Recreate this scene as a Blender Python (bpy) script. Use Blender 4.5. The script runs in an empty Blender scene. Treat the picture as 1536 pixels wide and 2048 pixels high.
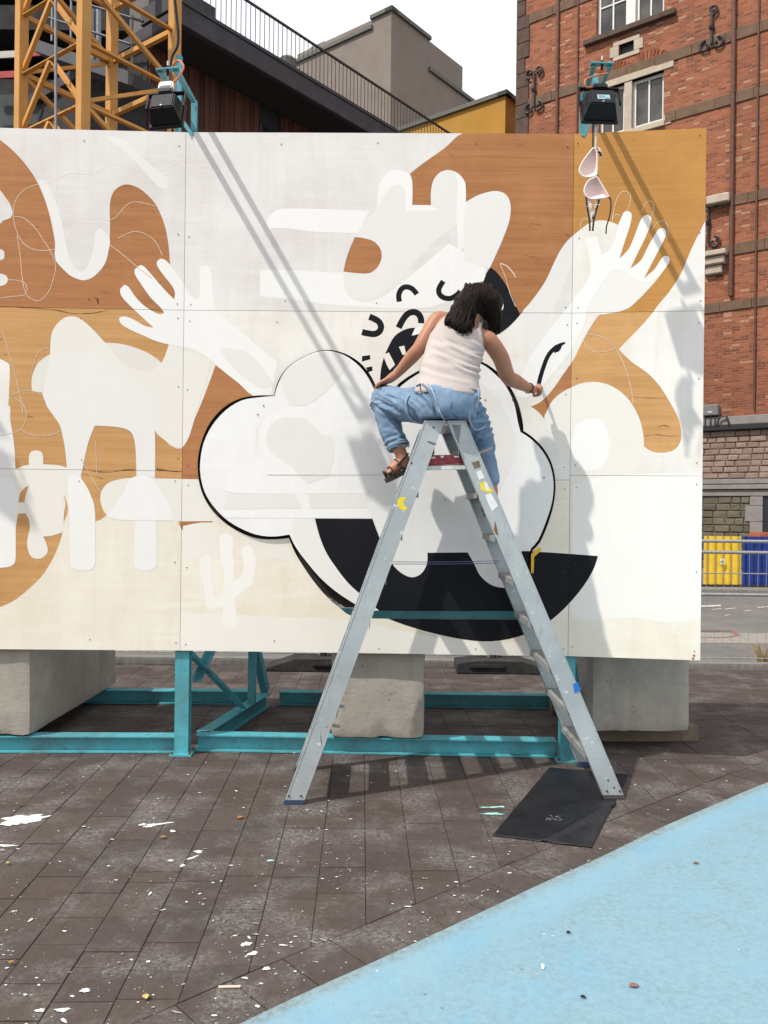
import bpy, bmesh, math, random
from mathutils import Vector, Matrix, noise
from mathutils.geometry import delaunay_2d_cdt

# ------------------------------------------------------------------ camera, sky, sun, exposure
R = math.radians
scene = bpy.context.scene
COL = scene.collection
CAM_H, FPX, ROLL = 1.55, 1657.0, 0.0116
cam_d = bpy.data.cameras.new('camera')
cam = bpy.data.objects.new('camera', cam_d); COL.objects.link(cam)
cam_d.sensor_fit = 'VERTICAL'; cam_d.sensor_height = 36.0
cam_d.lens = FPX / 2048.0 * 36.0
cam_d.clip_start = 0.05; cam_d.clip_end = 500.0
cam.location = (0, 0, CAM_H)
cam.matrix_world = Matrix.Translation((0, 0, CAM_H)) @ Matrix.Rotation(R(90), 4, 'X') @ Matrix.Rotation(ROLL, 4, 'Z')
scene.camera = cam

SUN_TRAVEL = Vector((1.42, 1.0, -2.35)).normalized()
SUN_ELEV = math.asin(-SUN_TRAVEL.z)
world = bpy.data.worlds.new('World'); scene.world = world; world.use_nodes = True
wn, wl = world.node_tree.nodes, world.node_tree.links
wn.clear()
w_out = wn.new('ShaderNodeOutputWorld'); w_bg = wn.new('ShaderNodeBackground')
w_sky = wn.new('ShaderNodeTexSky'); w_sky.sky_type = 'NISHITA'; w_sky.sun_disc = False
w_sky.sun_elevation = SUN_ELEV
w_sky.sun_rotation = math.atan2(-SUN_TRAVEL.x, -SUN_TRAVEL.y)
w_sky.air_density = 1.0; w_sky.dust_density = 4.0; w_sky.ozone_density = 1.0
# thin bright high cloud over the blue: the photograph's sky is a plain white veil
w_tc = wn.new('ShaderNodeTexCoord'); w_nz = wn.new('ShaderNodeTexNoise')
w_nz.inputs['Scale'].default_value = 1.6; w_nz.inputs['Detail'].default_value = 5
w_rp = wn.new('ShaderNodeMapRange'); w_rp.inputs['From Min'].default_value = 0.25; w_rp.inputs['From Max'].default_value = 0.6
w_rp.inputs['To Min'].default_value = 0.72; w_rp.inputs['To Max'].default_value = 0.92
w_mx = wn.new('ShaderNodeMix'); w_mx.data_type = 'RGBA'
w_mx.inputs['B'].default_value = (12.2, 12.5, 12.9, 1)
wl.new(w_tc.outputs['Generated'], w_nz.inputs['Vector']); wl.new(w_nz.outputs['Fac'], w_rp.inputs['Value'])
wl.new(w_rp.outputs['Result'], w_mx.inputs['Factor']); wl.new(w_sky.outputs['Color'], w_mx.inputs['A'])
wl.new(w_mx.outputs['Result'], w_bg.inputs['Color'])
w_bg.inputs['Strength'].default_value = 0.10
wl.new(w_bg.outputs['Background'], w_out.inputs['Surface'])

sun_d = bpy.data.lights.new('sun', 'SUN'); sun = bpy.data.objects.new('sun', sun_d); COL.objects.link(sun)
sun_d.energy = 4.2; sun_d.angle = R(0.8); sun_d.color = (1.0, 0.955, 0.88)
sun.rotation_euler = SUN_TRAVEL.to_track_quat('-Z', 'Y').to_euler()
sun.location = (-6, -5, 12)

vs = scene.view_settings
vs.view_transform = 'Standard'; vs.look = 'None'; vs.gamma = 1.0; vs.use_curve_mapping = False
vs.exposure = 0.0
scene.cycles.max_bounces = 8; scene.cycles.use_denoising = True

# ------------------------------------------------------------------ pixel helpers (photograph pixels -> rays)
def ray(px, py):
    u, v = px - 768.0, 1024.0 - py
    u2 = u * math.cos(ROLL) - v * math.sin(ROLL); v2 = v * math.cos(ROLL) + u * math.sin(ROLL)
    return u2 / FPX, v2 / FPX
def P(px, py, Y):
    a, b = ray(px, py); return Vector((a * Y, Y, CAM_H + b * Y))
def G(px, py, z=0.0):
    a, b = ray(px, py); Y = (z - CAM_H) / b; return Vector((a * Y, Y, z))
def on_plane(px, py, p0, n):
    a, b = ray(px, py); d = Vector((a, 1, b)); o = Vector((0, 0, CAM_H))
    return o + d * ((p0 - o).dot(n) / d.dot(n))
def ZM(ox, oy, s, pts): return [(ox + x / s, oy + y / s) for x, y in pts]

# ------------------------------------------------------------------ objects
ORG = {}
def empty(name, loc, label, cat, group=None):
    o = bpy.data.objects.new(name, None); COL.objects.link(o); o.location = loc; o.empty_display_size = 0.1
    ORG[o] = Vector(loc); tag(o, label, cat, group); return o
def tag(o, label=None, cat=None, group=None, kind=None):
    if label: o['label'] = label
    if cat: o['category'] = cat
    if group: o['group'] = group
    if kind: o['kind'] = kind
    return o
def obj(name, bm, mat, parent=None, origin=None, smooth=False, label=None):
    """world-space bmesh -> one mesh object"""
    if parent is not None: base = ORG[parent]
    else: base = Vector((0, 0, 0))
    org = Vector(origin) if origin is not None else base
    if isinstance(bm, bmesh.types.BMesh):
        bmesh.ops.translate(bm, verts=bm.verts, vec=-org)
        bmesh.ops.recalc_face_normals(bm, faces=bm.faces)
        me = bpy.data.meshes.new(name); bm.to_mesh(me); bm.free()
    else: me = bm
    for m in (mat if isinstance(mat, (list, tuple)) else [mat]): me.materials.append(m)
    if smooth:
        me.polygons.foreach_set('use_smooth', [True] * len(me.polygons))
        if smooth != True: me.set_sharp_from_angle(angle=R(smooth))
    o = bpy.data.objects.new(name, me); COL.objects.link(o)
    o.location = org - base
    if parent is not None: o.parent = parent
    ORG[o] = org
    if label: o['label'] = label
    return o
def link_copy(src, loc, parent=None, scale=None, rot=None):
    o = src.copy(); COL.objects.link(o)
    base = ORG[parent] if parent is not None else Vector((0, 0, 0))
    o.location = Vector(loc) - base; o.parent = parent; ORG[o] = Vector(loc)
    if scale: o.scale = scale
    if rot: o.rotation_euler = rot
    return o

# ------------------------------------------------------------------ shapes
def BM(): return bmesh.new()
def frame_from(d, up=Vector((0, 0, 1))):
    d = d.normalized()
    if abs(d.dot(up)) > 0.98: up = Vector((0, 1, 0))
    s = d.cross(up).normalized(); u = s.cross(d).normalized(); return d, s, u
def hexa(bm, c):  # eight corners: 4 bottom loop, 4 top loop
    v = [bm.verts.new(p) for p in c]
    fs = []
    for f in ((3, 2, 1, 0), (4, 5, 6, 7), (0, 1, 5, 4), (1, 2, 6, 5), (2, 3, 7, 6), (3, 0, 4, 7)):
        fs.append(bm.faces.new([v[i] for i in f]))
    return v, fs
def box(bm, c, size, rz=0.0, bevel=0.0, mat=None):
    hx, hy, hz = size[0] / 2, size[1] / 2, size[2] / 2
    m = mat if mat is not None else Matrix.Rotation(rz, 3, 'Z'); c = Vector(c)
    b2 = bm if not bevel else BM()
    v, fs = hexa(b2, [c + m @ Vector(p) for p in ((-hx, -hy, -hz), (hx, -hy, -hz), (hx, hy, -hz), (-hx, hy, -hz),
                                                (-hx, -hy, hz), (hx, -hy, hz), (hx, hy, hz), (-hx, hy, hz))])
    if bevel:
        bmesh.ops.bevel(b2, geom=b2.edges[:], offset=bevel, segments=2, affect='EDGES')
        join(bm, b2)
    return bm
def join(bm, b2):
    me = bpy.data.meshes.new('tmp'); b2.to_mesh(me); b2.free(); bm.from_mesh(me); bpy.data.meshes.remove(me); return bm
def beam(bm, p0, p1, w, h, up=Vector((0, 0, 1)), bevel=0):
    p0, p1 = Vector(p0), Vector(p1); d, s, u = frame_from(p1 - p0, Vector(up))
    c = []
    for p in (p0, p1):
        c += [p - s * w / 2 - u * h / 2, p + s * w / 2 - u * h / 2, p + s * w / 2 + u * h / 2, p - s * w / 2 + u * h / 2]
    if bevel:
        b2 = BM(); hexa(b2, c); bmesh.ops.bevel(b2, geom=b2.edges[:], offset=bevel, segments=1, affect='EDGES'); join(bm, b2)
    else: hexa(bm, c)
    return bm
def sweep(bm, prof, p0, p1, up=Vector((0, 0, 1))):
    """2D profile (side, up) swept straight from p0 to p1, capped"""
    p0, p1 = Vector(p0), Vector(p1); d, s, u = frame_from(p1 - p0, Vector(up))
    a = [bm.verts.new(p0 + s * x + u * y) for x, y in prof]; b = [bm.verts.new(p1 + s * x + u * y) for x, y in prof]
    n = len(prof)
    for i in range(n): bm.faces.new((a[i], a[(i + 1) % n], b[(i + 1) % n], b[i]))
    bm.faces.new(a[::-1]); bm.faces.new(b)
    return bm
def ibeam(w, h, t=0.008):
    return [(-w/2, -h/2), (w/2, -h/2), (w/2, -h/2 + t), (t/2, -h/2 + t), (t/2, h/2 - t), (w/2, h/2 - t), (w/2, h/2), (-w/2, h/2),
            (-w/2, h/2 - t), (-t/2, h/2 - t), (-t/2, -h/2 + t), (-w/2, -h/2 + t)]
def chan(w, h, t=0.006):  # opens towards +side
    return [(-w/2, -h/2), (w/2, -h/2), (w/2, -h/2 + t), (-w/2 + t, -h/2 + t), (-w/2 + t, h/2 - t), (w/2, h/2 - t), (w/2, h/2), (-w/2, h/2)]
def angle(w, h, t=0.006):
    return [(-w/2, -h/2), (w/2, -h/2), (w/2, -h/2 + t), (-w/2 + t, -h/2 + t), (-w/2 + t, h/2), (-w/2, h/2)]
def tube(bm, pts, rad, n=8, cap=True, flat=1.0, up=Vector((0, 0, 1))):
    pts = [Vector(p) for p in pts]
    if not isinstance(rad, (list, tuple)): rad = [rad] * len(pts)
    rings = []; prev = None
    for i, p in enumerate(pts):
        d = (pts[min(i + 1, len(pts) - 1)] - pts[max(i - 1, 0)])
        if d.length < 1e-9: d = Vector((0, 0, 1))
        d.normalize()
        if prev is None:
            _, s, u = frame_from(d, up)
        else:
            s = (prev - d * prev.dot(d)); s = s.normalized() if s.length > 1e-6 else frame_from(d, up)[1]
            u = s.cross(d).normalized()
        prev = s
        rings.append([bm.verts.new(p + (s * math.cos(2 * math.pi * k / n) + u * math.sin(2 * math.pi * k / n) * flat) * rad[i]) for k in range(n)])
    for a, b in zip(rings, rings[1:]):
        for k in range(n): bm.faces.new((a[k], a[(k + 1) % n], b[(k + 1) % n], b[k]))
    if cap: bm.faces.new(rings[0][::-1]); bm.faces.new(rings[-1])
    return bm
def smooth_path(pts, k=6):
    pts = [Vector(p) for p in pts]; out = []
    for i in range(len(pts) - 1):
        p0 = pts[max(i - 1, 0)]; p1 = pts[i]; p2 = pts[i + 1]; p3 = pts[min(i + 2, len(pts) - 1)]
        for j in range(k):
            t = j / k
            out.append(0.5 * ((2 * p1) + (p2 - p0) * t + (2 * p0 - 5 * p1 + 4 * p2 - p3) * t * t + (3 * p1 - p0 - 3 * p2 + p3) * t ** 3))
    out.append(pts[-1]); return out
def disc(bm, c, n, r, k=8, h=0.002):
    n = Vector(n).normalized(); tube(bm, [Vector(c), Vector(c) + n * h], r, k); return bm
def plane_frame(o, ex, ey): return (Vector(o), Vector(ex).normalized(), Vector(ey).normalized())

# ---- 2D regions by constrained triangulation
def round_poly(pts, closed=True, k=4, sharp=50):
    """Catmull-Rom through the points, corners sharper than `sharp` degrees stay corners"""
    n = len(pts); pts = [Vector((p[0], p[1])) for p in pts]; out = []
    rng = range(n) if closed else range(n - 1)
    def corner(i):
        if not closed and (i <= 0 or i >= n - 1): return True
        a = pts[i % n] - pts[(i - 1) % n]; b = pts[(i + 1) % n] - pts[i % n]
        if a.length < 1e-9 or b.length < 1e-9: return True
        return abs(math.degrees(a.angle(b))) > sharp
    def tan(i):
        if corner(i): return None
        return (pts[(i + 1) % n] - pts[(i - 1) % n]) * 0.5
    for i in rng:
        p1, p2 = pts[i], pts[(i + 1) % n]; L = (p2 - p1)
        t1, t2 = tan(i), tan(i + 1)
        if t1 is None and t2 is None: out.append(tuple(p1)); continue
        if t1 is None: t1 = L * 1.5 - t2 * 0.5
        if t2 is None: t2 = L * 1.5 - t1 * 0.5
        for q in (t1, t2):
            if q.length > L.length * 1.5: q *= L.length * 1.5 / q.length
        for j in range(k):
            t = j / k; a = t * t * t; b = t * t
            v = p1 * (2 * a - 3 * b + 1) + t1 * (a - 2 * b + t) + p2 * (-2 * a + 3 * b) + t2 * (a - b)
            out.append((v.x, v.y))
    if not closed: out.append(tuple(pts[-1]))
    return out
def pip(p, poly):
    x, y = p; c = False; j = len(poly) - 1
    for i in range(len(poly)):
        xi, yi = poly[i]; xj, yj = poly[j]
        if (yi > y) != (yj > y) and x < (xj - xi) * (y - yi) / (yj - yi) + xi: c = not c
        j = i
    return c
def bbox(poly):
    xs = [p[0] for p in poly]; ys = [p[1] for p in poly]; return min(xs), min(ys), max(xs), max(ys)
def region(inside, holes=()):
    """triangles of (intersection of `inside` polygons) minus (union of `holes`); returns verts2d, tris"""
    b = bbox(inside[0])
    for q in inside[1:]:
        c = bbox(q); b = (max(b[0], c[0]), max(b[1], c[1]), min(b[2], c[2]), min(b[3], c[3]))
    if b[0] >= b[2] or b[1] >= b[3]: return [], []
    holes = [h for h in holes if not (bbox(h)[2] < b[0] or bbox(h)[0] > b[2] or bbox(h)[3] < b[1] or bbox(h)[1] > b[3])]
    V, E = [], []
    for poly in list(inside) + list(holes):
        k = len(V); n = len(poly); V += [Vector(p) for p in poly]; E += [(k + i, k + (i + 1) % n) for i in range(n)]
    r = delaunay_2d_cdt(V, E, [], 0, 1e-5)
    vo, fo = r[0], r[2]; tris = []
    hb = [(bbox(h), h) for h in holes]
    for f in fo:
        c = ((vo[f[0]].x + vo[f[1]].x + vo[f[2]].x) / 3, (vo[f[0]].y + vo[f[1]].y + vo[f[2]].y) / 3)
        if c[0] < b[0] or c[0] > b[2] or c[1] < b[1] or c[1] > b[3]: continue
        if all(pip(c, q) for q in inside) and not any(q[0] < c[0] < q[2] and q[1] < c[1] < q[3] and pip(c, h) for q, h in hb): tris.append(tuple(f))
    return vo, tris
def sheet(bm, vo, tris, fn, off=0.0, thick=0.0):
    """map 2D verts through fn(x, y, offset towards viewer); optional thickness behind"""
    used = sorted({i for t in tris for i in t}); m = {}
    for i in used: m[i] = bm.verts.new(fn(vo[i].x, vo[i].y, off))
    for t in tris: bm.faces.new([m[i] for i in t])
    if thick:
        mb = {i: bm.verts.new(fn(vo[i].x, vo[i].y, off - thick)) for i in used}
        for t in tris: bm.faces.new([mb[i] for i in t][::-1])
        cnt = {}
        for t in tris:
            for a, b in ((t[0], t[1]), (t[1], t[2]), (t[2], t[0])):
                k = (min(a, b), max(a, b)); cnt[k] = None if k in cnt else (a, b)
        for e in cnt.values():
            if e: bm.faces.new((m[e[1]], m[e[0]], mb[e[0]], mb[e[1]]))
    return bm
def rect(x0, y0, x1, y1): return [(x0, y0), (x1, y0), (x1, y1), (x0, y1)]
def ribbon(pts, w):
    """2D polyline -> polygon of width w (number or list)"""
    n = len(pts); W = w if isinstance(w, (list, tuple)) else [w] * n
    A, B = [], []
    for i in range(n):
        a = Vector(pts[max(i - 1, 0)]); b = Vector(pts[min(i + 1, n - 1)]); d = (b - a).normalized(); nrm = Vector((-d.y, d.x))
        A.append(tuple(Vector(pts[i]) + nrm * W[i] / 2)); B.append(tuple(Vector(pts[i]) - nrm * W[i] / 2))
    return A + B[::-1]

# ------------------------------------------------------------------ materials
class NT:
    def __init__(s, name):
        s.m = bpy.data.materials.new(name); s.m.use_nodes = True; s.n = s.m.node_tree.nodes; s.l = s.m.node_tree.links
        s.b = s.n['Principled BSDF']; s.geo = s.n.new('ShaderNodeNewGeometry'); s.pos = s.geo.outputs['Position']
    def link(s, a, b): s.l.new(a, b)
    def node(s, t, **k):
        nd = s.n.new(t)
        for kk, v in k.items():
            if hasattr(nd, kk): setattr(nd, kk, v)
            else: nd.inputs[kk.replace('_', ' ')].default_value = v
        return nd
    def noise(s, scale=5, detail=4, rough=0.55, vec=None, stretch=None, dist=0.0):
        v = vec if vec is not None else s.pos
        if stretch:
            mp = s.n.new('ShaderNodeMapping'); mp.inputs['Scale'].default_value = stretch; s.link(v, mp.inputs['Vector']); v = mp.outputs['Vector']
        nz = s.n.new('ShaderNodeTexNoise'); nz.inputs['Scale'].default_value = scale; nz.inputs['Detail'].default_value = detail
        nz.inputs['Roughness'].default_value = rough; nz.inputs['Distortion'].default_value = dist; s.link(v, nz.inputs['Vector']); return nz.outputs['Fac']
    def rng(s, v, a, b, c=0.0, d=1.0):
        r = s.n.new('ShaderNodeMapRange'); r.inputs['From Min'].default_value = a; r.inputs['From Max'].default_value = b
        r.inputs['To Min'].default_value = c; r.inputs['To Max'].default_value = d; s.link(v, r.inputs['Value']); return r.outputs['Result']
    def mix(s, fac, a, b, mode='MIX'):
        x = s.n.new('ShaderNodeMix'); x.data_type = 'RGBA'; x.blend_type = mode
        for k, v in (('Factor', fac), ('A', a), ('B', b)):
            if isinstance(v, (int, float)): x.inputs[k].default_value = v
            elif isinstance(v, (tuple, list)): x.inputs[k].default_value = (v[0], v[1], v[2], 1)
            else: s.link(v, x.inputs[k])
        return x.outputs['Result']
    def math(s, op, a, b=0.0):
        x = s.n.new('ShaderNodeMath'); x.operation = op
        for i, v in enumerate((a, b)):
            if isinstance(v, (int, float)): x.inputs[i].default_value = v
            else: s.link(v, x.inputs[i])
        return x.outputs[0]
    def obj_random(s): return s.n.new('ShaderNodeObjectInfo').outputs['Random']
    def bump(s, h, strength=0.3, dist=0.01):
        x = s.n.new('ShaderNodeBump'); x.inputs['Strength'].default_value = strength; x.inputs['Distance'].default_value = dist
        s.link(h, x.inputs['Height']); s.link(x.outputs['Normal'], s.b.inputs['Normal'])
    def out(s, col, rough=0.6, metal=0.0, spec=0.5):
        if isinstance(col, (tuple, list)): s.b.inputs['Base Color'].default_value = (col[0], col[1], col[2], 1)
        else: s.link(col, s.b.inputs['Base Color'])
        if isinstance(rough, (int, float)): s.b.inputs['Roughness'].default_value = rough
        else: s.link(rough, s.b.inputs['Roughness'])
        s.b.inputs['Metallic'].default_value = metal; s.b.inputs['Specular IOR Level'].default_value = spec
        return s.m
def hx(h, k=1.0):
    v = [int(h[i:i + 2], 16) / 255 for i in (0, 2, 4)]
    return tuple(k * (c / 12.92 if c <= 0.04045 else ((c + 0.055) / 1.055) ** 2.4) for c in v)
def plain(name, col, rough=0.6, var=0.12, scale=6, metal=0.0, bump=0.0, spec=0.5, dirt=None, dirt_amt=0.0, dscale=9):
    t = NT(name); a = t.noise(scale, 5)
    c = t.mix(t.rng(a, 0.3, 0.7), tuple(x * (1 - var) for x in col), tuple(min(1, x * (1 + var)) for x in col))
    if dirt: c = t.mix(t.rng(t.noise(dscale, 8, 0.7), 0.5, 0.68, 0, dirt_amt), c, dirt)
    if bump: t.bump(t.noise(scale * 8, 6), bump)
    return t.out(c, t.rng(t.noise(scale * 1.7, 3), 0.3, 0.7, max(0.05, rough - 0.1), min(1, rough + 0.1)), metal, spec)
# ------------------------------------------------------------------ ground, pavement, road
random.seed(11)
def paver_material():
    t = NT('brown_paver'); rnd = t.obj_random()
    c = t.mix(rnd, (0.048, 0.035, 0.031), (0.080, 0.060, 0.052))
    c = t.mix(t.rng(t.noise(2.3, 6, 0.65), 0.35, 0.7, 0, 0.7), c, (0.082, 0.064, 0.056))
    c = t.mix(t.rng(t.noise(1.1, 5, 0.6), 0.45, 0.68, 0, 0.6), c, (0.060, 0.039, 0.028))
    c = t.mix(t.rng(t.noise(7, 7, 0.75), 0.45, 0.7, 0, 0.5), c, (0.062, 0.056, 0.053))
    c = t.mix(t.rng(t.noise(38, 4, 0.7, stretch=(1, 0.5, 1)), 0.42, 0.7, 0, 0.5), c, (0.036, 0.027, 0.024))
    # dried thin white paint dust and scuffs
    d = t.math('MULTIPLY', t.rng(t.noise(3.1, 4, 0.6), 0.47, 0.66), t.rng(t.noise(48, 8, 0.85), 0.44, 0.74))
    c = t.mix(t.math('MULTIPLY', d, 0.85), c, (0.36, 0.345, 0.34))
    d2 = t.rng(t.noise(230, 2), 0.735, 0.76, 0, 0.8)
    c = t.mix(d2, c, (0.5, 0.48, 0.46))
    t.bump(t.noise(90, 6, 0.6), 0.35, 0.004)
    return t.out(c, t.rng(t.noise(9, 4), 0.3, 0.7, 0.62, 0.85), 0, 0.35)
M_paver = paver_material()
M_joint = plain('joint_dirt', (0.040, 0.032, 0.027), 0.95, 0.6, 5, bump=0.3)
M_asphalt = plain('asphalt', (0.085, 0.08, 0.076), 0.9, 0.15, 3, bump=0.4, dirt=(0.13, 0.125, 0.12), dirt_amt=0.5)
M_kerb = plain('kerb_stone', (0.19, 0.18, 0.165), 0.9, 0.15, 5, bump=0.3, dirt=(0.1, 0.09, 0.08), dirt_amt=0.5)
M_drip = plain('white_paint_drip', (0.68, 0.68, 0.68), 0.5, 0.06, 30)
M_smear = plain('thin_white_smear', (0.26, 0.25, 0.245), 0.8, 0.3, 40)
M_mint = plain('mint_paint_drip', (0.35, 0.68, 0.66), 0.5, 0.15, 60)

bm = BM(); S = 260
vv = [bm.verts.new(p) for p in ((-S, -S, -0.03), (S, -S, -0.03), (S, S, -0.03), (-S, S, -0.03))]; bm.faces.new(vv)
ground = tag(obj('ground', bm, M_asphalt), kind='structure', label='grey asphalt ground reaching behind the buildings')

PAVE_END = 8.35
bm = BM(); vv = [bm.verts.new(p) for p in ((-9, 0.3, -0.0055), (9, 0.3, -0.0055), (9, PAVE_END, -0.0055), (-9, PAVE_END, -0.0055))]; bm.faces.new(vv)
pavement = tag(obj('pavement', bm, M_joint), kind='structure', label='brown paved square splashed with white paint')

# light blue painted area in the corner
edge_px = [(300, 2138), (487, 2047), (615, 1986), (768, 1917), (958, 1829), (1088, 1767), (1208, 1713), (1318, 1659), (1438, 1607), (1536, 1566), (1760, 1482)]
EDGE = [G(*p).xy for p in edge_px]
EDGE2 = [Vector(p) for p in round_poly([tuple(p) for p in EDGE], closed=False, k=5, sharp=80)]
blue_poly = [tuple(p) for p in EDGE2] + [(9.0, EDGE2[-1].y), (9.0, 0.3), (EDGE2[0].x - 0.6, 0.3)]
band_out = []
for i, p in enumerate(EDGE2):
    a = EDGE2[max(i - 1, 0)]; b = EDGE2[min(i + 1, len(EDGE2) - 1)]; d = (b - a).normalized()
    band_out.append(p + Vector((-d.y, d.x)) * 0.225)
inner_poly = [(band_out[0].x - 0.8, 0.3)] + [tuple(p) for p in band_out] + [(9.0, band_out[-1].y), (9.0, 0.3)]

PA = -0.026; ex = Vector((math.cos(PA), -math.sin(PA) * -1)); ey = Vector((-math.sin(-PA), math.cos(PA)))
ex = Vector((1, 0.026)).normalized(); ey = Vector((-0.026, 1)).normalized()
def wpt(a, b): return ex * a + ey * b
cands = []
CW = 0.198
col = -40
proto = {}
def paver_mesh(w, l):
    k = (round(w, 3), round(l, 3))
    if k not in proto:
        b = BM(); box(b, (0, 0, -0.03), (w - 0.003, l - 0.006, 0.06))
        te = [e for e in b.edges if all(v.co.z > -0.01 for v in e.verts)]
        bmesh.ops.bevel(b, geom=te, offset=0.0018, segments=1, affect='EDGES')
        me = bpy.data.meshes.new('paver'); b.to_mesh(me); b.free(); me.materials.append(M_paver); proto[k] = me
    return proto[k]
rest = BM(); n_obj = 0; cells = []
for c in range(-42, 43):
    x0 = c * CW + 0.031; y = 0.35 + random.choice([0.0, 0.1, 0.06]); 
    while y < PAVE_END - 0.1:
        l = random.choice([0.198, 0.198, 0.198, 0.149, 0.149, 0.099, 0.248])
        if y + l > PAVE_END: l = PAVE_END - y
        if l < 0.05: break
        pc = wpt(x0 + CW / 2, y + l / 2)
        q = [wpt(x0 + sx, y + sy) for sx, sy in ((0, 0), (CW, 0), (CW, l), (0, l))]
        ins = [pip(tuple(p), inner_poly) for p in q]
        if not all(ins): cells.append((pc, l, q, any(ins)))
        y += l
def in_view(pc):
    if pc.y < 2.3: return False
    u = pc.x / pc.y * FPX
    return abs(u) < 860
vis = sorted([c for c in cells if in_view(c[0])], key=lambda c: c[0].y)
chosen = set(id(c) for c in vis[:262])
for cell in cells:
    pc, l, q, cut = cell; dz = random.uniform(-0.0022, 0.0008)
    if cut:
        qq = [tuple(pc + (p - pc) * (1 - 0.002 / max((p - pc).length, 0.01))) for p in q]
        vo, tr = region([qq], [inner_poly])
        if not tr: continue
        b = BM() if id(cell) in chosen else rest
        sheet(b, vo, tr, lambda x, y, o: Vector((x, y, o)), dz, 0.05)
        if b is not rest:
            o = obj('paver', b, M_paver, pavement, origin=(pc.x, pc.y, 0))
    elif id(cell) in chosen:
        me = paver_mesh(CW, l); o = bpy.data.objects.new('paver', me); COL.objects.link(o)
        o.location = (pc.x, pc.y, dz); o.rotation_euler = (random.uniform(-0.004, 0.004), random.uniform(-0.004, 0.004), 0.026 + random.uniform(-0.004, 0.004)); o.parent = pavement; n_obj += 1
    else:
        box(rest, (pc.x, pc.y, dz - 0.02), (CW - 0.003, l - 0.006, 0.04), 0.026)
# border course along the blue edge
acc = 0.0; last = 0
path = EDGE2; L = [0]
for a, b in zip(path, path[1:]): L.append(L[-1] + (b - a).length)
def along(pl, s):
    for i in range(len(L) - 1):
        if s <= L[i + 1] or i == len(L) - 2:
            t = (s - L[i]) / (L[i + 1] - L[i]); return pl[i].lerp(pl[i + 1], t)
s = 0.0
while s + 0.2 < L[-1]:
    g = 0.0025
    q = [along(path, s + g), along(path, s + 0.2 - g), along(band_out, s + 0.2 - g), along(band_out, s + g)]
    q[2] = q[2] + (q[1] - q[2]).normalized() * 0.004; q[3] = q[3] + (q[0] - q[3]).normalized() * 0.004
    b = BM(); dz = random.uniform(-0.002, 0.0005)
    hexa(b, [Vector((p.x, p.y, -0.05)) for p in q] + [Vector((p.x, p.y, dz)) for p in q])
    pc = (q[0] + q[2]) / 2
    if in_view(pc): obj('border_paver', b, M_paver, pavement, origin=(pc.x, pc.y, 0))
    else: join(rest, b)
    s += 0.2
tag(obj('far_pavers', rest, M_paver, pavement), kind='stuff')

def blue_material():
    t = NT('light_blue_floor_paint'); d = (EDGE2[-1] - EDGE2[0]).normalized(); rot = math.atan2(d.y, d.x)
    mp = t.node('ShaderNodeMapping'); mp.inputs['Rotation'].default_value = (0, 0, -rot); t.link(t.pos, mp.inputs['Vector']); pv_ = mp.outputs['Vector']
    c = t.mix(t.rng(t.noise(1.3, 6, 0.6), 0.3, 0.7), (0.155, 0.325, 0.440), (0.215, 0.365, 0.450))
    c = t.mix(t.rng(t.noise(1.0, 4, 0.6, vec=pv_, stretch=(0.5, 3.2, 1)), 0.5, 0.72, 0, 0.75), c, (0.135, 0.36, 0.535))
    c = t.mix(t.rng(t.noise(5, 9, 0.78), 0.42, 0.66, 0, 0.85), c, (0.235, 0.355, 0.415))
    c = t.mix(t.rng(t.noise(26, 7, 0.85), 0.50, 0.72, 0, 0.65), c, (0.17, 0.25, 0.285))
    c = t.mix(t.rng(t.noise(9, 9, 0.85), 0.60, 0.76, 0, 0.6), c, (0.20, 0.245, 0.25))
    c = t.mix(t.rng(t.noise(120, 4, 0.7), 0.66, 0.74, 0, 0.7), c, (0.07, 0.10, 0.115))
    c = t.mix(t.rng(t.noise(75, 3), 0.72, 0.78, 0, 0.5), c, (0.5, 0.56, 0.58))
    at = t.node('ShaderNodeAttribute'); at.attribute_name = 'edge'
    sp = t.node('ShaderNodeSeparateColor'); t.link(at.outputs['Color'], sp.inputs[0])
    chalk_ = t.math('MULTIPLY', sp.outputs[1], t.rng(t.noise(4, 9, 0.8), 0.34, 0.60, 0.15, 1.0))
    c = t.mix(chalk_, c, t.mix(t.rng(t.noise(40, 7, 0.85), 0.40, 0.68), (0.225, 0.345, 0.405), (0.14, 0.235, 0.285)))
    wear = t.math('MULTIPLY', sp.outputs[0], t.rng(t.noise(9, 8, 0.75), 0.3, 0.55, 0.3, 1.0))
    c = t.mix(wear, c, t.mix(t.rng(t.noise(32, 7, 0.8), 0.42, 0.68), (0.225, 0.30, 0.32), (0.12, 0.14, 0.135)))
    t.bump(t.noise(110, 7, 0.75), 0.45, 0.004)
    return t.out(c, 0.75, 0, 0.25)
M_blue = blue_material()
bm = BM(); ca = bm.loops.layers.float_color.new('edge')
offs = [(0.0, (1.0, 0.0)), (0.03, (0.8, 0.0)), (0.06, (0.15, 0.0)), (0.13, (0.0, 0.1)), (0.24, (0.0, 1.0))]; lines = []; vval = {}
for o_, v_ in offs:
    ln = []
    for i, p in enumerate(EDGE2):
        a = EDGE2[max(i - 1, 0)]; b = EDGE2[min(i + 1, len(EDGE2) - 1)]; d = (b - a).normalized(); ln.append(p - Vector((-d.y, d.x)) * o_)
    vs_ = [bm.verts.new((p.x, p.y, 0.005)) for p in ln]; lines.append((vs_, ln))
    for v in vs_: vval[v] = v_
for (A_, _), (B_, _) in zip(lines, lines[1:]):
    for i in range(len(A_) - 1): bm.faces.new((A_[i], B_[i], B_[i + 1], A_[i + 1]))
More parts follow.
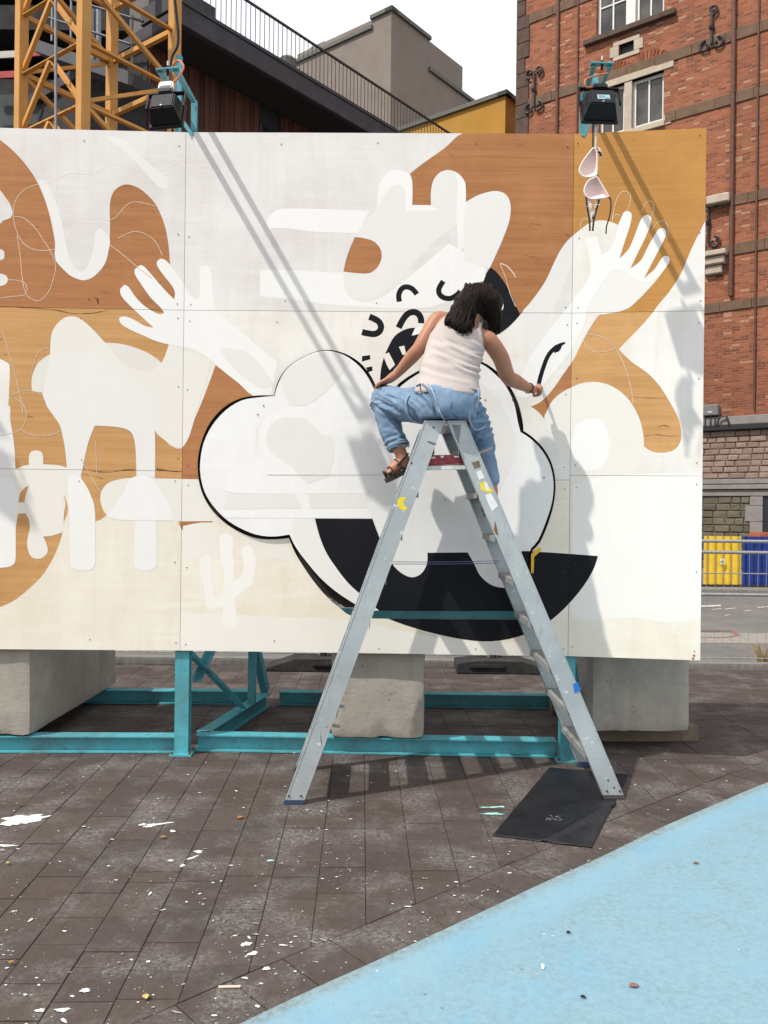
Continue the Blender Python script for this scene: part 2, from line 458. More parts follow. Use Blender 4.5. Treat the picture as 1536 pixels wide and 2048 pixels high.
inner = lines[-1][1]; vo, tr = region([[tuple(p) for p in inner] + [(9.0, inner[-1].y), (9.0, 0.3), (inner[0].x - 0.6, 0.3)]]); sheet(bm, vo, tr, lambda x, y, o: Vector((x, y, o)), 0.005)
lo = [bm.verts.new((p.x, p.y, -0.03)) for p in EDGE2]
for v in lo: vval[v] = (1.0, 0.0)
for i in range(len(lo) - 1): bm.faces.new((lines[0][0][i], lines[0][0][i + 1], lo[i + 1], lo[i]))
bmesh.ops.recalc_face_normals(bm, faces=bm.faces)
for f in bm.faces:
    for l in f.loops: w_ = vval.get(l.vert, (0.0, 1.0)); l[ca] = (w_[0], w_[1], 0, 1)
blue = tag(obj('painted_floor', bm, M_blue), kind='structure', label='light blue painted floor in the near corner')

def blob(c, rx, ry, rot=0, n=18, rough=0.35, seed=0):
    rr = random.Random(seed); ph = [rr.uniform(0, 6.28) for _ in range(4)]; out = []
    for i in range(n):
        a = 2 * math.pi * i / n; k = 1 + rough * (0.5 * math.sin(2 * a + ph[0]) + 0.35 * math.sin(3 * a + ph[1]) + 0.3 * math.sin(5 * a + ph[2]) + 0.3 * math.sin(8 * a + ph[3]))
        x, y = rx * k * math.cos(a), ry * k * math.sin(a)
        out.append((c[0] + x * math.cos(rot) - y * math.sin(rot), c[1] + x * math.sin(rot) + y * math.cos(rot)))
    return out
def floor_patch(bm, poly, z=0.002, holes=()):
    vo, tr = region([poly], holes); sheet(bm, vo, tr, lambda x, y, o: Vector((x, y, o)), z)
# big spills
def spill(name, blobs, mat, z=0.0022, label=None):
    b = BM()
    for k, (px, py, wx, wy, rot) in enumerate(blobs):
        c = G(px, py); floor_patch(b, round_poly(blob((c.x, c.y), wx, wy, rot, 26, 0.42, hash((px, py)) % 9999), k=3, sharp=170), z + k * 0.00008)
    return obj(name, b, mat, pavement, label=label)
spill('paint_spill', [(42, 1640, 0.085, 0.055, 0.2), (20, 1648, 0.04, 0.03, 0), (70, 1634, 0.04, 0.03, 0.5), (92, 1634, 0.02, 0.012, 0.3), (12, 1692, 0.04, 0.012, 0.1)], M_drip, label='thick white paint spill')
spill('paint_spill', [(300, 1652, 0.03, 0.018, 0.4), (325, 1648, 0.045, 0.01, 0.35), (285, 1650, 0.018, 0.012, 0), (345, 1663, 0.014, 0.012, 0)], M_drip)
spill('paint_spill', [(397, 1704, 0.018, 0.015, 0.8), (385, 1716, 0.03, 0.007, 0.95), (365, 1732, 0.012, 0.01, 0.5), (341, 1722, 0.014, 0.008, 0.3)], M_drip)
spill('paint_spill', [(492, 1889, 0.017, 0.014, 0.8), (505, 1908, 0.02, 0.01, 0.3), (533, 1938, 0.01, 0.012, 0), (490, 1957, 0.009, 0.006, 0), (170, 1982, 0.018, 0.009, 0), (80, 2022, 0.012, 0.01, 0), (125, 2021, 0.025, 0.008, 0.2)], M_drip)
spill('paint_smear', [(225, 1740, 0.07, 0.05, 0.4), (190, 1780, 0.09, 0.05, 0.2), (255, 1778, 0.09, 0.03, 0), (150, 1968, 0.04, 0.022, 0.4), (220, 1828, 0.05, 0.02, 0.2)][:0] or [(0, 1700, 0.03, 0.01, 0)], M_smear, 0.0015)
spill('mint_paint_mark', [(983, 1615, 0.055, 0.009, 0.05), (1003, 1614, 0.02, 0.008, 0.05)], M_mint)
spill('mint_paint_mark', [(981, 1628, 0.05, 0.011, 0.05), (1000, 1629, 0.018, 0.008, 0.05), (540, 1722, 0.012, 0.01, 0)], M_mint)
bm = BM(); bm2 = BM(); rr = random.Random(5)
for i in range(4200):
    px = rr.uniform(-40, 1580); py = 1500 + (rr.random() ** 0.8) * 560
    c = G(px, py)
    if pip((c.x, c.y), blue_poly):
        if rr.random() > 0.08: continue
        z = 0.0075
    else: z = 0.002
    clus = noise.noise(Vector((px / 150, py / 110, 3.3)))
    if rr.random() > 0.35 + 0.9 * clus + (0.2 if px < 800 else 0): continue
    r = 0.0011 + 0.0042 * rr.random() ** 4 + (0.004 if rr.random() < 0.015 else 0)
    k_ = rr.uniform(0.8, 2.0) if rr.random() < 0.9 else rr.uniform(2.5, 4)
    floor_patch(bm if rr.random() < 0.42 else bm2, blob((c.x, c.y), r * k_, r, rr.uniform(-0.3, 0.3) if k_ < 2.1 else rr.uniform(0, 3), 13, 0.34, i), z + 0.0003 * (i % 3))
tag(obj('paint_drips', bm, M_drip, pavement), kind='stuff')
tag(obj('dull_paint_spots', bm2, plain('trodden_paint', (0.24, 0.225, 0.215), 0.85, 0.35, 25), pavement), kind='stuff')

# road, kerbs, floor print beyond the pavement
bm = BM(); box(bm, (0, PAVE_END + 0.09, 0.0), (60, 0.16, 0.11), bevel=0.012); tag(obj('kerb', bm, M_kerb), kind='structure', label='low stone kerb behind the mural wall')
M_road = plain('road_asphalt', (0.15, 0.142, 0.134), 0.9, 0.16, 1.2, bump=0.3, dirt=(0.09, 0.085, 0.08), dirt_amt=0.5, dscale=3)
bm = BM(); vv = [bm.verts.new(p) for p in ((-60, PAVE_END + 0.17, -0.012), (60, PAVE_END + 0.17, -0.012), (60, 16.2, -0.012), (-60, 16.2, -0.012))]; bm.faces.new(vv)
road = tag(obj('road', bm, M_road), kind='structure', label='grey worn road behind the mesh fence')
M_print = plain('pale_road_print', (0.27, 0.245, 0.22), 0.85, 0.15, 6, dirt=(0.13, 0.12, 0.11), dirt_amt=0.7, dscale=14)
M_redp = plain('faded_red_road_print', (0.24, 0.10, 0.085), 0.85, 0.2, 20)
M_roadw = plain('worn_white_road_paint', (0.5, 0.49, 0.47), 0.8, 0.15, 10)
def gq(bm, pts, z):
    bm.faces.new([bm.verts.new((p[0], p[1], z)) for p in pts])
bm = BM(); gq(bm, [(-2, 10.15), (9, 10.15), (9, 11.05), (-2, 11.05)], -0.008); obj('pale_road_strip', bm, M_print, road)
def rp(px, py): g = G(px, py, -0.008); return (g.x, g.y)
bm = BM(); gq(bm, [rp(1459, 1261), rp(1468, 1261), rp(1481, 1271), rp(1470, 1271)], -0.005); gq(bm, [rp(1470, 1271), rp(1481, 1271), rp(1459, 1275), rp(1455, 1274)], -0.005)
gq(bm, [rp(1380, 1261), rp(1459, 1261), rp(1459, 1262), rp(1380, 1262)], -0.005); gq(bm, [rp(1380, 1274.5), rp(1457, 1274.5), rp(1457, 1275.7), rp(1380, 1275.7)], -0.005)
obj('red_arrow_marking', bm, M_redp, road)
bm = BM()
for a in ((1380, 1212, 62, 3), (1450, 1218, 20, 1.5), (1490, 1222, 12, 1.5), (1515, 1215, 22, 1.5), (1450, 1231, 10, 1.2), (1425, 1219, 18, 1.2)):
    gq(bm, [rp(a[0], a[1]), rp(a[0] + a[2], a[1] - 2), rp(a[0] + a[2], a[1] - 2 + a[3]), rp(a[0], a[1] + a[3])], -0.004)
obj('white_road_marking', bm, M_roadw, road)
bm = BM(); box(bm, (0, 16.28, 0.03), (60, 0.25, 0.16), bevel=0.012); box(bm, (0, 19.9, 0.02), (60, 7.0, 0.13)); tag(obj('far_kerb', bm, M_kerb), kind='structure', label='pale kerb and footway across the road')
# ------------------------------------------------------------------ mural wall
C1 = Vector((-1.270, 5.200)); C2 = Vector((1.156, 5.160)); C3 = Vector((1.943, 5.060))
dL = (C1 - Vector((-2.405, 5.170))).normalized(); C0 = C1 - dL * 2.44
ZB, ZJ1, ZJ2, ZT = 0.665, 1.792, 2.802, 3.920
SECS = []
def sec(a, b, s0):
    d = (b - a); L = d.length; d.normalize(); SECS.append(dict(a=a, d=d, s0=s0, s1=s0 + L, n=Vector((d.y, -d.x))))
sec(C0, C1, -2.44); sec(C1, C2, 0.0); sec(C2, C3, SECS[1]['s1'])
def wall_sz(px, py, off=0.0):
    """pixel -> unrolled wall coordinate (s along the wall, z)"""
    a, b = ray(px, py); best = None
    for i, S_ in enumerate(SECS):
        p0 = S_['a'] + S_['n'] * off; d = S_['d']
        # p0 + d*k = Y*(a,1)
        det = d.x * 1 - d.y * a
        k = (a * p0.y - p0.x) / det; Y = p0.y + d.y * k; s = S_['s0'] + k
        lo = -1e9 if i == 0 else S_['s0']; hi = 1e9 if i == 2 else S_['s1']
        if lo - 1e-6 <= s <= hi + 1e-6: return (s, CAM_H + b * Y)
        if best is None or min(abs(s - lo), abs(s - hi)) < best[0]: best = (min(abs(s - lo), abs(s - hi)), (min(max(s, lo), hi), CAM_H + b * Y))
    return best[1]
def wall_fn(i):
    S_ = SECS[i]
    def f(s, z, off):
        p = S_['a'] + S_['d'] * (s - S_['s0']) + S_['n'] * off; return Vector((p.x, p.y, z))
    return f
def wp(pts, off=0.0): return [wall_sz(x, y, off) for x, y in pts]
Z6 = lambda p: ZM(0, 260, 2.954, p); Z7 = lambda p: ZM(0, 600, 2.844, p); ZC = lambda p: ZM(520, 260, 2.648, p)
ZR = lambda p: ZM(1000, 260, 3.2, p); ZP = lambda p: ZM(680, 500, 3.072, p); ZQ = lambda p: ZM(380, 680, 1.8286, p); ZK = lambda p: ZM(370, 680, 3.657, p)

# materials -----------------------------------------------------------------
def ply_nodes(t, c1, c2, c3):
    g = t.noise(1.0, 6, 0.62, stretch=(0.8, 0.8, 26), dist=0.8)
    g2 = t.noise(1.0, 4, 0.6, stretch=(2.2, 2.2, 130))
    c = t.mix(t.rng(g, 0.32, 0.7), c1, c2)
    c = t.mix(t.rng(g2, 0.5, 0.78, 0, 0.55), c, c3)
    c = t.mix(t.rng(t.noise(1.1, 4), 0.35, 0.7, 0, 0.35), c, tuple(min(1, x * 1.22) for x in c2))
    k = t.math('MULTIPLY', t.rng(t.noise(1.0, 2, 0.5, stretch=(7, 7, 16)), 0.72, 0.78), 0.6)
    c = t.mix(k, c, tuple(x * 0.35 for x in c1))
    c = t.mix(t.rng(t.noise(1.0, 5, 0.75, stretch=(3, 3, 9), dist=1.5), 0.58, 0.75, 0, 0.3), c, tuple(x * 0.78 for x in c1))
    c = t.mix(t.rng(t.noise(42, 2), 0.755, 0.78, 0, 0.75), c, tuple(x * 0.22 for x in c1))
    return t.mix(t.rng(t.noise(2.6, 8, 0.75), 0.5, 0.72, 0, 0.35), c, tuple(min(1, x * 1.35) for x in c2)), g, g2
def ply(name, c1, c2, c3):
    t = NT(name); c, g, g2 = ply_nodes(t, c1, c2, c3); t.bump(g2, 0.12, 0.002); return t.out(c, 0.7, 0, 0.2)
PLY = {'red': ply('orange_brown_plywood', (0.33, 0.135, 0.050), (0.43, 0.195, 0.082), (0.23, 0.09, 0.034)),
       'tan': ply('tan_plywood', (0.46, 0.24, 0.088), (0.57, 0.325, 0.135), (0.36, 0.175, 0.062)),
       'ochre': ply('ochre_stained_plywood', (0.42, 0.20, 0.052), (0.49, 0.245, 0.07), (0.32, 0.145, 0.04))}
def wash(name, base, low, show=0.22, wood=(0.50, 0.36, 0.22), patch=1.0):
    """white wall paint brushed thinly over plywood"""
    t = NT(name)
    pn = t.noise(1.7, 5, 0.6); pn2 = t.noise(4.5, 7, 0.7, stretch=(1, 1, 0.35))
    c = t.mix(t.rng(pn, 0.35, 0.68), base, low)
    c = t.mix(t.rng(pn2, 0.42, 0.72, 0, 0.5 * patch), c, tuple(min(0.86, x * 1.08) for x in base))
    sv = t.noise(1.0, 5, 0.65, stretch=(16, 16, 1.6), dist=0.7); c = t.mix(t.rng(sv, 0.48, 0.72, 0, 0.4), c, tuple(x * 0.96 for x in low))
    sh_ = t.noise(1.0, 5, 0.65, stretch=(1.8, 1.8, 17), dist=0.7); c = t.mix(t.rng(sh_, 0.5, 0.72, 0, 0.4), c, tuple(min(0.85, x * 1.07) for x in base))
    g = t.noise(1.0, 5, 0.65, stretch=(1.2, 1.2, 60), dist=0.4)
    thin = t.math('MULTIPLY', t.rng(g, 0.5, 0.8), t.rng(t.noise(1.3, 4), 0.4, 0.7))
    c = t.mix(t.math('MULTIPLY', thin, show), c, wood)
    spk = t.rng(t.noise(55, 3), 0.76, 0.82, 0, 0.5)
    c = t.mix(spk, c, (0.45, 0.40, 0.36))
    t.bump(t.noise(1.0, 4, stretch=(6, 6, 90)), 0.08, 0.002)
    return t.out(c, 0.55, 0, 0.4)
WASH = {'lilac': wash('white_wall_paint', (0.745, 0.718, 0.695), (0.63, 0.588, 0.555)),
        'warm': wash('warm_white_wall_paint', (0.79, 0.765, 0.72), (0.68, 0.635, 0.56)),
        'cream': wash('cream_wall_paint', (0.80, 0.76, 0.665), (0.71, 0.64, 0.51), 0.3),
        'cool': wash('cool_white_wall_paint', (0.80, 0.79, 0.77), (0.745, 0.735, 0.715), 0.08)}
def thickpaint(name, col, var=0.04, cover=0.9, patch=0.5):
    """a brushed coat: colour drifts along the strokes and the coat thins out in patches"""
    t = NT(name); n = t.noise(2.6, 6, 0.65)
    st = t.noise(1.0, 5, 0.6, stretch=(3.2, 3.2, 22), dist=0.6); sv = t.noise(1.0, 5, 0.6, stretch=(20, 20, 2.6), dist=0.6)
    c = t.mix(t.rng(n, 0.35, 0.7), tuple(x * (1 - var) for x in col), tuple(min(0.85, x * (1 + var)) for x in col))
    c = t.mix(t.rng(st, 0.45, 0.75, 0, 0.35), c, tuple(x * 0.95 for x in col)); c = t.mix(t.rng(sv, 0.5, 0.75, 0, 0.35), c, tuple(min(0.86, x * 1.05) for x in col))
    # where the coat is thin the earlier wall paint shows through it
    a = t.math('ADD', t.rng(t.noise(1.9, 3, 0.5), 0.3, 0.7, -patch, 0.0), t.rng(sv, 0.3, 0.7, -0.15, 0.0)); a = t.math('ADD', a, cover); a = t.math('MINIMUM', t.math('MAXIMUM', a, 0.0), 1.0)
    c = t.mix(a, (0.765, 0.735, 0.685), c)
    t.bump(t.noise(1.0, 4, stretch=(8, 8, 60)), 0.06, 0.002); return t.out(c, 0.5, 0, 0.4)
T_bright = thickpaint('fresh_white_paint', (0.82, 0.81, 0.79), 0.02, 1.0, 0.25)
T_soft = thickpaint('second_coat_white_paint', (0.765, 0.75, 0.725), 0.03, 0.85, 0.35)
T_grey = thickpaint('grey_white_wash', (0.715, 0.70, 0.68), 0.03, 0.7, 0.4)
T_sand = thickpaint('sandy_white_wash', (0.66, 0.63, 0.56), 0.03, 0.8, 0.35)
T_warm = thickpaint('warm_white_second_coat', (0.765, 0.73, 0.65), 0.03, 0.85, 0.35)
T_chalk = plain('pink_chalk', (0.62, 0.47, 0.36), 0.9, 0.25, 60)
T_chalkw = plain('pale_chalk', (0.80, 0.74, 0.69), 0.9, 0.1, 60)
def blackpaint():
    t = NT('black_mural_paint'); n = t.noise(3, 6, 0.7)
    c = t.mix(t.rng(n, 0.35, 0.7), (0.006, 0.0068, 0.0095), (0.0105, 0.0112, 0.0145)); t.bump(t.noise(1, 4, stretch=(9, 9, 60)), 0.1, 0.002)
    return t.out(c, 0.6, 0, 0.14)
T_black = blackpaint()
M_edge = plain('plywood_edge', (0.17, 0.11, 0.065), 0.9, 0.4, 40)
M_screw = plain('dark_screw_head', (0.05, 0.045, 0.04), 0.5, 0.2, 50)
M_back = plain('gap_dark_sheet_black', (0.02, 0.017, 0.014), 0.9, 0.4, 8)  # for the added sheet that keeps the cut line dark

# traced outlines (photograph pixels) ------------------------------------------
brown_A = (Z6([(-60, 10), (0, 58), (50, 98), (105, 150), (160, 215), (205, 280), (240, 350), (270, 425), (295, 510), (312, 590), (325, 660), (328, 765), (350, 795),
      (400, 848), (445, 875), (495, 888), (545, 872), (590, 832), (622, 785), (640, 720), (648, 640), (650, 560), (648, 480), (652, 420), (668, 370), (700, 338),
      (740, 322), (785, 328), (830, 350), (880, 392), (920, 440), (950, 500), (972, 560), (988, 630), (998, 700), (1003, 770), (1006, 798), (975, 768), (950, 760),
      (930, 775), (928, 800), (960, 850), (1028, 940), (1028, 1000), (960, 930), (900, 860), (850, 806), (825, 800), (797, 822), (798, 855), (830, 905), (890, 990),
      (945, 1045), (970, 1078), (940, 1088), (860, 1045), (800, 985), (762, 930), (735, 915), (710, 938), (715, 975), (750, 1020), (850, 1115), (908, 1168),
      (850, 1155), (790, 1120), (735, 1101), (703, 1113), (720, 1150), (780, 1185), (850, 1215), (930, 1250)])
    + Z7([(960, 253), (945, 315), (918, 358), (870, 318), (790, 278), (690, 250), (600, 243), (550, 190), (500, 140), (450, 103), (410, 93), (370, 100), (330, 130),
      (300, 175), (288, 230), (285, 310), (225, 350), (190, 410), (180, 460), (182, 520), (215, 518), (243, 530), (246, 548), (275, 585), (310, 640), (340, 710), (360, 790),
      (373, 870), (380, 955), (330, 940), (246, 935), (245, 890), (235, 865), (205, 855), (178, 862), (165, 890), (165, 938), (120, 948), (88, 965), (85, 880), (75, 780), (60, 690), (58, 610),
      (48, 597), (50, 560), (55, 375), (30, 350), (0, 335), (-60, 300)])
    + Z6([(-60, 922), (0, 922), (35, 910), (47, 885), (35, 860), (0, 848), (-60, 845), (-60, 770), (0, 770), (26, 755), (26, 720), (0, 703), (-60, 700), (-60, 600), (0, 555), (20, 535), (60, 520), (75, 490), (60, 440), (30, 395), (0, 355), (-60, 300)]))
brown_C = Z7([(540, 715), (640, 720), (710, 732), (748, 755), (765, 800), (772, 860), (776, 998), (740, 1013), (670, 1022), (615, 1042), (582, 1078), (570, 1120),
      (578, 1170), (607, 1222), (575, 1248), (543, 1258), (540, 1195), (520, 1120), (490, 1055), (462, 1010), (466, 960), (482, 880), (505, 800)])
brown_D = Z7([(880, 740), (905, 768), (940, 800), (985, 835), (1012, 845), (1038, 838), (1065, 800), (1090, 735), (1110, 670), (1140, 600), (1175, 510), (1205, 430),
      (1226, 370), (1290, 420), (1360, 475), (1432, 540), (1560, 600), (1560, 1030), (1130, 1020), (882, 1015)])
brown_E = Z7([(1012, 1258), (1035, 1305), (1070, 1325), (1120, 1322), (1165, 1298), (1212, 1258)])
brown_F = [Z7([(238, 1070), (255, 1058), (300, 1062), (308, 1090), (298, 1120), (300, 1160), (310, 1185), (300, 1220), (305, 1260), (290, 1270), (265, 1262), (245, 1225), (243, 1180), (245, 1150), (235, 1120)]),
           Z7([(107, 1140), (115, 1100), (140, 1070), (165, 1058), (150, 1100), (145, 1150), (107, 1152)]),
           Z7([(362, 1105), (380, 1150), (386, 1200), (365, 1260), (358, 1240), (366, 1200), (372, 1160)]),
           Z7([(105, 1215), (150, 1212), (165, 1250), (170, 1300), (160, 1340), (155, 1390), (165, 1440), (190, 1468), (230, 1470), (262, 1450), (272, 1420), (262, 1380), (245, 1345),
               (300, 1340), (345, 1325), (356, 1318), (345, 1365), (320, 1430), (285, 1500), (230, 1580), (150, 1655), (80, 1710), (0, 1748), (-60, 1775), (-60, 1520), (0, 1522), (40, 1520), (75, 1505), (88, 1480), (90, 1400), (90, 1300), (95, 1250)])]
brown_G = ([(936, 262), (1080, 240), (1425, 235), (1425, 420)]
    + ZR([(1318, 575), (1280, 650), (1230, 750), (1180, 870), (1140, 950), (1080, 1040), (1020, 1110), (980, 1165), (930, 1225), (870, 1290), (800, 1360), (760, 1402), (800, 1445), (850, 1490),
      (910, 1530), (970, 1580), (1030, 1650), (1080, 1730), (1130, 1820), (1153, 1890), (1160, 1960), (1148, 2010), (1110, 2050), (1050, 2065), (980, 2060), (920, 2025), (918, 1960), (900, 1870), (860, 1780), (810, 1710),
      (750, 1660), (680, 1625), (600, 1612), (520, 1622), (450, 1650), (380, 1690), (330, 1740), (300, 1800), (285, 1850), (240, 1800), (195, 1770), (260, 1740), (330, 1670), (400, 1570), (470, 1470), (500, 1410), (540, 1330), (580, 1260), (610, 1215), (640, 1182),
      (700, 1175), (770, 1160), (830, 1135), (880, 1090), (930, 1040), (990, 975), (1040, 910), (1075, 860), (1086, 830), (1075, 808), (1050, 805), (1025, 835), (990, 890), (960, 930), (925, 952), (920, 935), (960, 870), (1010, 780), (1055, 690), (1062, 650),
      (1045, 628), (1015, 635), (985, 680), (950, 740), (905, 830), (870, 870), (835, 887), (825, 875), (850, 830), (890, 770), (930, 690), (965, 600), (968, 558), (945, 543), (915, 555), (890, 600), (860, 680), (825, 760), (790, 800), (763, 824), (800, 710),
      (830, 620), (842, 560), (838, 528), (815, 517), (790, 530), (775, 565), (755, 607), (700, 585), (640, 578), (580, 592), (530, 625), (480, 665), (440, 700), (400, 750), (350, 840), (300, 950), (250, 1030), (190, 1110), (130, 1182)])
    + ZC([(1340, 1000), (1200, 1000), (1150, 850), (1218, 728), (1250, 660), (1285, 580), (1315, 500), (1328, 430), (1322, 375), (1300, 340), (1260, 324), (1210, 328), (1150, 348), (1090, 382), (1090, 310), (1080, 265), (1050, 230), (1010, 213), (975, 215), (940, 235),
      (915, 275), (905, 330), (905, 398), (806, 397), (808, 320), (805, 265), (793, 232), (880, 165), (980, 95)]))
brown_I = ZC([(503, 567), (560, 575), (605, 592), (635, 625), (645, 665), (635, 705), (610, 740), (570, 760), (500, 757), (442, 750), (455, 690), (475, 630)])
BROWN = [round_poly(wp(p), k=3) for p in [brown_A, brown_C, brown_D, brown_E] + brown_F + [brown_G, brown_I]]
hole_px = ([(548, 791), (515, 791), (480, 797), (447, 815), (420, 845), (404, 880), (396, 915), (396, 950), (404, 985), (420, 1015), (445, 1042), (475, 1062), (510, 1076), (545, 1079), (578, 1076),
      (590, 1105), (608, 1135), (630, 1166), (655, 1195), (680, 1216), (701, 1231), (745, 1237), (1000, 1239), (1040, 1239), (1060, 1222), (1061, 1112), (1080, 1085), (1097, 1045), (1108, 1005), (1111, 965), (1104, 928), (1088, 898), (1066, 875), (1047, 862), (1045, 840),
      (1036, 805), (1018, 770), (995, 744), (965, 724), (930, 716), (890, 722), (850, 735), (800, 765), (765, 805), (752, 772), (738, 746), (718, 724), (692, 708), (662, 700), (632, 703), (595, 720), (570, 740), (555, 765)])
piece_px = ([(549, 792), (515, 795), (483, 801), (452, 820), (425, 850), (408, 884), (401, 918), (401, 950), (409, 983), (425, 1010), (449, 1036), (478, 1055), (512, 1069), (545, 1073), (579, 1069),
      (592, 1095), (612, 1122), (638, 1153), (668, 1180), (700, 1202), (722, 1214), (745, 1221), (1000, 1222), (1045, 1222), (1055, 1215), (1058, 1108), (1076, 1081), (1092, 1043), (1104, 1004), (1107, 966), (1100, 930), (1084, 901), (1063, 879), (1041, 864), (1035, 840),
      (1028, 806), (1012, 773), (990, 748), (963, 728), (930, 720), (890, 726), (850, 740), (803, 771), (765, 815), (747, 776), (733, 750), (714, 728), (690, 711), (661, 702), (632, 704), (595, 721), (571, 741), (557, 766)])
PIECE_OFF = 0.022
HOLE = round_poly(wp(hole_px), k=3, sharp=38); PIECE = round_poly(wp(piece_px, PIECE_OFF), k=3, sharp=38)

wall = empty('mural_wall', (0, 5.18, ZB), 'tall plywood mural wall with white, brown and black painted shapes', 'mural')
# panels: (section, s0, s1, z0, z1, ply, wash)
s2 = SECS[1]['s1']; s3 = SECS[2]['s1']
PANELS = [(0, -2.44, 0.0, ZJ2, ZT, 'red', 'lilac'), (0, -2.44, 0.0, ZJ1, ZJ2, 'tan', 'warm'), (0, -2.44, 0.0, ZB, ZJ1, 'tan', 'cream'),
          (1, 0.0, s2, ZJ2, ZT, 'red', 'lilac'), (1, 0.0, s2, ZJ1 - 0.03, ZJ2, 'red', 'warm'), (1, 0.0, s2, ZB, ZJ1 - 0.03, 'red', 'cream'),
          (2, s2, s3, ZJ2, ZT, 'ochre', 'warm'), (2, s2, s3, ZJ1, ZJ2, 'tan', 'warm'), (2, s2, s3, ZB, ZJ1, 'tan', 'cream')]
GAP = 0.0011
# overlay paint: (name, material, layer, polygon in pixels, smooth)
OV = []
def ov(name, mat, layer, pts, k=3, sharp=50, raw=None): OV.append((name, mat, layer, raw if raw else round_poly(wp(pts), k=k, sharp=sharp)))
hand = (Z6([(1006, 798), (975, 768), (950, 760), (930, 775), (928, 800), (960, 850), (1028, 940), (1028, 1000), (960, 930), (900, 860), (850, 806), (825, 800), (797, 822), (798, 855), (830, 905), (890, 990),
      (945, 1045), (970, 1078), (940, 1088), (860, 1045), (800, 985), (762, 930), (735, 915), (710, 938), (715, 975), (750, 1020), (850, 1115), (908, 1168), (850, 1155), (790, 1120), (735, 1101), (703, 1113), (720, 1150), (780, 1185), (850, 1215), (930, 1250)])
   + Z7([(1040, 270), (1110, 285), (1200, 345), (1290, 420), (1360, 475), (1440, 545), (1540, 545)]) + Z6([(1640, 1370), (1536, 1290), (1400, 1170), (1290, 1090), (1268, 1040), (1255, 930), (1245, 825), (1220, 800), (1195, 805), (1180, 830), (1180, 960), (1168, 1005), (1120, 970), (1080, 900)]))
ov('white_paint_hand', T_bright, 3, hand)
ov('white_paint_arm', T_grey, 4, [(440, 700), (462, 697), (505, 712), (548, 770), (520, 776), (470, 740)])
ov('white_paint_drip', T_soft, 2, Z6([(225, 300), (270, 420), (300, 520), (325, 660), (328, 765), (400, 848), (445, 875), (495, 888), (545, 872), (590, 832), (622, 785), (640, 720), (648, 640), (590, 580), (560, 600), (552, 700), (520, 800), (480, 840), (430, 800), (400, 720), (380, 620), (350, 480), (310, 380), (270, 310)]))
ov('white_paint_streak', T_soft, 2, Z6([(640, 40), (740, 60), (850, 170), (960, 260), (1000, 300), (990, 350), (930, 330), (840, 230), (740, 130), (650, 70)]))
ov('white_paint_ellipse', T_sand, 2, Z7([(180, 460), (190, 410), (225, 350), (300, 300), (400, 265), (500, 248), (600, 243), (690, 250), (790, 278), (870, 318), (930, 370), (970, 440), (985, 520), (960, 590), (900, 645), (860, 655), (700, 560), (300, 530), (182, 520)]))
ov('white_paint_hat', T_warm, 3, Z7([(285, 310), (288, 230), (300, 175), (330, 130), (370, 100), (410, 93), (450, 103), (500, 140), (550, 190), (600, 245), (650, 305), (720, 370), (790, 402), (850, 405), (918, 358), (960, 253), (1040, 280), (1190, 345), (1190, 400), (1140, 560), (1090, 735), (1065, 800), (1038, 838), (985, 835), (940, 800), (880, 740), (870, 620), (840, 560), (760, 530), (500, 525), (470, 700), (340, 700), (310, 640), (275, 585), (246, 548)]))
ov('white_paint_seat', T_soft, 4, Z7([(246, 548), (300, 330), (420, 300), (560, 310), (700, 420), (850, 520), (870, 620), (882, 760), (882, 1010), (778, 1000), (772, 860), (765, 800), (748, 755), (710, 732), (640, 720), (540, 715), (500, 820), (470, 960), (462, 1010), (490, 1055), (520, 1120), (540, 1195), (543, 1400), (540, 1500), (500, 1535), (440, 1535), (400, 1500), (395, 1300), (385, 1000), (375, 880), (360, 790), (340, 710)]))
ov('white_paint_leg', T_bright, 5, Z7([(385, 1000), (440, 1000), (490, 1055), (520, 1120), (540, 1195), (543, 1400), (542, 1500), (510, 1535), (440, 1537), (402, 1510), (397, 1300)]))
ov('white_paint_cap', T_bright, 5, Z7([(740, 1015), (820, 1000), (880, 1030), (930, 1110), (975, 1190), (990, 1252), (700, 1252), (630, 1240), (607, 1222), (680, 1130)]))
ov('white_paint_stem', T_bright, 5, Z7([(770, 1256), (890, 1256), (892, 1490), (875, 1530), (830, 1542), (785, 1532), (760, 1500)]))
ov('white_paint_plank', T_warm, 2, Z7([(607, 1222), (578, 1170), (570, 1120), (582, 1078), (615, 1042), (670, 1022), (740, 1013), (1130, 1020), (1180, 1160), (1240, 1258), (700, 1255)]))
ov('white_paint_vase', T_soft, 3, Z7([(-60, 590), (0, 600), (48, 605), (60, 690), (75, 780), (85, 880), (92, 1100), (105, 1190), (90, 1300), (90, 1400), (88, 1480), (75, 1505), (40, 1520), (-60, 1525)]))
ov('white_paint_vase_base', T_bright, 4, Z7([(-60, 1000), (60, 1010), (100, 1100), (105, 1180), (90, 1250), (90, 1400), (88, 1480), (75, 1505), (40, 1520), (-60, 1525)]))
ov('white_paint_mask', T_warm, 3, Z7([(88, 965), (165, 938), (165, 890), (178, 862), (205, 855), (235, 865), (245, 890), (246, 935), (330, 940), (375, 1000), (362, 1060), (370, 1100), (355, 1140), (365, 1200), (358, 1280), (345, 1320), (300, 1340), (245, 1345), (262, 1380), (272, 1420), (262, 1450), (230, 1470), (190, 1468), (165, 1440), (155, 1390), (160, 1340), (170, 1300), (165, 1250), (145, 1210), (140, 1150), (150, 1100), (165, 1058), (140, 1065), (100, 1100)]))
T_thin = thickpaint('thin_white_paint', (0.835, 0.815, 0.77), 0.02, 0.95, 0.25)
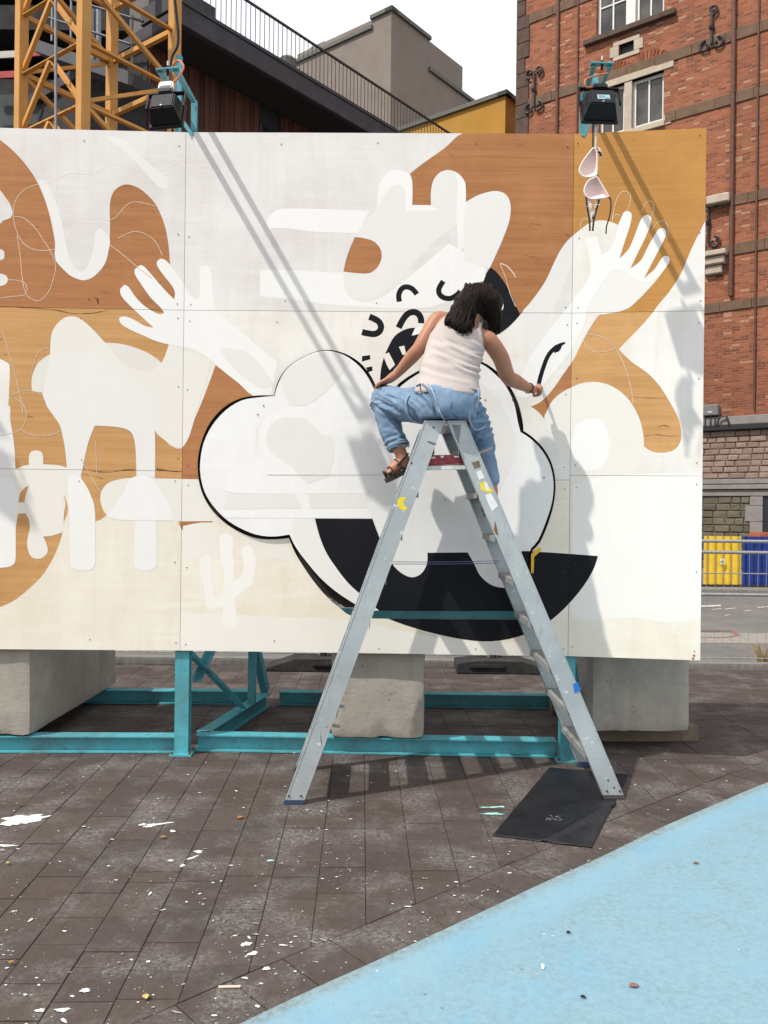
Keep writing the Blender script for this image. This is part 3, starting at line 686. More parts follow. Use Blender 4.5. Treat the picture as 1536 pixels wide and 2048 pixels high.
ov('white_paint_cactus', T_thin, 3, ZK([(250, 1480), (260, 1430), (300, 1415), (345, 1435), (355, 1500), (345, 1560), (360, 1640), (355, 1760), (410, 1730), (430, 1650), (415, 1560), (425, 1510), (460, 1500), (490, 1530), (520, 1600), (510, 1700), (490, 1790), (400, 1860), (365, 1900), (375, 2000), (380, 2100), (300, 2110), (275, 2050), (280, 1950), (200, 1975), (150, 1940), (140, 1830), (105, 1660), (120, 1590), (160, 1570), (190, 1600), (200, 1700), (205, 1800), (220, 1880), (270, 1860), (285, 1700), (260, 1580)]))
ov('tan_thin_wash', thickpaint('thin_tan_wash', (0.735, 0.655, 0.50), 0.05, 0.75, 0.7), 1, [(366, 1052), (420, 1045), (470, 1062), (560, 1085), (590, 1125), (560, 1118), (470, 1115), (366, 1120)])
ov('cream_paint_band', thickpaint('cream_paint_coat', (0.80, 0.765, 0.68), 0.05), 2, [(362, 1225), (520, 1232), (690, 1240), (900, 1278), (1134, 1285), (1134, 1330), (355, 1320)])
ov('white_paint_ear', T_grey, 2, ZC([(620, 430), (620, 330), (640, 260), (690, 220), (740, 215), (793, 232), (805, 265), (808, 320), (806, 397), (905, 398), (905, 330), (915, 275), (940, 235), (975, 215), (1010, 213), (1050, 230), (1080, 265), (1090, 310), (1088, 480), (960, 560), (820, 700), (700, 820), (600, 890), (520, 900), (460, 860), (442, 750), (500, 757), (570, 760), (610, 740), (635, 705), (645, 665), (635, 625), (605, 592), (560, 575), (503, 567), (560, 480)]))
ov('white_paint_ear_edge', T_bright, 3, ZC([(625, 420), (630, 300), (680, 225), (740, 212), (790, 235), (805, 265), (808, 320), (806, 400), (905, 402), (940, 425), (860, 432), (770, 430), (770, 330), (740, 290), (700, 300), (650, 360)]))
ov('white_paint_ear_edge', T_bright, 3, ZC([(1030, 225), (1080, 265), (1090, 310), (1090, 390), (1082, 620), (1050, 640), (1040, 400), (1050, 290)]))
ov('white_paint_long_ear', T_soft, 3, ZC([(1090, 382), (1150, 348), (1210, 328), (1260, 324), (1300, 340), (1322, 375), (1328, 430), (1315, 500), (1285, 580), (1250, 660), (1215, 735), (1080, 690), (1080, 500)]))
ov('white_paint_finger', T_bright, 2, ZC([(40, 480), (80, 430), (160, 415), (580, 428), (560, 470), (520, 545), (300, 540), (120, 520), (45, 525)]))
ov('white_paint_finger', T_bright, 2, ZC([(0, 745), (120, 740), (300, 750), (442, 755), (450, 840), (500, 900), (600, 905), (700, 850), (1000, 600), (1200, 720), (1190, 800), (1100, 830), (900, 940), (420, 930), (200, 900), (0, 880)]))
ov('white_paint_forearm', T_bright, 3, ZR([(540, 690), (620, 680), (650, 800), (720, 740), (760, 607), (775, 565), (790, 530), (815, 517), (838, 528), (842, 560), (830, 620), (800, 710), (765, 822), (825, 760), (860, 680), (890, 600), (915, 555), (945, 543), (968, 558), (965, 600), (930, 690), (890, 770), (835, 885), (905, 830), (950, 740), (985, 680), (1015, 635), (1045, 628), (1062, 650), (1055, 690), (1010, 780), (922, 948), (990, 890), (1025, 835), (1050, 805), (1075, 808), (1086, 830), (1075, 860), (1000, 950), (900, 975), (780, 900), (720, 900), (640, 1000), (560, 1140), (540, 1240), (470, 1380), (380, 1510), (200, 1700), (100, 1700), (200, 1440), (420, 1150), (560, 960), (575, 840)]))
ov('white_paint_palm', T_soft, 2, ZR([(700, 1175), (770, 1160), (830, 1135), (880, 1090), (930, 1040), (1000, 950), (900, 960), (760, 880), (640, 980), (560, 1150), (640, 1180)]))
ov('white_paint_sleeve', T_grey, 2, ZR([(140, 1190), (190, 1110), (250, 1030), (300, 950), (350, 840), (400, 750), (470, 690), (470, 800), (440, 920), (360, 1110), (260, 1330), (205, 1440)]))
ov('white_paint_dome', T_warm, 2, ZR([(285, 1850), (300, 1800), (330, 1740), (380, 1690), (450, 1650), (520, 1622), (600, 1612), (680, 1625), (750, 1660), (810, 1710), (860, 1780), (900, 1870), (918, 1960), (920, 2025), (900, 2150), (700, 2250), (500, 2200), (380, 2050)]))
ov('white_paint_dome_heart', T_bright, 3, ZR([(480, 1900), (560, 1850), (650, 1860), (690, 1940), (700, 2060), (640, 2160), (540, 2180), (460, 2080)]))
ov('white_paint_corner', T_soft, 2, ZR([(1330, 560), (1280, 650), (1230, 750), (1180, 870), (1140, 950), (1080, 1040), (1200, 1000), (1330, 900)]))
ov('white_paint_field', T_thin, 2, [(1146, 968), (1240, 950), (1415, 945), (1415, 1232), (1340, 1246), (1260, 1236), (1190, 1244), (1142, 1236), (1143, 1100)])
# black on the wall
ov('black_paint_head', T_black, 4, ZC([(1218, 728), (1250, 750), (1290, 800), (1330, 870), (1355, 930), (1378, 978), (1320, 1040), (1255, 1085), (1180, 1110), (1130, 1000), (1180, 810)]))
ov('white_paint_eye', T_bright, 5, ZC([(1268, 885), (1284, 905), (1290, 932), (1282, 955), (1252, 975), (1235, 960), (1240, 900)]))
ov('black_paint_mouth', T_black, 4, ZQ([(1100, 770), (1245, 773), (1492, 790), (1470, 850), (1420, 925), (1350, 1000), (1280, 1050), (1200, 1085), (1100, 1102), (1000, 1095), (880, 1070), (780, 1040), (715, 1015), (640, 985), (700, 900)]), 3, 40)
def stroke(name, pts, w): 
    pp = round_poly(pts, closed=False, k=5, sharp=120); w = w[:len(pp)] + [w[-1]] * max(0, len(pp) - len(w)) if isinstance(w, list) else w; ov(name, T_black, 5, None, raw=wp(ribbon(pp, w)))
stroke('black_paint_stroke', [(1076.5, 774), (1080, 757), (1086, 737), (1093, 718), (1100, 706), (1109, 697), (1120, 690), (1130, 685.5)], [8.5] * 26 + [9.5, 9, 8, 7.5, 7, 6.5, 6, 5, 4.5, 4])
ov('black_paint_dab', T_black, 6, [(1104, 704), (1108, 702), (1109, 707), (1112, 705), (1116, 704), (1121, 699), (1124, 691), (1114, 693)], 2, 30)
stroke('black_paint_curl', ZP([(365, 318), (362, 272), (382, 236), (412, 227), (445, 240), (472, 272)]), 10.5)
stroke('black_paint_curl', ZP([(635, 192), (608, 238), (612, 272), (640, 294), (680, 297), (715, 278), (740, 254)]), 10.5)
stroke('black_paint_curl', ZP([(360, 478), (395, 415), (430, 385), (470, 385), (495, 415), (498, 450)]), 12.5)
stroke('black_paint_curl', ZP([(180, 410), (232, 435), (252, 468), (242, 500), (212, 516), (170, 512), (135, 504)]), 12.5)
ov('black_paint_face', T_black, 4, ZP([(450, 478), (395, 490), (335, 530), (295, 600), (268, 665), (252, 730), (246, 800), (310, 800), (325, 745), (380, 690), (460, 650), (540, 620), (540, 520), (500, 485)]))
ov('white_paint_tooth', T_warm, 6, ZP([(265, 645), (300, 630), (322, 672), (338, 705), (305, 738), (285, 700)]), 2, 30)
ov('white_paint_tooth', T_warm, 6, ZP([(362, 595), (395, 588), (406, 640), (385, 645)]), 2, 30)
ov('white_paint_patch', T_bright, 6, ZP([(440, 525), (462, 478), (520, 470), (520, 500), (470, 520)]), 2, 30)
ov('black_paint_square', T_black, 5, ZP([(135, 652), (185, 645), (186, 672), (135, 686)]), 1, 10)
ov('black_paint_square', T_black, 5, ZP([(160, 722), (198, 714), (200, 742), (172, 752)]), 1, 10)
def chalk(pts, mat, w=1.5, layer=6):
    pp = round_poly(pts, closed=False, k=5, sharp=150); ov('chalk_line', mat, layer, None, raw=wp(ribbon(pp, w)))
for pts in (Z6([(230, 318), (150, 350), (95, 410), (78, 490), (95, 590), (140, 670), (200, 705), (260, 712), (325, 703)]),
            Z6([(80, 512), (140, 520), (200, 570), (250, 640), (300, 720), (328, 790), (320, 860), (290, 950), (240, 1005), (190, 1000), (150, 960), (130, 860), (120, 740), (100, 620)]),
            Z6([(45, 885), (110, 890), (150, 910), (160, 945), (140, 975), (60, 985), (0, 995)]),
            Z6([(650, 530), (690, 510), (740, 450), (790, 425), (850, 432), (920, 450)]), Z6([(650, 680), (730, 740), (800, 800), (900, 880)]), Z6([(700, 640), (800, 600), (900, 640), (960, 740)]),
            ZR([(718, 590), (725, 530), (745, 450), (775, 400), (810, 395), (835, 420), (830, 470), (815, 520)]), ZR([(905, 530), (930, 475), (955, 455), (980, 470), (982, 520), (965, 560)]),
            ZR([(975, 640), (1000, 600), (1040, 580), (1068, 605), (1078, 650), (1060, 690)]), ZR([(515, 630), (520, 585), (545, 565), (565, 580)]), ZR([(718, 590), (725, 555), (750, 540), (768, 550)]),
            ZR([(530, 1340), (560, 1390), (610, 1420), (680, 1415), (745, 1395)]), ZR([(560, 1310), (640, 1320), (710, 1360), (770, 1450), (810, 1550), (840, 1660), (850, 1750)]),
            ZR([(0, 860), (30, 930), (50, 1000), (70, 1060), (100, 1130)]), Z7([(180, 410), (220, 300), (280, 270)]), Z7([(0, 770), (60, 760), (120, 730), (150, 660), (130, 590), (80, 560)]),
            Z7([(50, 560), (110, 520), (180, 515), (240, 540)]), Z7([(120, 740), (200, 770), (280, 770), (345, 745)]), Z7([(10, 170), (60, 330), (110, 520), (130, 640)]), Z7([(470, 920), (520, 1010), (570, 1090)]), Z7([(545, 800), (548, 900), (552, 1000)])):
    chalk(pts, T_chalk)
chalk(ZR([(0, 855), (40, 870), (80, 910), (100, 945)]), T_chalk, 3.0)
for pts in (Z6([(230, 318), (320, 300), (400, 258), (480, 258), (560, 258), (640, 210), (720, 205), (800, 235), (900, 240), (960, 235), (1040, 200), (1090, 200)]), Z6([(1100, 200), (1130, 215), (1240, 250), (1340, 225), (1430, 225)]),
            Z6([(380, 650), (430, 580), (490, 545), (560, 548), (645, 550)]), Z6([(930, 450), (1000, 442), (1080, 455)]), Z6([(1100, 465), (1130, 468), (1210, 445), (1270, 465), (1330, 510), (1400, 512)])):
    chalk(pts, T_chalkw, 1.6)

LAY = 0.0004
M_crack = plain('dark_wood_crack', (0.13, 0.062, 0.026), 0.9, 0.4, 50)
for pts_, w_ in ((Z6([(0, 1042), (100, 1046), (200, 1052), (330, 1064), (420, 1083), (500, 1084), (560, 1080), (640, 1062)]), [1, 2.5, 1.5, 3, 1.2, 2.5, 2, 0.6]), (Z6([(560, 990), (575, 1000), (580, 1030)]), [4, 7, 3]), (Z7([(95, 945), (150, 955), (170, 958)]), [1, 3, 1]), (Z7([(470, 955), (540, 975), (640, 978), (700, 968), (770, 965)]), [1, 3, 1.5, 4, 1.5]),
                 (Z7([(890, 962), (910, 965), (960, 972), (1038, 978)]), [6, 5, 2.5, 1]), (Z7([(470, 990), (560, 1010), (600, 1020)]), [0.6, 1.6, 0.5]), (ZR([(830, 1706), (930, 1714), (1060, 1716)]), [0.8, 1.5, 0.8]), (ZR([(922, 1958), (1000, 1950), (1080, 1958), (1150, 1955)]), [0.8, 2, 1.2, 0.8]), (ZR([(1010, 1900), (1050, 1890), (1085, 1905)]), [1, 2.5, 1]),
                 (ZR([(150, 800), (200, 810), (240, 815)]), [0.5, 1, 0.5]), (ZR([(200, 600), (260, 606)]), [0.6, 0.9]), (Z6([(600, 955), (640, 962)]), [1, 1.4]), (Z6([(870, 1060), (935, 1068), (968, 1072)]), [1, 2, 1])):
    p2_ = round_poly(pts_, closed=False, k=3, sharp=150); n_ = len(p2_); ww_ = [0.6 * max(0.5, w_[min(len(w_) - 1, i // 3)] + 0.8 * math.sin(i * 2.1)) for i in range(n_)]; ov('wood_crack', M_crack, 0, None, raw=wp(ribbon(p2_, ww_)))
OV.sort(key=lambda o: o[2])
def stack(items, step):
    # each coat sits just above the coats it overlaps
    out = []; lv = []
    for n, m, l, p in items:
        b = bbox(p); k = 1 + max([q for q, c in lv if not (c[2] < b[0] or c[0] > b[2] or c[3] < b[1] or c[1] > b[3])], default=0); lv.append((k, b)); out.append((n, m, step * k + 0.0004, p))
    return out
OV = stack(OV, 0.00016)
for (si, a0, a1, z0, z1, pk, wk) in PANELS:
    r0 = rect(a0 + GAP, z0 + GAP, a1 - GAP, z1 - GAP); fn = wall_fn(si)
    vo, tr = region([r0], [HOLE]); b = BM(); sheet(b, vo, tr, fn, 0.0, 0.018)
    pan = obj('panel', b, [PLY[pk], M_edge], wall)
    for f in pan.data.polygons:
        if f.normal.dot(Vector((SECS[si]['n'].x, SECS[si]['n'].y, 0))) < 0.5: f.material_index = 1
    vo, tr = region([r0], [HOLE] + BROWN)
    if tr:
        b = BM(); sheet(b, vo, tr, fn, LAY); obj('white_paint_ground', b, WASH[wk], pan)
    for name, mat, layer, poly in OV:
        pb = bbox(poly)
        if pb[2] < a0 or pb[0] > a1 or pb[3] < z0 or pb[1] > z1: continue
        vo, tr = region([poly, r0], [HOLE])
        if name == 'wood_crack': tr = [q_ for q_ in tr if any(pip(((vo[q_[0]].x + vo[q_[1]].x + vo[q_[2]].x) / 3, (vo[q_[0]].y + vo[q_[1]].y + vo[q_[2]].y) / 3), w_) for w_ in BROWN)]
        if tr:
            b = BM(); sheet(b, vo, tr, fn, layer); obj(name, b, mat, pan)
    # screws along the edges
    b = BM(); rr = random.Random(int(a0 * 100 + z0 * 77))
    nrm = Vector((SECS[si]['n'].x, SECS[si]['n'].y, 0)); k = 0
    pts = []
    for zz in (z0 + 0.06, (z0 + z1) / 2 + rr.uniform(-.1, .1), z1 - 0.06):
        for ss in (a0 + 0.035, a1 - 0.035): pts.append((ss + rr.uniform(-.01, .01), zz + rr.uniform(-.03, .03)))
    ns = max(1, int((a1 - a0) / 0.6))
    for q in range(1, ns):
        ss = a0 + (a1 - a0) * q / ns
        pts += [(ss + rr.uniform(-.05, .05), z0 + 0.04 + rr.uniform(-.01, .03)), (ss + rr.uniform(-.05, .05), z1 - 0.05 + rr.uniform(-.03, .01))]
    for ss, zz in pts:
        if pip((ss, zz), HOLE): continue
        b2 = BM(); disc(b2, fn(ss, zz, 0.0), nrm, 0.0034, 8, 0.0036); obj('screw', b2, M_screw, pan)
# the loose cloud-shaped piece standing proud of its opening
fn1 = wall_fn(1)
vo, tr = region([PIECE]); b = BM(); sheet(b, vo, tr, fn1, PIECE_OFF, 0.018)
M_cool = WASH['cool']
piece = obj('cloud_panel', b, [M_cool, plain('black_painted_edge', (0.02, 0.018, 0.015), 0.8)], wall, label='cloud shaped white plywood piece with black mouth')
nv = Vector((SECS[1]['n'].x, SECS[1]['n'].y, 0))
for f in piece.data.polygons:
    if f.normal.dot(nv) < 0.5: f.material_index = 1
PV = []
def pv(name, mat, layer, pts, k=3, sharp=50): PV.append((name, mat, layer, round_poly(wp(pts, PIECE_OFF), k=k, sharp=sharp)))
pv('white_paint_circle', T_grey, 2, ZK([(520, 680), (540, 620), (600, 560), (700, 520), (830, 505), (940, 540), (1030, 610), (1080, 720), (1090, 850), (1050, 1000), (900, 1050), (760, 930), (600, 830), (530, 760)]))
pv('white_paint_ring', T_bright, 3, ZK([(540, 640), (600, 560), (700, 520), (830, 505), (940, 540), (1030, 610), (1090, 700), (1000, 690), (900, 590), (800, 570), (690, 580), (620, 640), (590, 730), (640, 830), (780, 930), (880, 1060), (900, 1150), (930, 1290), (860, 1290), (820, 1150), (700, 1000), (600, 880), (545, 780)]))
pv('white_paint_stripe', T_bright, 3, ZK([(290, 1080), (330, 980), (460, 940), (500, 870), (580, 870), (760, 980), (880, 1080), (1340, 1100), (1340, 1120), (380, 1122)]))
pv('white_paint_stripe', T_bright, 3, ZK([(270, 1240), (1340, 1230), (1380, 1305), (300, 1300)]))
pv('grey_paint_stripe', T_grey, 2, ZK([(310, 1124), (1340, 1120), (1330, 1228), (280, 1238)]))
pv('grey_paint_fan', T_grey, 2, ZK([(690, 290), (800, 180), (950, 110), (1100, 90), (1210, 160), (1080, 330), (900, 470), (760, 470)]))
pv('white_paint_jaw', T_soft, 3, ZK([(800, 1310), (940, 1305), (970, 1400), (1030, 1550), (1120, 1720), (1240, 1850), (1330, 1960), (1230, 1960), (1080, 1850), (950, 1700), (830, 1500), (780, 1400)]))
pv('white_paint_cheek', T_grey, 2, [(935, 760), (980, 780), (1018, 840), (1030, 900), (1000, 980), (960, 1000), (940, 900)])
pv('black_paint_mouth', T_black, 4, ZQ([(457, 653), (475, 720), (500, 780), (540, 840), (580, 890), (630, 935), (700, 995), (760, 1010), (1300, 1010), (1300, 773), (1213, 772), (1200, 830), (1180, 885), (1150, 907), (1100, 895), (1060, 860), (1040, 820), (1015, 777), (868, 778), (866, 820), (845, 855), (810, 868), (770, 850), (735, 812), (700, 740), (667, 654)]), 3, 45)
PV.sort(key=lambda o: o[2])
PV = stack(PV, 0.0002)
for name, mat, layer, poly in PV:
    vo, tr = region([poly, PIECE]); b = BM(); sheet(b, vo, tr, fn1, PIECE_OFF + layer); obj(name, b, mat, piece)
vo, tr = region([round_poly(wp(ZM(370, 680, 3.657, [(600, 984), (1430, 984), (1430, 988), (600, 988)]), PIECE_OFF), k=1)]); b = BM(); sheet(b, vo, tr, fn1, PIECE_OFF + 0.003); obj('panel_joint', b, plain('faint_joint', (0.50, 0.46, 0.42), 0.9, 0.2, 30), piece)
for px, py in ((533 / 3.657 + 370, 545 / 3.657 + 680), (575 / 3.657 + 370, 480 / 3.657 + 680), (1025, 800), (890, 1000), (1088, 955), (970, 800)):
    s_, z_ = wall_sz(px, py, PIECE_OFF); b2 = BM(); disc(b2, fn1(s_, z_, PIECE_OFF), nv, 0.004, 8, 0.0045); obj('screw', b2, M_screw, piece)
# dark sheet added to keep the cut line dark, open low down
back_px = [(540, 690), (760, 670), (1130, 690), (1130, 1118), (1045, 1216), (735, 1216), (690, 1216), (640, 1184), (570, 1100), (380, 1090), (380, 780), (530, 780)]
vo, tr = region([wp(back_px)]); b = BM(); sheet(b, vo, tr, fn1, -0.03, 0.012); obj('gap_dark_sheet', b, M_back, wall)
# black and yellow tape on the cut edge
b = BM(); q = wp([(1062, 1108), (1078, 1094), (1083, 1100), (1068, 1114), (1067, 1146), (1062, 1146)]); vo, tr = region([q]); sheet(b, vo, tr, fn1, 0.0045); obj('yellow_tape', b, plain('yellow_tape', (0.72, 0.44, 0.02), 0.5), wall)
for px, py in ((1388, 1311), (1386, 1317)):
    s_, z_ = wall_sz(px, py); b2 = BM(); disc(b2, wall_fn(2)(s_, z_, 0.001), Vector((SECS[2]['n'].x, SECS[2]['n'].y, 0)), 0.007, 10, 0.0012); obj('red_paint_dot', b2, plain('red_dot', (0.45, 0.06, 0.03), 0.6), wall)
# ------------------------------------------------------------------ steel frame, blocks, lamps
def steel(name, col, chip=(0.05, 0.06, 0.06)):
    t = NT(name); c = t.mix(t.rng(t.noise(5, 5), 0.3, 0.7), tuple(x * 0.88 for x in col), tuple(x * 1.08 for x in col))
    c = t.mix(t.rng(t.noise(22, 8, 0.8), 0.57, 0.68, 0, 0.85), c, chip)
    c = t.mix(t.rng(t.noise(4, 8, 0.75), 0.45, 0.7, 0, 0.6), c, (0.085, 0.10, 0.095)); c = t.mix(t.rng(t.noise(1, 5, 0.7, stretch=(14, 14, 5)), 0.6, 0.72, 0, 0.6), c, (0.16, 0.085, 0.045))
    t.bump(t.noise(60, 4), 0.08, 0.002); return t.out(c, 0.48, 0, 0.5)
M_teal = steel('teal_painted_steel', (0.075, 0.36, 0.42))
M_boltf = plain('rusty_bolt', (0.14, 0.085, 0.055), 0.7, 0.3, 60, metal=0.3)
frame = empty('steel_frame', (0, 5.5, 0), 'teal painted steel frame with beams and raking struts behind the mural wall', 'steel frame')
def part(name, prof, p0, p1, up=(0, 0, 1), mat=M_teal, parent=frame, smooth=False):
    b = BM(); sweep(b, prof, p0, p1, Vector(up)); return obj(name, b, mat, parent)
YF, YR = 5.33, 6.62
PX = [(-1.262, 5.262), (1.165, 5.222)]
for k, (x, y) in enumerate(PX):
    part('post', ibeam(0.088, 0.075, 0.009), (x, y, 0.012), (x, y, 3.90), (0, 1, 0))
    b = BM(); box(b, (x, y, 0.006), (0.14, 0.13, 0.012)); bp_ = obj('base_plate', b, M_teal, frame)
    for sx_ in (-1, 1):
        for sy_ in (-1, 1): b = BM(); tube(b, [(x + sx_ * 0.056, y + sy_ * 0.052, 0.012), (x + sx_ * 0.056, y + sy_ * 0.052, 0.024)], 0.009, 6); obj('anchor_bolt', b, M_boltf, bp_)
    part('cross_beam', ibeam(0.09, 0.105), (x + 0.1, y + 0.13, 0.055), (x + 0.34, YR - 0.06, 0.055))
    part('raking_strut', angle(0.06, 0.06), (x + 0.33, YR, 0.115), (x + 0.06, y + 0.06, 2.3))
    part('upright_strut', angle(0.055, 0.055), (x + 0.29, 6.2, 0.112), (x + 0.29, 6.2, 0.86))
    part('diagonal_brace', angle(0.05, 0.05), (x + 0.05, y + 0.07, 0.62), (x + 0.27, 5.98, 0.14))
    part('diagonal_brace', angle(0.05, 0.05), (x + 0.06, y + 0.1, 0.45), (x + 0.3, 6.45, 1.25))
    part('tie_bar', angle(0.045, 0.045), (x + 0.1, 6.1, 0.55), (x + 0.55, 6.75, 0.55))
part('base_beam', ibeam(0.10, 0.105), (-4.0, YF - 0.10, 0.055), (PX[0][0] - 0.048, YF - 0.02, 0.055))
part('base_beam', ibeam(0.10, 0.105), (PX[0][0] + 0.075, YF + 0.03, 0.055), (PX[1][0] - 0.05, YF - 0.02, 0.055))
part('base_beam', ibeam(0.10, 0.105), (-4.0, YR, 0.055), (-1.05, YR + 0.02, 0.055))
part('base_beam', ibeam(0.10, 0.105), (-0.82, YR + 0.02, 0.055), (1.42, YR, 0.055))
for z in (0.80, 1.78, 2.80, 3.78):
    part('wall_rail', ibeam(0.05, 0.06, 0.006), (PX[0][0] + 0.05, 5.245, z), (PX[1][0] - 0.05, 5.215, z))
    part('wall_rail', ibeam(0.05, 0.06, 0.006), (-3.9, 5.19, z), (PX[0][0] - 0.05, 5.26, z))
    part('wall_rail', ibeam(0.05, 0.06, 0.006), (PX[1][0] + 0.05, 5.215, z), (1.90, 5.115, z))
# rail seen through the slot at the foot of the cloud opening
zz = P(890, 1229, 5.25).z
part('slot_rail', [(-0.02, -0.03), (0.02, -0.03), (0.02, 0.03), (-0.02, 0.03)], (-0.3, 5.262, zz), (1.0, 5.248, zz))

def concrete():
    t = NT('cast_concrete'); c = t.mix(t.rng(t.noise(2.4, 6, 0.65), 0.3, 0.7), (0.30, 0.275, 0.235), (0.42, 0.385, 0.335))
    c = t.mix(t.rng(t.noise(9, 8, 0.75), 0.5, 0.75, 0, 0.5), c, (0.24, 0.215, 0.175))
    c = t.mix(t.rng(t.noise(1.0, 5, 0.6, stretch=(5, 5, 0.8)), 0.55, 0.75, 0, 0.45), c, (0.20, 0.185, 0.16))
    vo_ = t.node('ShaderNodeTexVoronoi'); vo_.inputs['Scale'].default_value = 28.0; t.link(t.pos, vo_.inputs['Vector'])
    pit = t.math('MULTIPLY', t.rng(vo_.outputs['Distance'], 0.08, 0.2, 1.0, 0.0), t.rng(t.noise(5, 4), 0.56, 0.68)); c = t.mix(t.math('MULTIPLY', pit, 0.5), c, (0.10, 0.09, 0.075))
    h = t.math('SUBTRACT', t.noise(34, 8, 0.75), t.math('MULTIPLY', pit, 1.5)); t.bump(h, 0.7, 0.008); return t.out(c, 0.92, 0, 0.25)
M_conc = concrete()
def concrete_block(cx, y0, w, d, z0, h, rz, label, seed, chip=1.0):
    b = BM(); hw = w / 2
    n = 14
    box(b, (0, d / 2, h / 2), (w, d, h))
    bmesh.ops.subdivide_edges(b, edges=b.edges[:], cuts=n, use_grid_fill=True)
    rr = random.Random(seed); off = Vector((seed * 3.1, seed * 1.7, 0))
    for v in b.verts:
        x, y, z = v.co; ex_ = hw - abs(x); ey_ = min(y, d - y); ez_ = min(z, h - z)
        e = sorted((ex_, ey_, ez_)); 
        r = 0.03
        if e[1] < r:  # round the arris
            c = Vector((math.copysign(max(hw - r, 0), x) if ex_ < r else x, (r if y < d / 2 else d - r) if ey_ < r else y, (r if z < h / 2 else h - r) if ez_ < r else z))
            q = v.co - c
            if q.length > r: v.co = c + q * (r / q.length)
            nz = noise.noise(v.co * 9 + off) * 0.014 * chip + noise.noise(v.co * 24 + off) * 0.006 * chip
            v.co -= q.normalized() * max(0, nz)
        nb = noise.noise(v.co * 6 + off) * 0.003
        v.co += Vector((nb, nb, 0))
        if z < 0.12 and y < 0.02 and chip > 0.5:
            v.co.y += max(0, noise.noise(Vector((x * 9, z * 9, seed))) ) * 0.03
    bmesh.ops.rotate(b, verts=b.verts, matrix=Matrix.Rotation(rz, 3, 'Z'))
    bmesh.ops.translate(b, verts=b.verts, vec=(cx, y0, z0))
    o = obj('concrete_block', b, M_conc, origin=(cx, y0 + d / 2, z0), smooth=35)
    return tag(o, label, 'concrete block', 'ballast blocks behind the mural wall')
concrete_block(-0.025, 5.255, 0.60, 1.5, 0.1085, 0.62, 0.0, 'chipped concrete block under the middle of the wall, between the ladder legs', 3)
concrete_block(-2.62, 5.215, 0.82, 1.62, 0.1085, 0.62, -0.015, 'pale concrete block at the wall\'s far left end with long side showing', 8, 0.7)
rb = concrete_block(1.72, 5.49, 0.66, 1.3, 0.1085, 0.62, 0.03, 'shaded grey concrete block under the right end of the mural wall', 21, 0.6)
M_timber = plain('weathered_timber', (0.16, 0.12, 0.085), 0.9, 0.25, 12, bump=0.3)
for k, yy in enumerate((5.72, 6.45)):
    b = BM(); box(b, (1.74, yy, 0.053), (0.86, 0.11, 0.106), 0.03, 0.006)
    tag(obj('timber_bearer', b, M_timber, origin=(1.74, yy, 0)), ('front timber bearer under the shaded right concrete block', 'rear timber bearer under the shaded right concrete block')[k], 'timber')
b = BM(); c = G(1226, 1476); tube(b, [(c.x - 0.055, c.y, 0.018), (c.x - 0.05, c.y, 0.018), (c.x + 0.05, c.y + 0.004, 0.018), (c.x + 0.056, c.y + 0.004, 0.018)], [0.014, 0.018, 0.018, 0.014], 14)
can = obj('spray_can', b, plain('red_can_paint', (0.30, 0.015, 0.015), 0.35), origin=(c.x, c.y, 0), smooth=40); tag(can, 'small red can lying in the shade under the right concrete block', 'can')
b = BM(); box(b, (c.x, c.y - 0.018, 0.018), (0.05, 0.0015, 0.008)); obj('can_label', b, plain('can_label_print', (0.55, 0.35, 0.35), 0.5), can)

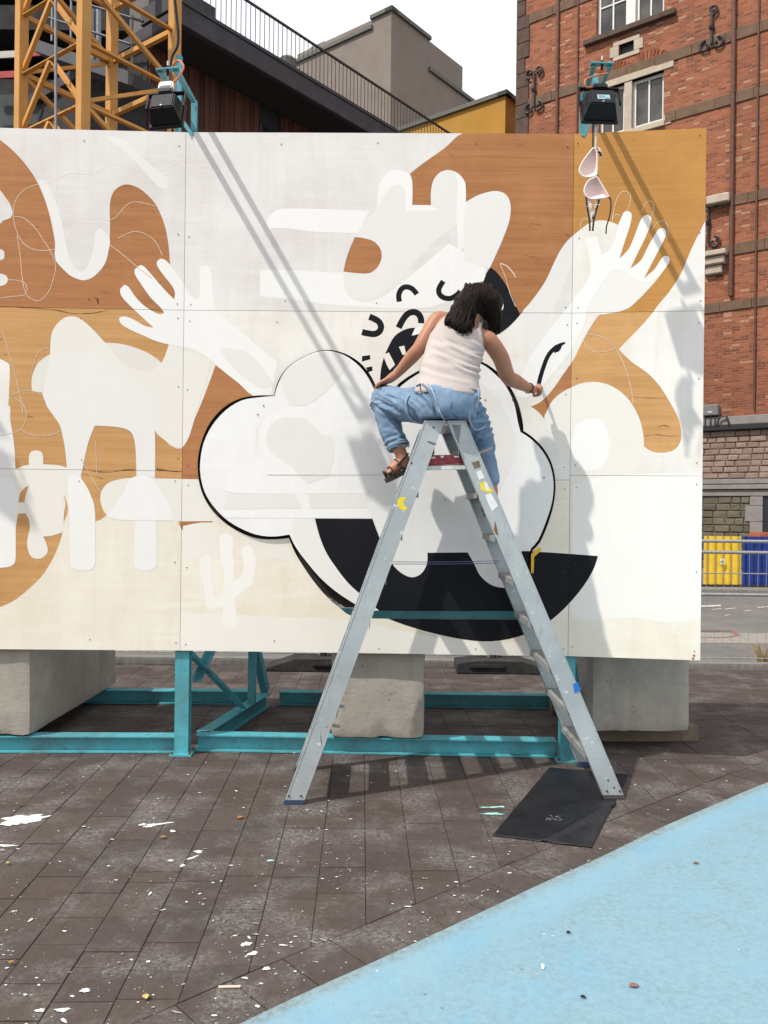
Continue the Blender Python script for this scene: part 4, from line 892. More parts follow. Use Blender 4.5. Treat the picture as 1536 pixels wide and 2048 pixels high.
# ------------------------------------------------------------------ floodlights on brackets
M_blackm = plain('black_lamp_casing', (0.008, 0.008, 0.010), 0.45, 0.2, 12, spec=0.25)
M_whitep = plain('white_plastic', (0.75, 0.75, 0.73), 0.4, 0.04)
M_cable = plain('orange_cable', (0.55, 0.15, 0.07), 0.5, 0.05)
M_sticker = plain('pale_blue_label', (0.28, 0.44, 0.50), 0.5, 0.05)
M_glass = plain('lamp_glass', (0.08, 0.09, 0.10), 0.1, 0.05)
M_bolt = plain('zinc_bolt', (0.5, 0.5, 0.5), 0.4, 0.1, metal=0.8)
def flood(c, n, size, right, label, white_box, parent_label=None):
    """floodlight: glass faces n, seen from the back"""
    c = Vector(c); n = Vector(n).normalized(); r = Vector(right).normalized(); r = (r - n * r.dot(n)).normalized(); u = r.cross(n).normalized()
    if u.z < 0: u = -u
    root = empty('floodlight', c, label, 'floodlight', 'floodlights over the mural wall')
    w, h, d = size
    def fr(k, w_, h_): return [c + n * k + r * sx * w_ / 2 + u * sy * h_ / 2 for sx, sy in ((-1, -1), (1, -1), (1, 1), (-1, 1))]
    b = BM(); hexa(b, fr(0.0, w * 0.70, h * 0.66) + fr(d * 0.82, w * 0.97, h * 0.97)); bmesh.ops.bevel(b, geom=b.edges[:], offset=0.006, segments=2, affect='EDGES'); obj('housing', b, M_blackm, root, smooth=40)
    b = BM(); hexa(b, fr(d * 0.82, w * 1.06, h * 1.06) + fr(d, w * 1.06, h * 1.06)); bmesh.ops.bevel(b, geom=b.edges[:], offset=0.004, segments=1, affect='EDGES'); obj('rim', b, M_blackm, root)
    b = BM(); hexa(b, fr(d * 1.001, w * 0.95, h * 0.95) + fr(d * 1.02, w * 0.95, h * 0.95)); obj('glass', b, M_glass, root)
    for i in range(9):
        x = (i - 4) * w * 0.075; b = BM(); p = c + u * h * 0.36 + n * d * 0.30 + r * x; beam(b, p - n * 0.02, p + n * 0.04, 0.004, 0.016, u); obj('cooling_fin', b, M_blackm, root)
    # top box with cable gland
    q = c + u * (h * 0.40 + 0.03) + n * d * 0.25
    b = BM(); box(b, q, (w * 0.42, 0.05, 0.04), mat=Matrix((r, n, u)).transposed(), bevel=0.006); jb = obj('terminal_box', b, M_blackm, root)
    if white_box:
        q2 = q + u * 0.045 - n * 0.01; b = BM(); box(b, q2, (w * 0.46, 0.035, 0.055), mat=Matrix((r, n, u)).transposed(), bevel=0.008); obj('switch_box', b, M_whitep, root, smooth=40)
        b = BM(); box(b, q2 - n * 0.0185, (w * 0.32, 0.003, 0.034), mat=Matrix((r, n, u)).transposed(), bevel=0.001); obj('switch_cover', b, M_whitep, root)
    else:
        b = BM(); p = c - n * 0.0015 + r * 0.005 - u * 0.01; hexa(b, [p + r * sx * 0.034 + u * sy * 0.018 for sx, sy in ((-1, -1), (1, -1), (1, 1), (-1, 1))] + [p - n * 0.001 + r * sx * 0.034 + u * sy * 0.018 for sx, sy in ((-1, -1), (1, -1), (1, 1), (-1, 1))]); st = obj('rating_label', b, M_sticker, root)
        for i in range(3):
            b = BM(); p2 = p - n * 0.0016 + u * (0.009 - i * 0.008) - r * 0.006; beam(b, p2 - r * 0.022, p2 + r * (0.012 + 0.008 * (i % 2)), 0.0008, 0.0022, u); obj('printed_line', b, plain('label_print', (0.12, 0.2, 0.25), 0.6), st)
        b = BM(); p2 = p - n * 0.0016 - u * 0.011 + r * 0.02; beam(b, p2 - r * 0.01, p2 + r * 0.01, 0.0008, 0.005, u); obj('printed_line', b, M_blackm, st)
    # yoke
    b = BM(); p0 = c + n * d * 0.45
    pts = [p0 - r * w * 0.58, p0 - r * w * 0.58 + u * h * 0.75, p0 + r * w * 0.58 + u * h * 0.75, p0 + r * w * 0.58]
    for a_, b_ in zip(pts, pts[1:]): beam(b, a_, b_, 0.006, 0.022, n)
    obj('yoke', b, M_blackm, root)
    b = BM(); p = p0 + u * h * 0.75; tube(b, [p - u * 0.01, p + u * 0.03], 0.009, 8); obj('yoke_bolt', b, M_blackm, root)
    b = BM(); p = c - n * 0.001 - u * h * 0.28; disc(b, p, -n, 0.005, 8, 0.004); obj('housing_screw', b, M_bolt, root)
    return root, r, u, n, q
def bracket(tall, short, tips, label):
    """teal bracket: a tall and a short upright on the wall head, an arm from each out to the lamp"""
    tall = Vector(tall); short = Vector(short); foot = lambda v, z: Vector((v.x, v.y, z))
    root = empty('lamp_bracket', foot(tall, 3.7), label, 'bracket', 'lamp brackets on the wall head')
    part('upright', angle(0.034, 0.034), foot(tall, 3.62), tall, (0, 1, 0), M_teal, root)
    part('upright', angle(0.034, 0.034), foot(short, 3.62), short, (0, 1, 0), M_teal, root)
    hi = foot(tall, short.z - 0.02)
    part('arm', angle(0.026, 0.026), hi + Vector((0, -0.03, 0)), tips[1], (0, 0, 1), M_teal, root)
    part('arm', angle(0.026, 0.026), short + Vector((0, -0.03, -0.01)), tips[0], (0, 0, 1), M_teal, root)
    part('stay', angle(0.024, 0.024), foot(tall, short.z - 0.1) + Vector((0, -0.03, 0)), foot(short, 3.90) + Vector((0, -0.03, 0)), (0, 1, 0), M_teal, root)
    m = (tips[0] + tips[1]) / 2; d = (tips[0] - tips[1]).normalized()
    part('end_plate', [(-0.02, -0.003), (0.02, -0.003), (0.02, 0.003), (-0.02, 0.003)], tips[0] + d * 0.02, tips[1] - d * 0.02, (0, 0, 1), M_teal, root)
    b = BM(); tube(b, [m - Vector((0, 0, 0.03)), m + Vector((0, 0, 0.02))], 0.008, 8); obj('bolt', b, M_blackm, root)
    b = BM(); tube(b, [m + Vector((0, 0, 0.02)), m + Vector((0, 0, 0.045))], 0.005, 8); obj('bolt', b, M_bolt, root)
    return root
lampL = P(324, 200, 4.30)
fL = flood(lampL, (0.10, 0.86, -0.50), (0.172, 0.165, 0.11), (1, 0.05, 0.0), 'black floodlight with white switch box above the white end of the wall', True)
baseL = P(360, 262, 5.235); baseL.z = 3.93
bracket(P(359, 113, 5.235), P(389, 203, 5.235), (P(351, 138, 4.42), P(320, 141, 4.42)), 'teal angle iron bracket holding the floodlight with white switch box')
b = BM(); q = fL[4] + fL[2] * 0.07
tube(b, smooth_path([q, q + Vector((0.05, 0, 0.035)), q + Vector((0.085, 0, 0.10)), q + Vector((0.05, 0.02, 0.145)), q + Vector((0.01, 0.05, 0.12)), q + Vector((0.0, 0.1, 0.07))]), 0.0055, 8); obj('cable', b, M_cable, fL[0], smooth=True)
b = BM(); t_ = baseL + Vector((-0.02, -0.03, 0.47)); tube(b, smooth_path([t_ + Vector((0.0, 0, 0.9)), t_ + Vector((-0.02, 0, 0.45)), t_ + Vector((0.01, 0, 0.1)), t_ + Vector((-0.035, 0, -0.05)), t_ + Vector((-0.02, 0, -0.46)), t_ + Vector((-0.02, 0.02, -0.7))]), 0.009, 8)
tag(obj('power_cable', b, M_blackm, origin=baseL, smooth=True), 'black cable running down beside the bracket from above', 'cable')

o3 = Vector((-2.38, -0.04, 0.0))
f3 = flood(lampL + o3, (0.10, 0.86, -0.50), (0.172, 0.165, 0.11), (1, 0.05, 0.0), 'black floodlight beyond the left edge of the picture, over the left wall end', True)
bracket(P(359, 113, 5.235) + o3, P(389, 203, 5.235) + o3, (P(351, 138, 4.42) + o3, P(320, 141, 4.42) + o3), 'teal bracket beyond the left edge of the picture, over the left wall end')
lampR = P(1205, 192, 4.50)
fR = flood(lampR, (0.0, 0.88, -0.47), (0.190, 0.170, 0.11), (1, 0.0, -0.03), 'black floodlight with pale blue label above the hanging bra', False)
bracket(P(1190, 150, 5.19), P(1164, 194, 5.19), (P(1188, 128, 4.60), P(1220, 129, 4.60)), 'teal angle iron bracket holding the floodlight above the bra')
b = BM(); q = fR[4] + fR[2] * 0.015
tube(b, smooth_path([q - fR[1] * 0.03, q + Vector((-0.075, -0.01, -0.005)), q + Vector((-0.08, -0.01, 0.035)), q + Vector((-0.02, -0.01, 0.06)), q + Vector((0.045, -0.005, 0.075))]), 0.005, 8); obj('cable', b, M_cable, fR[0], smooth=True)

# ------------------------------------------------------------------ bra hanging from the lamp
M_bra = plain('pale_pink_fabric', (0.80, 0.66, 0.61), 0.8, 0.05, 14); M_bra_in = plain('rosy_lining', (0.86, 0.68, 0.65), 0.85, 0.08, 14)
M_strap = plain('black_elastic', (0.018, 0.016, 0.018), 0.7); M_pole = plain('pale_wooden_stick', (0.62, 0.52, 0.46), 0.7, 0.08, 10)
YB = 4.56
bra = empty('bra', P(1190, 430, YB), 'pale pink bra with black straps hanging below the floodlight', 'bra')
def zb(x, y, dy=0): return P(1140 + x / 5.117, 100 + y / 5.117, YB + dy)
def cup(outline, apex, depth, name='cup'):
    """shallow shell open to the viewer"""
    b = BM(); ol = round_poly(outline, k=4, sharp=60); n = len(ol); rings = []
    for j in range(7):
        t = j / 6; rr_ = math.cos(t * math.pi / 2); dd = depth * math.sin(t * math.pi / 2)
        rings.append([b.verts.new(zb(apex[0] + (x - apex[0]) * rr_, apex[1] + (y - apex[1]) * rr_, dd)) for x, y in ol])
    for r0_, r1_ in zip(rings, rings[1:]):
        for i in range(n): b.faces.new((r0_[i], r0_[(i + 1) % n], r1_[(i + 1) % n], r1_[i]))
    bmesh.ops.remove_doubles(b, verts=b.verts, dist=0.0005)
    o = obj(name, b, M_bra_in, bra, smooth=True)
    md = o.modifiers.new('thickness', 'SOLIDIFY'); md.thickness = 0.004; md.offset = 1
    b = BM(); pts = [zb(x, y, -0.002) for x, y in ol]; tube(b, pts + [pts[0]], 0.0045, 6, cap=False); obj('cup_edge', b, M_bra, o, smooth=True)
    return o
cup([(240, 1000), (275, 1060), (275, 1280), (200, 1300), (130, 1290), (98, 1240), (110, 1180), (160, 1100)], (200, 1200), 0.035)
cup([(275, 1295), (320, 1370), (400, 1500), (300, 1520), (200, 1520), (152, 1470), (150, 1410), (190, 1340)], (250, 1430), 0.035)
def tape_path(pts, w, mat, name, dy=0.0):
    pts = smooth_path([zb(x, y, dy) for x, y in pts], 5); b = BM(); prev = None
    for p, q in zip(pts, pts[1:]): beam(b, p, q + (q - p).normalized() * 0.001, 0.0025, w, Vector((1, 0, 0.2)))
    return obj(name, b, mat, bra)
tape_path([(165, 1500), (175, 1600), (200, 1750), (203, 1850)], 0.009, M_strap, 'strap'); tape_path([(305, 1515), (275, 1620), (245, 1740), (232, 1850)], 0.010, M_strap, 'strap')
tape_path([(310, 1518), (360, 1512), (412, 1520), (418, 1620), (400, 1720), (375, 1800), (368, 1880)], 0.007, M_strap, 'strap')
tape_path([(172, 1605), (230, 1585), (300, 1585)], 0.006, M_bra, 'band', -0.004); tape_path([(190, 1530), (215, 1640), (225, 1740)], 0.018, M_bra, 'band', 0.006); tape_path([(285, 1530), (262, 1620), (240, 1735)], 0.018, M_bra, 'band', 0.006)
tape_path([(282, 1272), (285, 1300)], 0.006, M_strap, 'centre_bow', -0.004); tape_path([(245, 995), (290, 1010), (310, 1060), (312, 1090)], 0.016, M_bra, 'strap_end', 0.01); tape_path([(262, 1050), (300, 1045), (318, 1080)], 0.012, M_strap, 'strap_end', 0.004)
b = BM(); beam(b, zb(268, 640, 0.005), zb(258, 1010, 0.005), 0.011, 0.007, Vector((0, 1, 0))); tag(obj('wooden_stick', b, M_pole, origin=zb(262, 1000)), 'thin pale stick hanging from the floodlight down to the bra', 'stick')
b = BM(); tube(b, [zb(240, 640), zb(236, 820), zb(234, 1000)], 0.0045, 6); tag(obj('black_cord', b, M_strap, origin=zb(236, 1000)), 'thin black cord from the floodlight to the top of the bra', 'cord')
# ------------------------------------------------------------------ stepladder
def alu():
    t = NT('scuffed_aluminium'); c = t.mix(t.rng(t.noise(3, 5), 0.3, 0.7), (0.36, 0.40, 0.41), (0.46, 0.50, 0.51))
    c = t.mix(t.rng(t.noise(1.0, 4, stretch=(30, 30, 6)), 0.6, 0.8, 0, 0.5), c, (0.24, 0.25, 0.25))
    c = t.mix(t.rng(t.noise(40, 6, 0.75), 0.66, 0.74, 0, 0.7), c, (0.10, 0.10, 0.10))
    c = t.mix(t.rng(t.noise(30, 5), 0.64, 0.70, 0, 0.8), c, (0.72, 0.72, 0.70)); c = t.mix(t.rng(t.noise(5, 8, 0.8), 0.52, 0.72, 0, 0.45), c, (0.27, 0.27, 0.26)); c = t.mix(t.rng(t.noise(1, 6, 0.8, stretch=(90, 90, 9)), 0.62, 0.7, 0, 0.5), c, (0.16, 0.16, 0.155))
    t.bump(t.noise(60, 5), 0.06, 0.002)
    return t.out(c, t.rng(t.noise(8, 4), 0.3, 0.7, 0.42, 0.6), 0.35, 0.5)
M_alu = alu(); M_alud = plain('grey_tread', (0.30, 0.30, 0.29), 0.6, 0.2, 20, metal=0.3, dirt=(0.12, 0.11, 0.10), dirt_amt=0.5)
M_foot = plain('blue_rubber_foot', (0.022, 0.045, 0.10), 0.7); M_rivet = plain('dark_rivet', (0.06, 0.06, 0.06), 0.5)
M_red = plain('red_plastic', (0.26, 0.012, 0.022), 0.4, 0.15, dirt=(0.55, 0.45, 0.45), dirt_amt=0.25, dscale=40)
M_ytape = plain('yellow_paint_mark', (0.75, 0.60, 0.02), 0.6); M_stick = plain('torn_white_label', (0.72, 0.72, 0.70), 0.6, 0.12, 70); M_gtri = plain('grey_worn_label', (0.20, 0.215, 0.22), 0.6, 0.25, 60)
NL = G(588, 1609); NR = G(1230, 1598)
e1 = (NR - NL).normalized(); e2 = Vector((-0.012, 1, 0)).normalized()
W0, W1, HT = 0.60, 0.50, 2.05
topc = (NL + NR) / 2
NTp = NL + e2 * (W0 - W1) / 2 + Vector((0, 0, HT))      # a point of the near plane at the top
near_n = (NR - NL).cross(NTp - NL).normalized()
if near_n.y > 0: near_n = -near_n                        # towards the viewer
def LN(px, py): return on_plane(px, py, NL, near_n)
def far(p): return p + e2 * (W0 + (W1 - W0) * p.z / HT)
ladder = empty('stepladder', (NL + NR) / 2 + e2 * 0.3, 'tall scuffed aluminium double stepladder standing before the mural', 'ladder')
def rail(c, side):
    """four near-plane corners bl, br, tr, tl -> channel rail; side -1 flanges point away from viewer"""
    b = BM(); n = near_n * side; fl = 0.028; t = 0.004
    bl, br, tr, tl = c
    hexa(b, [bl, br, tr, tl] + [p - n * t for p in (bl, br, tr, tl)])
    # flanges along both long edges
    wdir = (br - bl).normalized()
    for a, d, sg in ((bl, tl, 1), (br, tr, -1)):
        o1 = wdir * sg * 0.004
        hexa(b, [a, a + o1, d + o1, d] + [p - n * fl for p in (a, a + o1, d + o1, d)])
    # raised outer lip, the bright edge line
    for a, d, sg in ((bl, tl, 1), (br, tr, -1)):
        o1 = wdir * sg * 0.006
        hexa(b, [p + n * 0.0025 for p in (a, a + o1, d + o1, d)] + [p - n * 0.0001 for p in (a, a + o1, d + o1, d)])
    return b
cl = [LN(571, 1600), LN(609, 1600), LN(889, 841), LN(849, 841)]
cr = [LN(1206, 1590), LN(1247, 1590), LN(931, 841), LN(894, 841)]
obj('rail', rail(cl, 1), M_alu, ladder); obj('rail', rail(cr, 1), M_alu, ladder)
fcl = [far(p) for p in cl]; fcr = [far(p) for p in cr]
obj('rail', rail(fcl, -1), M_alu, ladder); obj('rail', rail(fcr, -1), M_alu, ladder)
for c, m in ((cl, M_foot), (cr, M_rivet), (fcl, M_foot), (fcr, M_foot)):
    b = BM(); bl, br = c[0], c[1]; sd = near_n if c in (cl, cr) else -near_n
    sd = Vector((sd.x, sd.y, 0)).normalized(); w = (br - bl).normalized()
    q0, q1 = bl - w * 0.003, br + w * 0.003; dn = (c[0] - c[3]).normalized() if c[0].z < c[3].z else (c[3] - c[0])
    lo = Vector((dn.x, dn.y, 0)) * (q0.z / max(0.2, -dn.z))
    top = [q0 + sd * 0.004, q1 + sd * 0.004, q1 - sd * 0.034, q0 - sd * 0.034]
    hexa(b, [Vector((p.x + lo.x, p.y + lo.y, 0.0012)) for p in top] + [p - Vector((0, 0, 0.002)) for p in top]); f = obj('foot', b, m, ladder)
    for k in (0.2, 0.8):
        b = BM(); p = q0.lerp(q1, k) + Vector((0, 0, 0.022)) + sd * 0.001; disc(b, p, sd, 0.006, 10, 0.004); obj('foot_rivet', b, M_rivet, f)
def at_h(c, z):
    t = (z - c[0].z) / (c[3].z - c[0].z); return c[0].lerp(c[3], t), c[1].lerp(c[2], t)
for ci, (c, fc) in enumerate(((cl, fcl), (cr, fcr))):
    for k in range(8):
        z = 0.245 + 0.236 * k
        if z > 1.95: break
        a0, a1 = at_h(c, z); b0, b1 = at_h(fc, z); ins = 0.006
        a0, a1, b0, b1 = a0 + e2 * ins, a1 + e2 * ins, b0 - e2 * ins, b1 - e2 * ins
        wv = (a1 - a0); a0 = a0 - wv * 0.02; a1 = a1 + wv * 0.02; b0 = b0 - wv * 0.02; b1 = b1 + wv * 0.02
        b = BM(); T = Vector((0, 0, 0.004)); hexa(b, [a0 - T, a1 - T, b1 - T, b0 - T, a0, a1, b1, b0])
        F = Vector((0, 0, 0.03))
        for p, q, sg in ((a0, b0, 1), (a1, b1, -1)):
            o1 = wv.normalized() * sg * 0.004; hexa(b, [p - F, p - F + o1, q - F + o1, q - F, p - T, p - T + o1, q - T + o1, q - T])
        for r_ in range(5):
            f_ = 0.14 + 0.18 * r_; p = a0.lerp(a1, f_); q = b0.lerp(b1, f_); o1 = wv.normalized() * 0.005; U = Vector((0, 0, 0.0025)); hexa(b, [p, p + o1, q + o1, q, p + U, p + o1 + U, q + o1 + U, q + U])
        obj('tread', b, M_alud, ladder)
# hinge plate at the top, spreader bar, red shelf, cords
b = BM(); p = (cl[3] + cr[2]) / 2; L = (cr[2] - cl[3]).length
hexa(b, [q + Vector((0, 0, dz)) for dz in (-0.028, -0.006) for q in (cl[3] + e1 * 0.012 + e2 * 0.01, cr[2] - e1 * 0.012 + e2 * 0.01, fcr[2] - e1 * 0.012 - e2 * 0.01, fcl[3] + e1 * 0.012 - e2 * 0.01)])
obj('top_plate', b, M_alu, ladder)
sb0, sb1 = LN(850, 936) + e2 * 0.035, LN(944, 934) + e2 * 0.035
b = BM(); beam(b, sb0, sb1, 0.01, 0.022, bevel=0.002); obj('spreader_bar', b, plain('pale_spreader', (0.55, 0.55, 0.52), 0.5, 0.2, 40), ladder)
b = BM(); q0, q1 = LN(846, 920) + e2 * 0.05, LN(948, 919) + e2 * 0.05; 
hexa(b, [q0 + Vector((0, 0, -0.03)), q1 + Vector((0, 0, -0.012)), q1 + e2 * 0.34 + Vector((0, 0, -0.012)), q0 + e2 * 0.34 + Vector((0, 0, -0.03)), q0 + Vector((0, 0, 0.03)), q1 + Vector((0, 0, 0.03)), q1 + e2 * 0.34 + Vector((0, 0, 0.03)), q0 + e2 * 0.34 + Vector((0, 0, 0.03))])
bmesh.ops.bevel(b, geom=b.edges[:], offset=0.005, segments=2, affect='EDGES'); sh = obj('red_shelf', b, M_red, ladder, smooth=40)
for px, py, w in ((865, 914, 14), (885, 912, 8), (912, 912, 16), (930, 913, 8)):
    p = LN(px, py) + e2 * 0.0495; b = BM(); box(b, p, (w / 370, 0.001, 0.010), bevel=0.0); obj('chipped_lettering', b, M_stick, sh)
for k, (pa, pb) in enumerate((((780, 1124), (1000, 1122)), ((782, 1129), (1000, 1127)))):
    p0, p1 = LN(*pa), LN(*pb)
    if k: p0, p1 = p0 + e2 * 0.05, p1 + e2 * 0.05
    else: p0, p1 = p0 + e2 * 0.02, p1 + e2 * 0.02
    m = (p0 + p1) / 2 - Vector((0, 0, 0.004)); b = BM(); tube(b, smooth_path([p0, m, p1]), 0.0019, 6); obj('spreader_cord', b, plain('blue_cord', (0.03, 0.035, 0.12), 0.7), ladder)
def decal(name, pts, mat, off=0.0008, parent=ladder, face=None):
    b = BM(); poly = [(x, y) for x, y in pts]; vo, tr = region([poly]); sheet(b, vo, tr, lambda x, y, o: LN(x, y) + near_n * o, off); return obj(name, b, mat, parent)
decal('yellow_mark', [(795, 998), (806, 993), (813, 995), (806, 1004), (808, 1010), (815, 1016), (810, 1022), (800, 1018), (794, 1008)], M_ytape)
decal('yellow_mark', [(960, 966), (968, 963), (972, 972), (984, 977), (986, 984), (976, 986), (962, 980)], M_ytape)
decal('torn_label', [(952, 944), (961, 940), (969, 955), (958, 960)], M_stick); decal('torn_label', [(968, 962), (974, 965), (980, 982), (971, 980)], M_stick, 0.0012); decal('torn_label', [(970, 990), (982, 986), (996, 1012), (984, 1022), (976, 1006)], M_stick)
decal('worn_label', [(904, 849), (922, 850), (918, 889), (911, 874)], M_gtri); decal('worn_label', [(943, 925), (958, 921), (962, 934), (949, 938)], plain('brown_worn_label', (0.16, 0.12, 0.07), 0.7, 0.3, 80))
decal('rust_scratch', [(990, 1041), (993, 1052), (997, 1072), (992, 1068), (988, 1060)], plain('rust', (0.2, 0.09, 0.03), 0.9))
decal('black_scratch', [(856, 882), (873, 888), (872, 890), (855, 884)], M_rivet, 0.0032); decal('black_scratch', [(640, 1465), (643, 1480), (644, 1498), (642, 1485)], M_rivet)
for k, (px, py) in enumerate(((633, 1444), (652, 1452), (867, 855), (823, 926), (1216, 1560), (1228, 1575))):
    b = BM(); disc(b, LN(px, py), near_n, 0.005, 8, 0.003); obj('rivet', b, M_alu if k < 2 else M_rivet, ladder)
for py0, px0 in ((1412, 684), (1452, 676)):
    b = BM(); p = LN(px0 - 18, py0) + e2 * 0.03; beam(b, p, p + e1 * 0.06 - Vector((0, 0, 0.012)), 0.004, 0.018, bevel=0.001); obj('brace_lug', b, M_alud, ladder)
b = BM(); p = LN(1155, 1375) + near_n * 0.002; vo, tr = region([[(1146, 1368), (1156, 1364), (1158, 1374), (1163, 1376), (1158, 1382), (1149, 1386)]]); sheet(b, vo, tr, lambda x, y, o: LN(x, y) + near_n * o, 0.0035); obj('blue_tape', b, plain('blue_masking_tape', (0.01, 0.14, 0.5), 0.6), ladder)
b = BM(); beam(b, LN(958, 906) + e2 * 0.05, LN(988, 894) + e2 * 0.05, 0.006, 0.012, bevel=0.002); obj('handle_bar', b, plain('dusty_pink_strip', (0.4, 0.3, 0.27), 0.7), ladder)

# ------------------------------------------------------------------ black sheet on the ground
mat_px = [(1099, 1537), (1180, 1543), (1258, 1551), (1230, 1610), (1183, 1697), (1085, 1686), (985, 1673), (1042, 1604)]
M_mat = NT('black_rubber_sheet'); _c = M_mat.mix(M_mat.rng(M_mat.noise(6, 6, 0.7), 0.35, 0.7), (0.007, 0.0075, 0.010), (0.016, 0.017, 0.021)); M_mat.bump(M_mat.noise(14, 5), 0.25, 0.006); M_mat = M_mat.out(_c, 0.42, 0, 0.32)
q = [G(*p) for p in (mat_px[0], mat_px[2], mat_px[4], mat_px[6])]
fa, fb = G(1088, 1686), G(1229, 1612)
b = BM(); n = 40; grid = []
for i in range(n + 1):
    row = []
    for j in range(n + 1):
        u, v = i / n, j / n
        p = q[0].lerp(q[1], u).lerp(q[3].lerp(q[2], u), v)
        d = (fb - fa); t = max(-0.05, min(1.05, (p - fa).dot(d) / d.length_squared)); dist = (p - (fa + d * t)).length
        amp = 0.016 * math.exp(-(dist / 0.014) ** 2) * min(1, max(0.25, 1.2 - abs(t - 0.6)))
        z = 0.005 + amp + 0.002 * noise.noise(Vector((p.x * 7, p.y * 7, 0))) + 0.0012 * noise.noise(Vector((p.x * 25, p.y * 12, 2)))
        if u > 0.97 or v > 0.97: z += 0.002 * noise.noise(Vector((p.x * 14, p.y * 14, 5)))
        # keep flat below the ladder foot
        fd = (p - NR).length; z = z * min(1, max(0, (fd - 0.06) / 0.1)) + 0.0005 * (1 - min(1, max(0, (fd - 0.06) / 0.1)))
        row.append(b.verts.new((p.x, p.y, z)))
    grid.append(row)
for i in range(n):
    for j in range(n): b.faces.new((grid[i][j], grid[i + 1][j], grid[i + 1][j + 1], grid[i][j + 1]))
mat_o = obj('rubber_sheet', b, M_mat, origin=(q[0] + q[2]) / 2, smooth=True); tag(mat_o, 'creased black sheet lying on the pavement under the ladder\'s right foot', 'sheet')
md = mat_o.modifiers.new('thickness', 'SOLIDIFY'); md.thickness = 0.0022; md.offset = 1
b = BM()
rr = random.Random(3)
for i in range(26):
    x, y = rr.uniform(1092, 1124), rr.uniform(1634, 1644); p = G(x, y); box(b, (p.x, p.y, 0.0085), (rr.uniform(0.003, 0.012), 0.004, 0.0006))
_f = BM(); _d = (fb - fa).normalized(); tube(_f, smooth_path([fa + Vector((0, 0, 0.010)), fa.lerp(fb, 0.4) + Vector((0.004, 0.004, 0.014)), fa.lerp(fb, 0.75) + Vector((0, 0, 0.016)), fb + Vector((0, 0, 0.014))], 6), [0.003] + [0.009] * 17 + [0.013], 9, flat=0.75); obj('folded_edge', _f, M_mat, mat_o, smooth=True)
obj('pale_scuffs', b, plain('pale_scuff', (0.22, 0.22, 0.23), 0.8), mat_o)
# small litter
def litter(name, pts, mat, r, label, cat):
    b = BM(); tube(b, pts, r, 7); c = Vector(pts[0]); tag(obj(name, b, mat, origin=(c.x, c.y, 0)), label, cat)
M_straw = plain('pale_stick', (0.55, 0.47, 0.38), 0.8)
c = G(437, 1977); d = G(481, 1976); litter('stick', [(c.x, c.y, 0.005), (d.x, d.y, 0.005)], M_straw, 0.0042, 'short pale stick lying on the near pavers', 'stick')
c = G(586, 1507); d = G(612, 1505); litter('stick', [(c.x, c.y, 0.004), (d.x, d.y, 0.004)], M_straw, 0.0035, 'short pale stick by the beam beside the ladder\'s left rail', 'stick')
c = G(885, 1503); m = G(945, 1501); d = G(972, 1486); litter('wire', [(c.x, c.y, 0.006), (m.x, m.y, 0.008), (d.x, d.y - 0.02, 0.02)], M_alud, 0.004, 'bent grey wire lying before the teal beam under the wall', 'wire')
def leaf(px, py, w, rot, mat, label):
    c = G(px, py); b = BM(); n = 8; L_, R_, Mm = [], [], []
    for i in range(n + 1):
        t = i / n; hw = w * 0.35 * math.sin(math.pi * t) ** 0.8; x = (t - 0.5) * w; z = 0.0085 + 0.0025 * math.sin(math.pi * t)
        rot_ = lambda x_, y_, z_: b.verts.new((c.x + x_ * math.cos(rot) - y_ * math.sin(rot), c.y + x_ * math.sin(rot) + y_ * math.cos(rot), z_))
        L_.append(rot_(x, -hw - 1e-4, z + 0.002)); Mm.append(rot_(x, 0, z)); R_.append(rot_(x, hw + 1e-4, z + 0.002))
    for i in range(n): b.faces.new((L_[i], L_[i + 1], Mm[i + 1], Mm[i])); b.faces.new((Mm[i], Mm[i + 1], R_[i + 1], R_[i]))
    tag(obj('leaf', b, mat, origin=(c.x, c.y, 0)), label, 'leaf', 'fallen leaves')
M_lo = plain('dry_orange_leaf', (0.34, 0.15, 0.03), 0.7, 0.2, 60); M_ly = plain('dry_yellow_leaf', (0.45, 0.33, 0.12), 0.7, 0.2, 60); M_lr = plain('dry_red_leaf', (0.22, 0.11, 0.09), 0.7, 0.2, 60)
leaf(480, 1638, 0.035, 0.8, M_lo, 'orange leaf on the pavers below the ladder\'s left foot'); leaf(326, 1678, 0.03, 0.3, M_lo, 'orange leaf among white paint spills'); leaf(22, 1930, 0.022, 0.5, M_lo, 'round orange leaf at the near left edge')
leaf(291, 1999, 0.03, 2.0, M_ly, 'curled yellow leaf on a near paver joint'); leaf(16, 1730, 0.02, 1.2, M_ly, 'small yellow leaf at the left edge below the big spill')
leaf(1392, 1730, 0.028, 0.1, M_lr, 'small reddish leaf on the blue floor towards the far side'); leaf(1268, 1977, 0.035, 0.2, M_lr, 'reddish leaf on the near blue floor'); leaf(1137, 1870, 0.02, 0.4, M_blackm, 'tiny dark leaf in the middle of the blue floor'); leaf(1166, 2000, 0.02, -0.4, M_blackm, 'tiny dark leaf near the bottom of the blue floor')
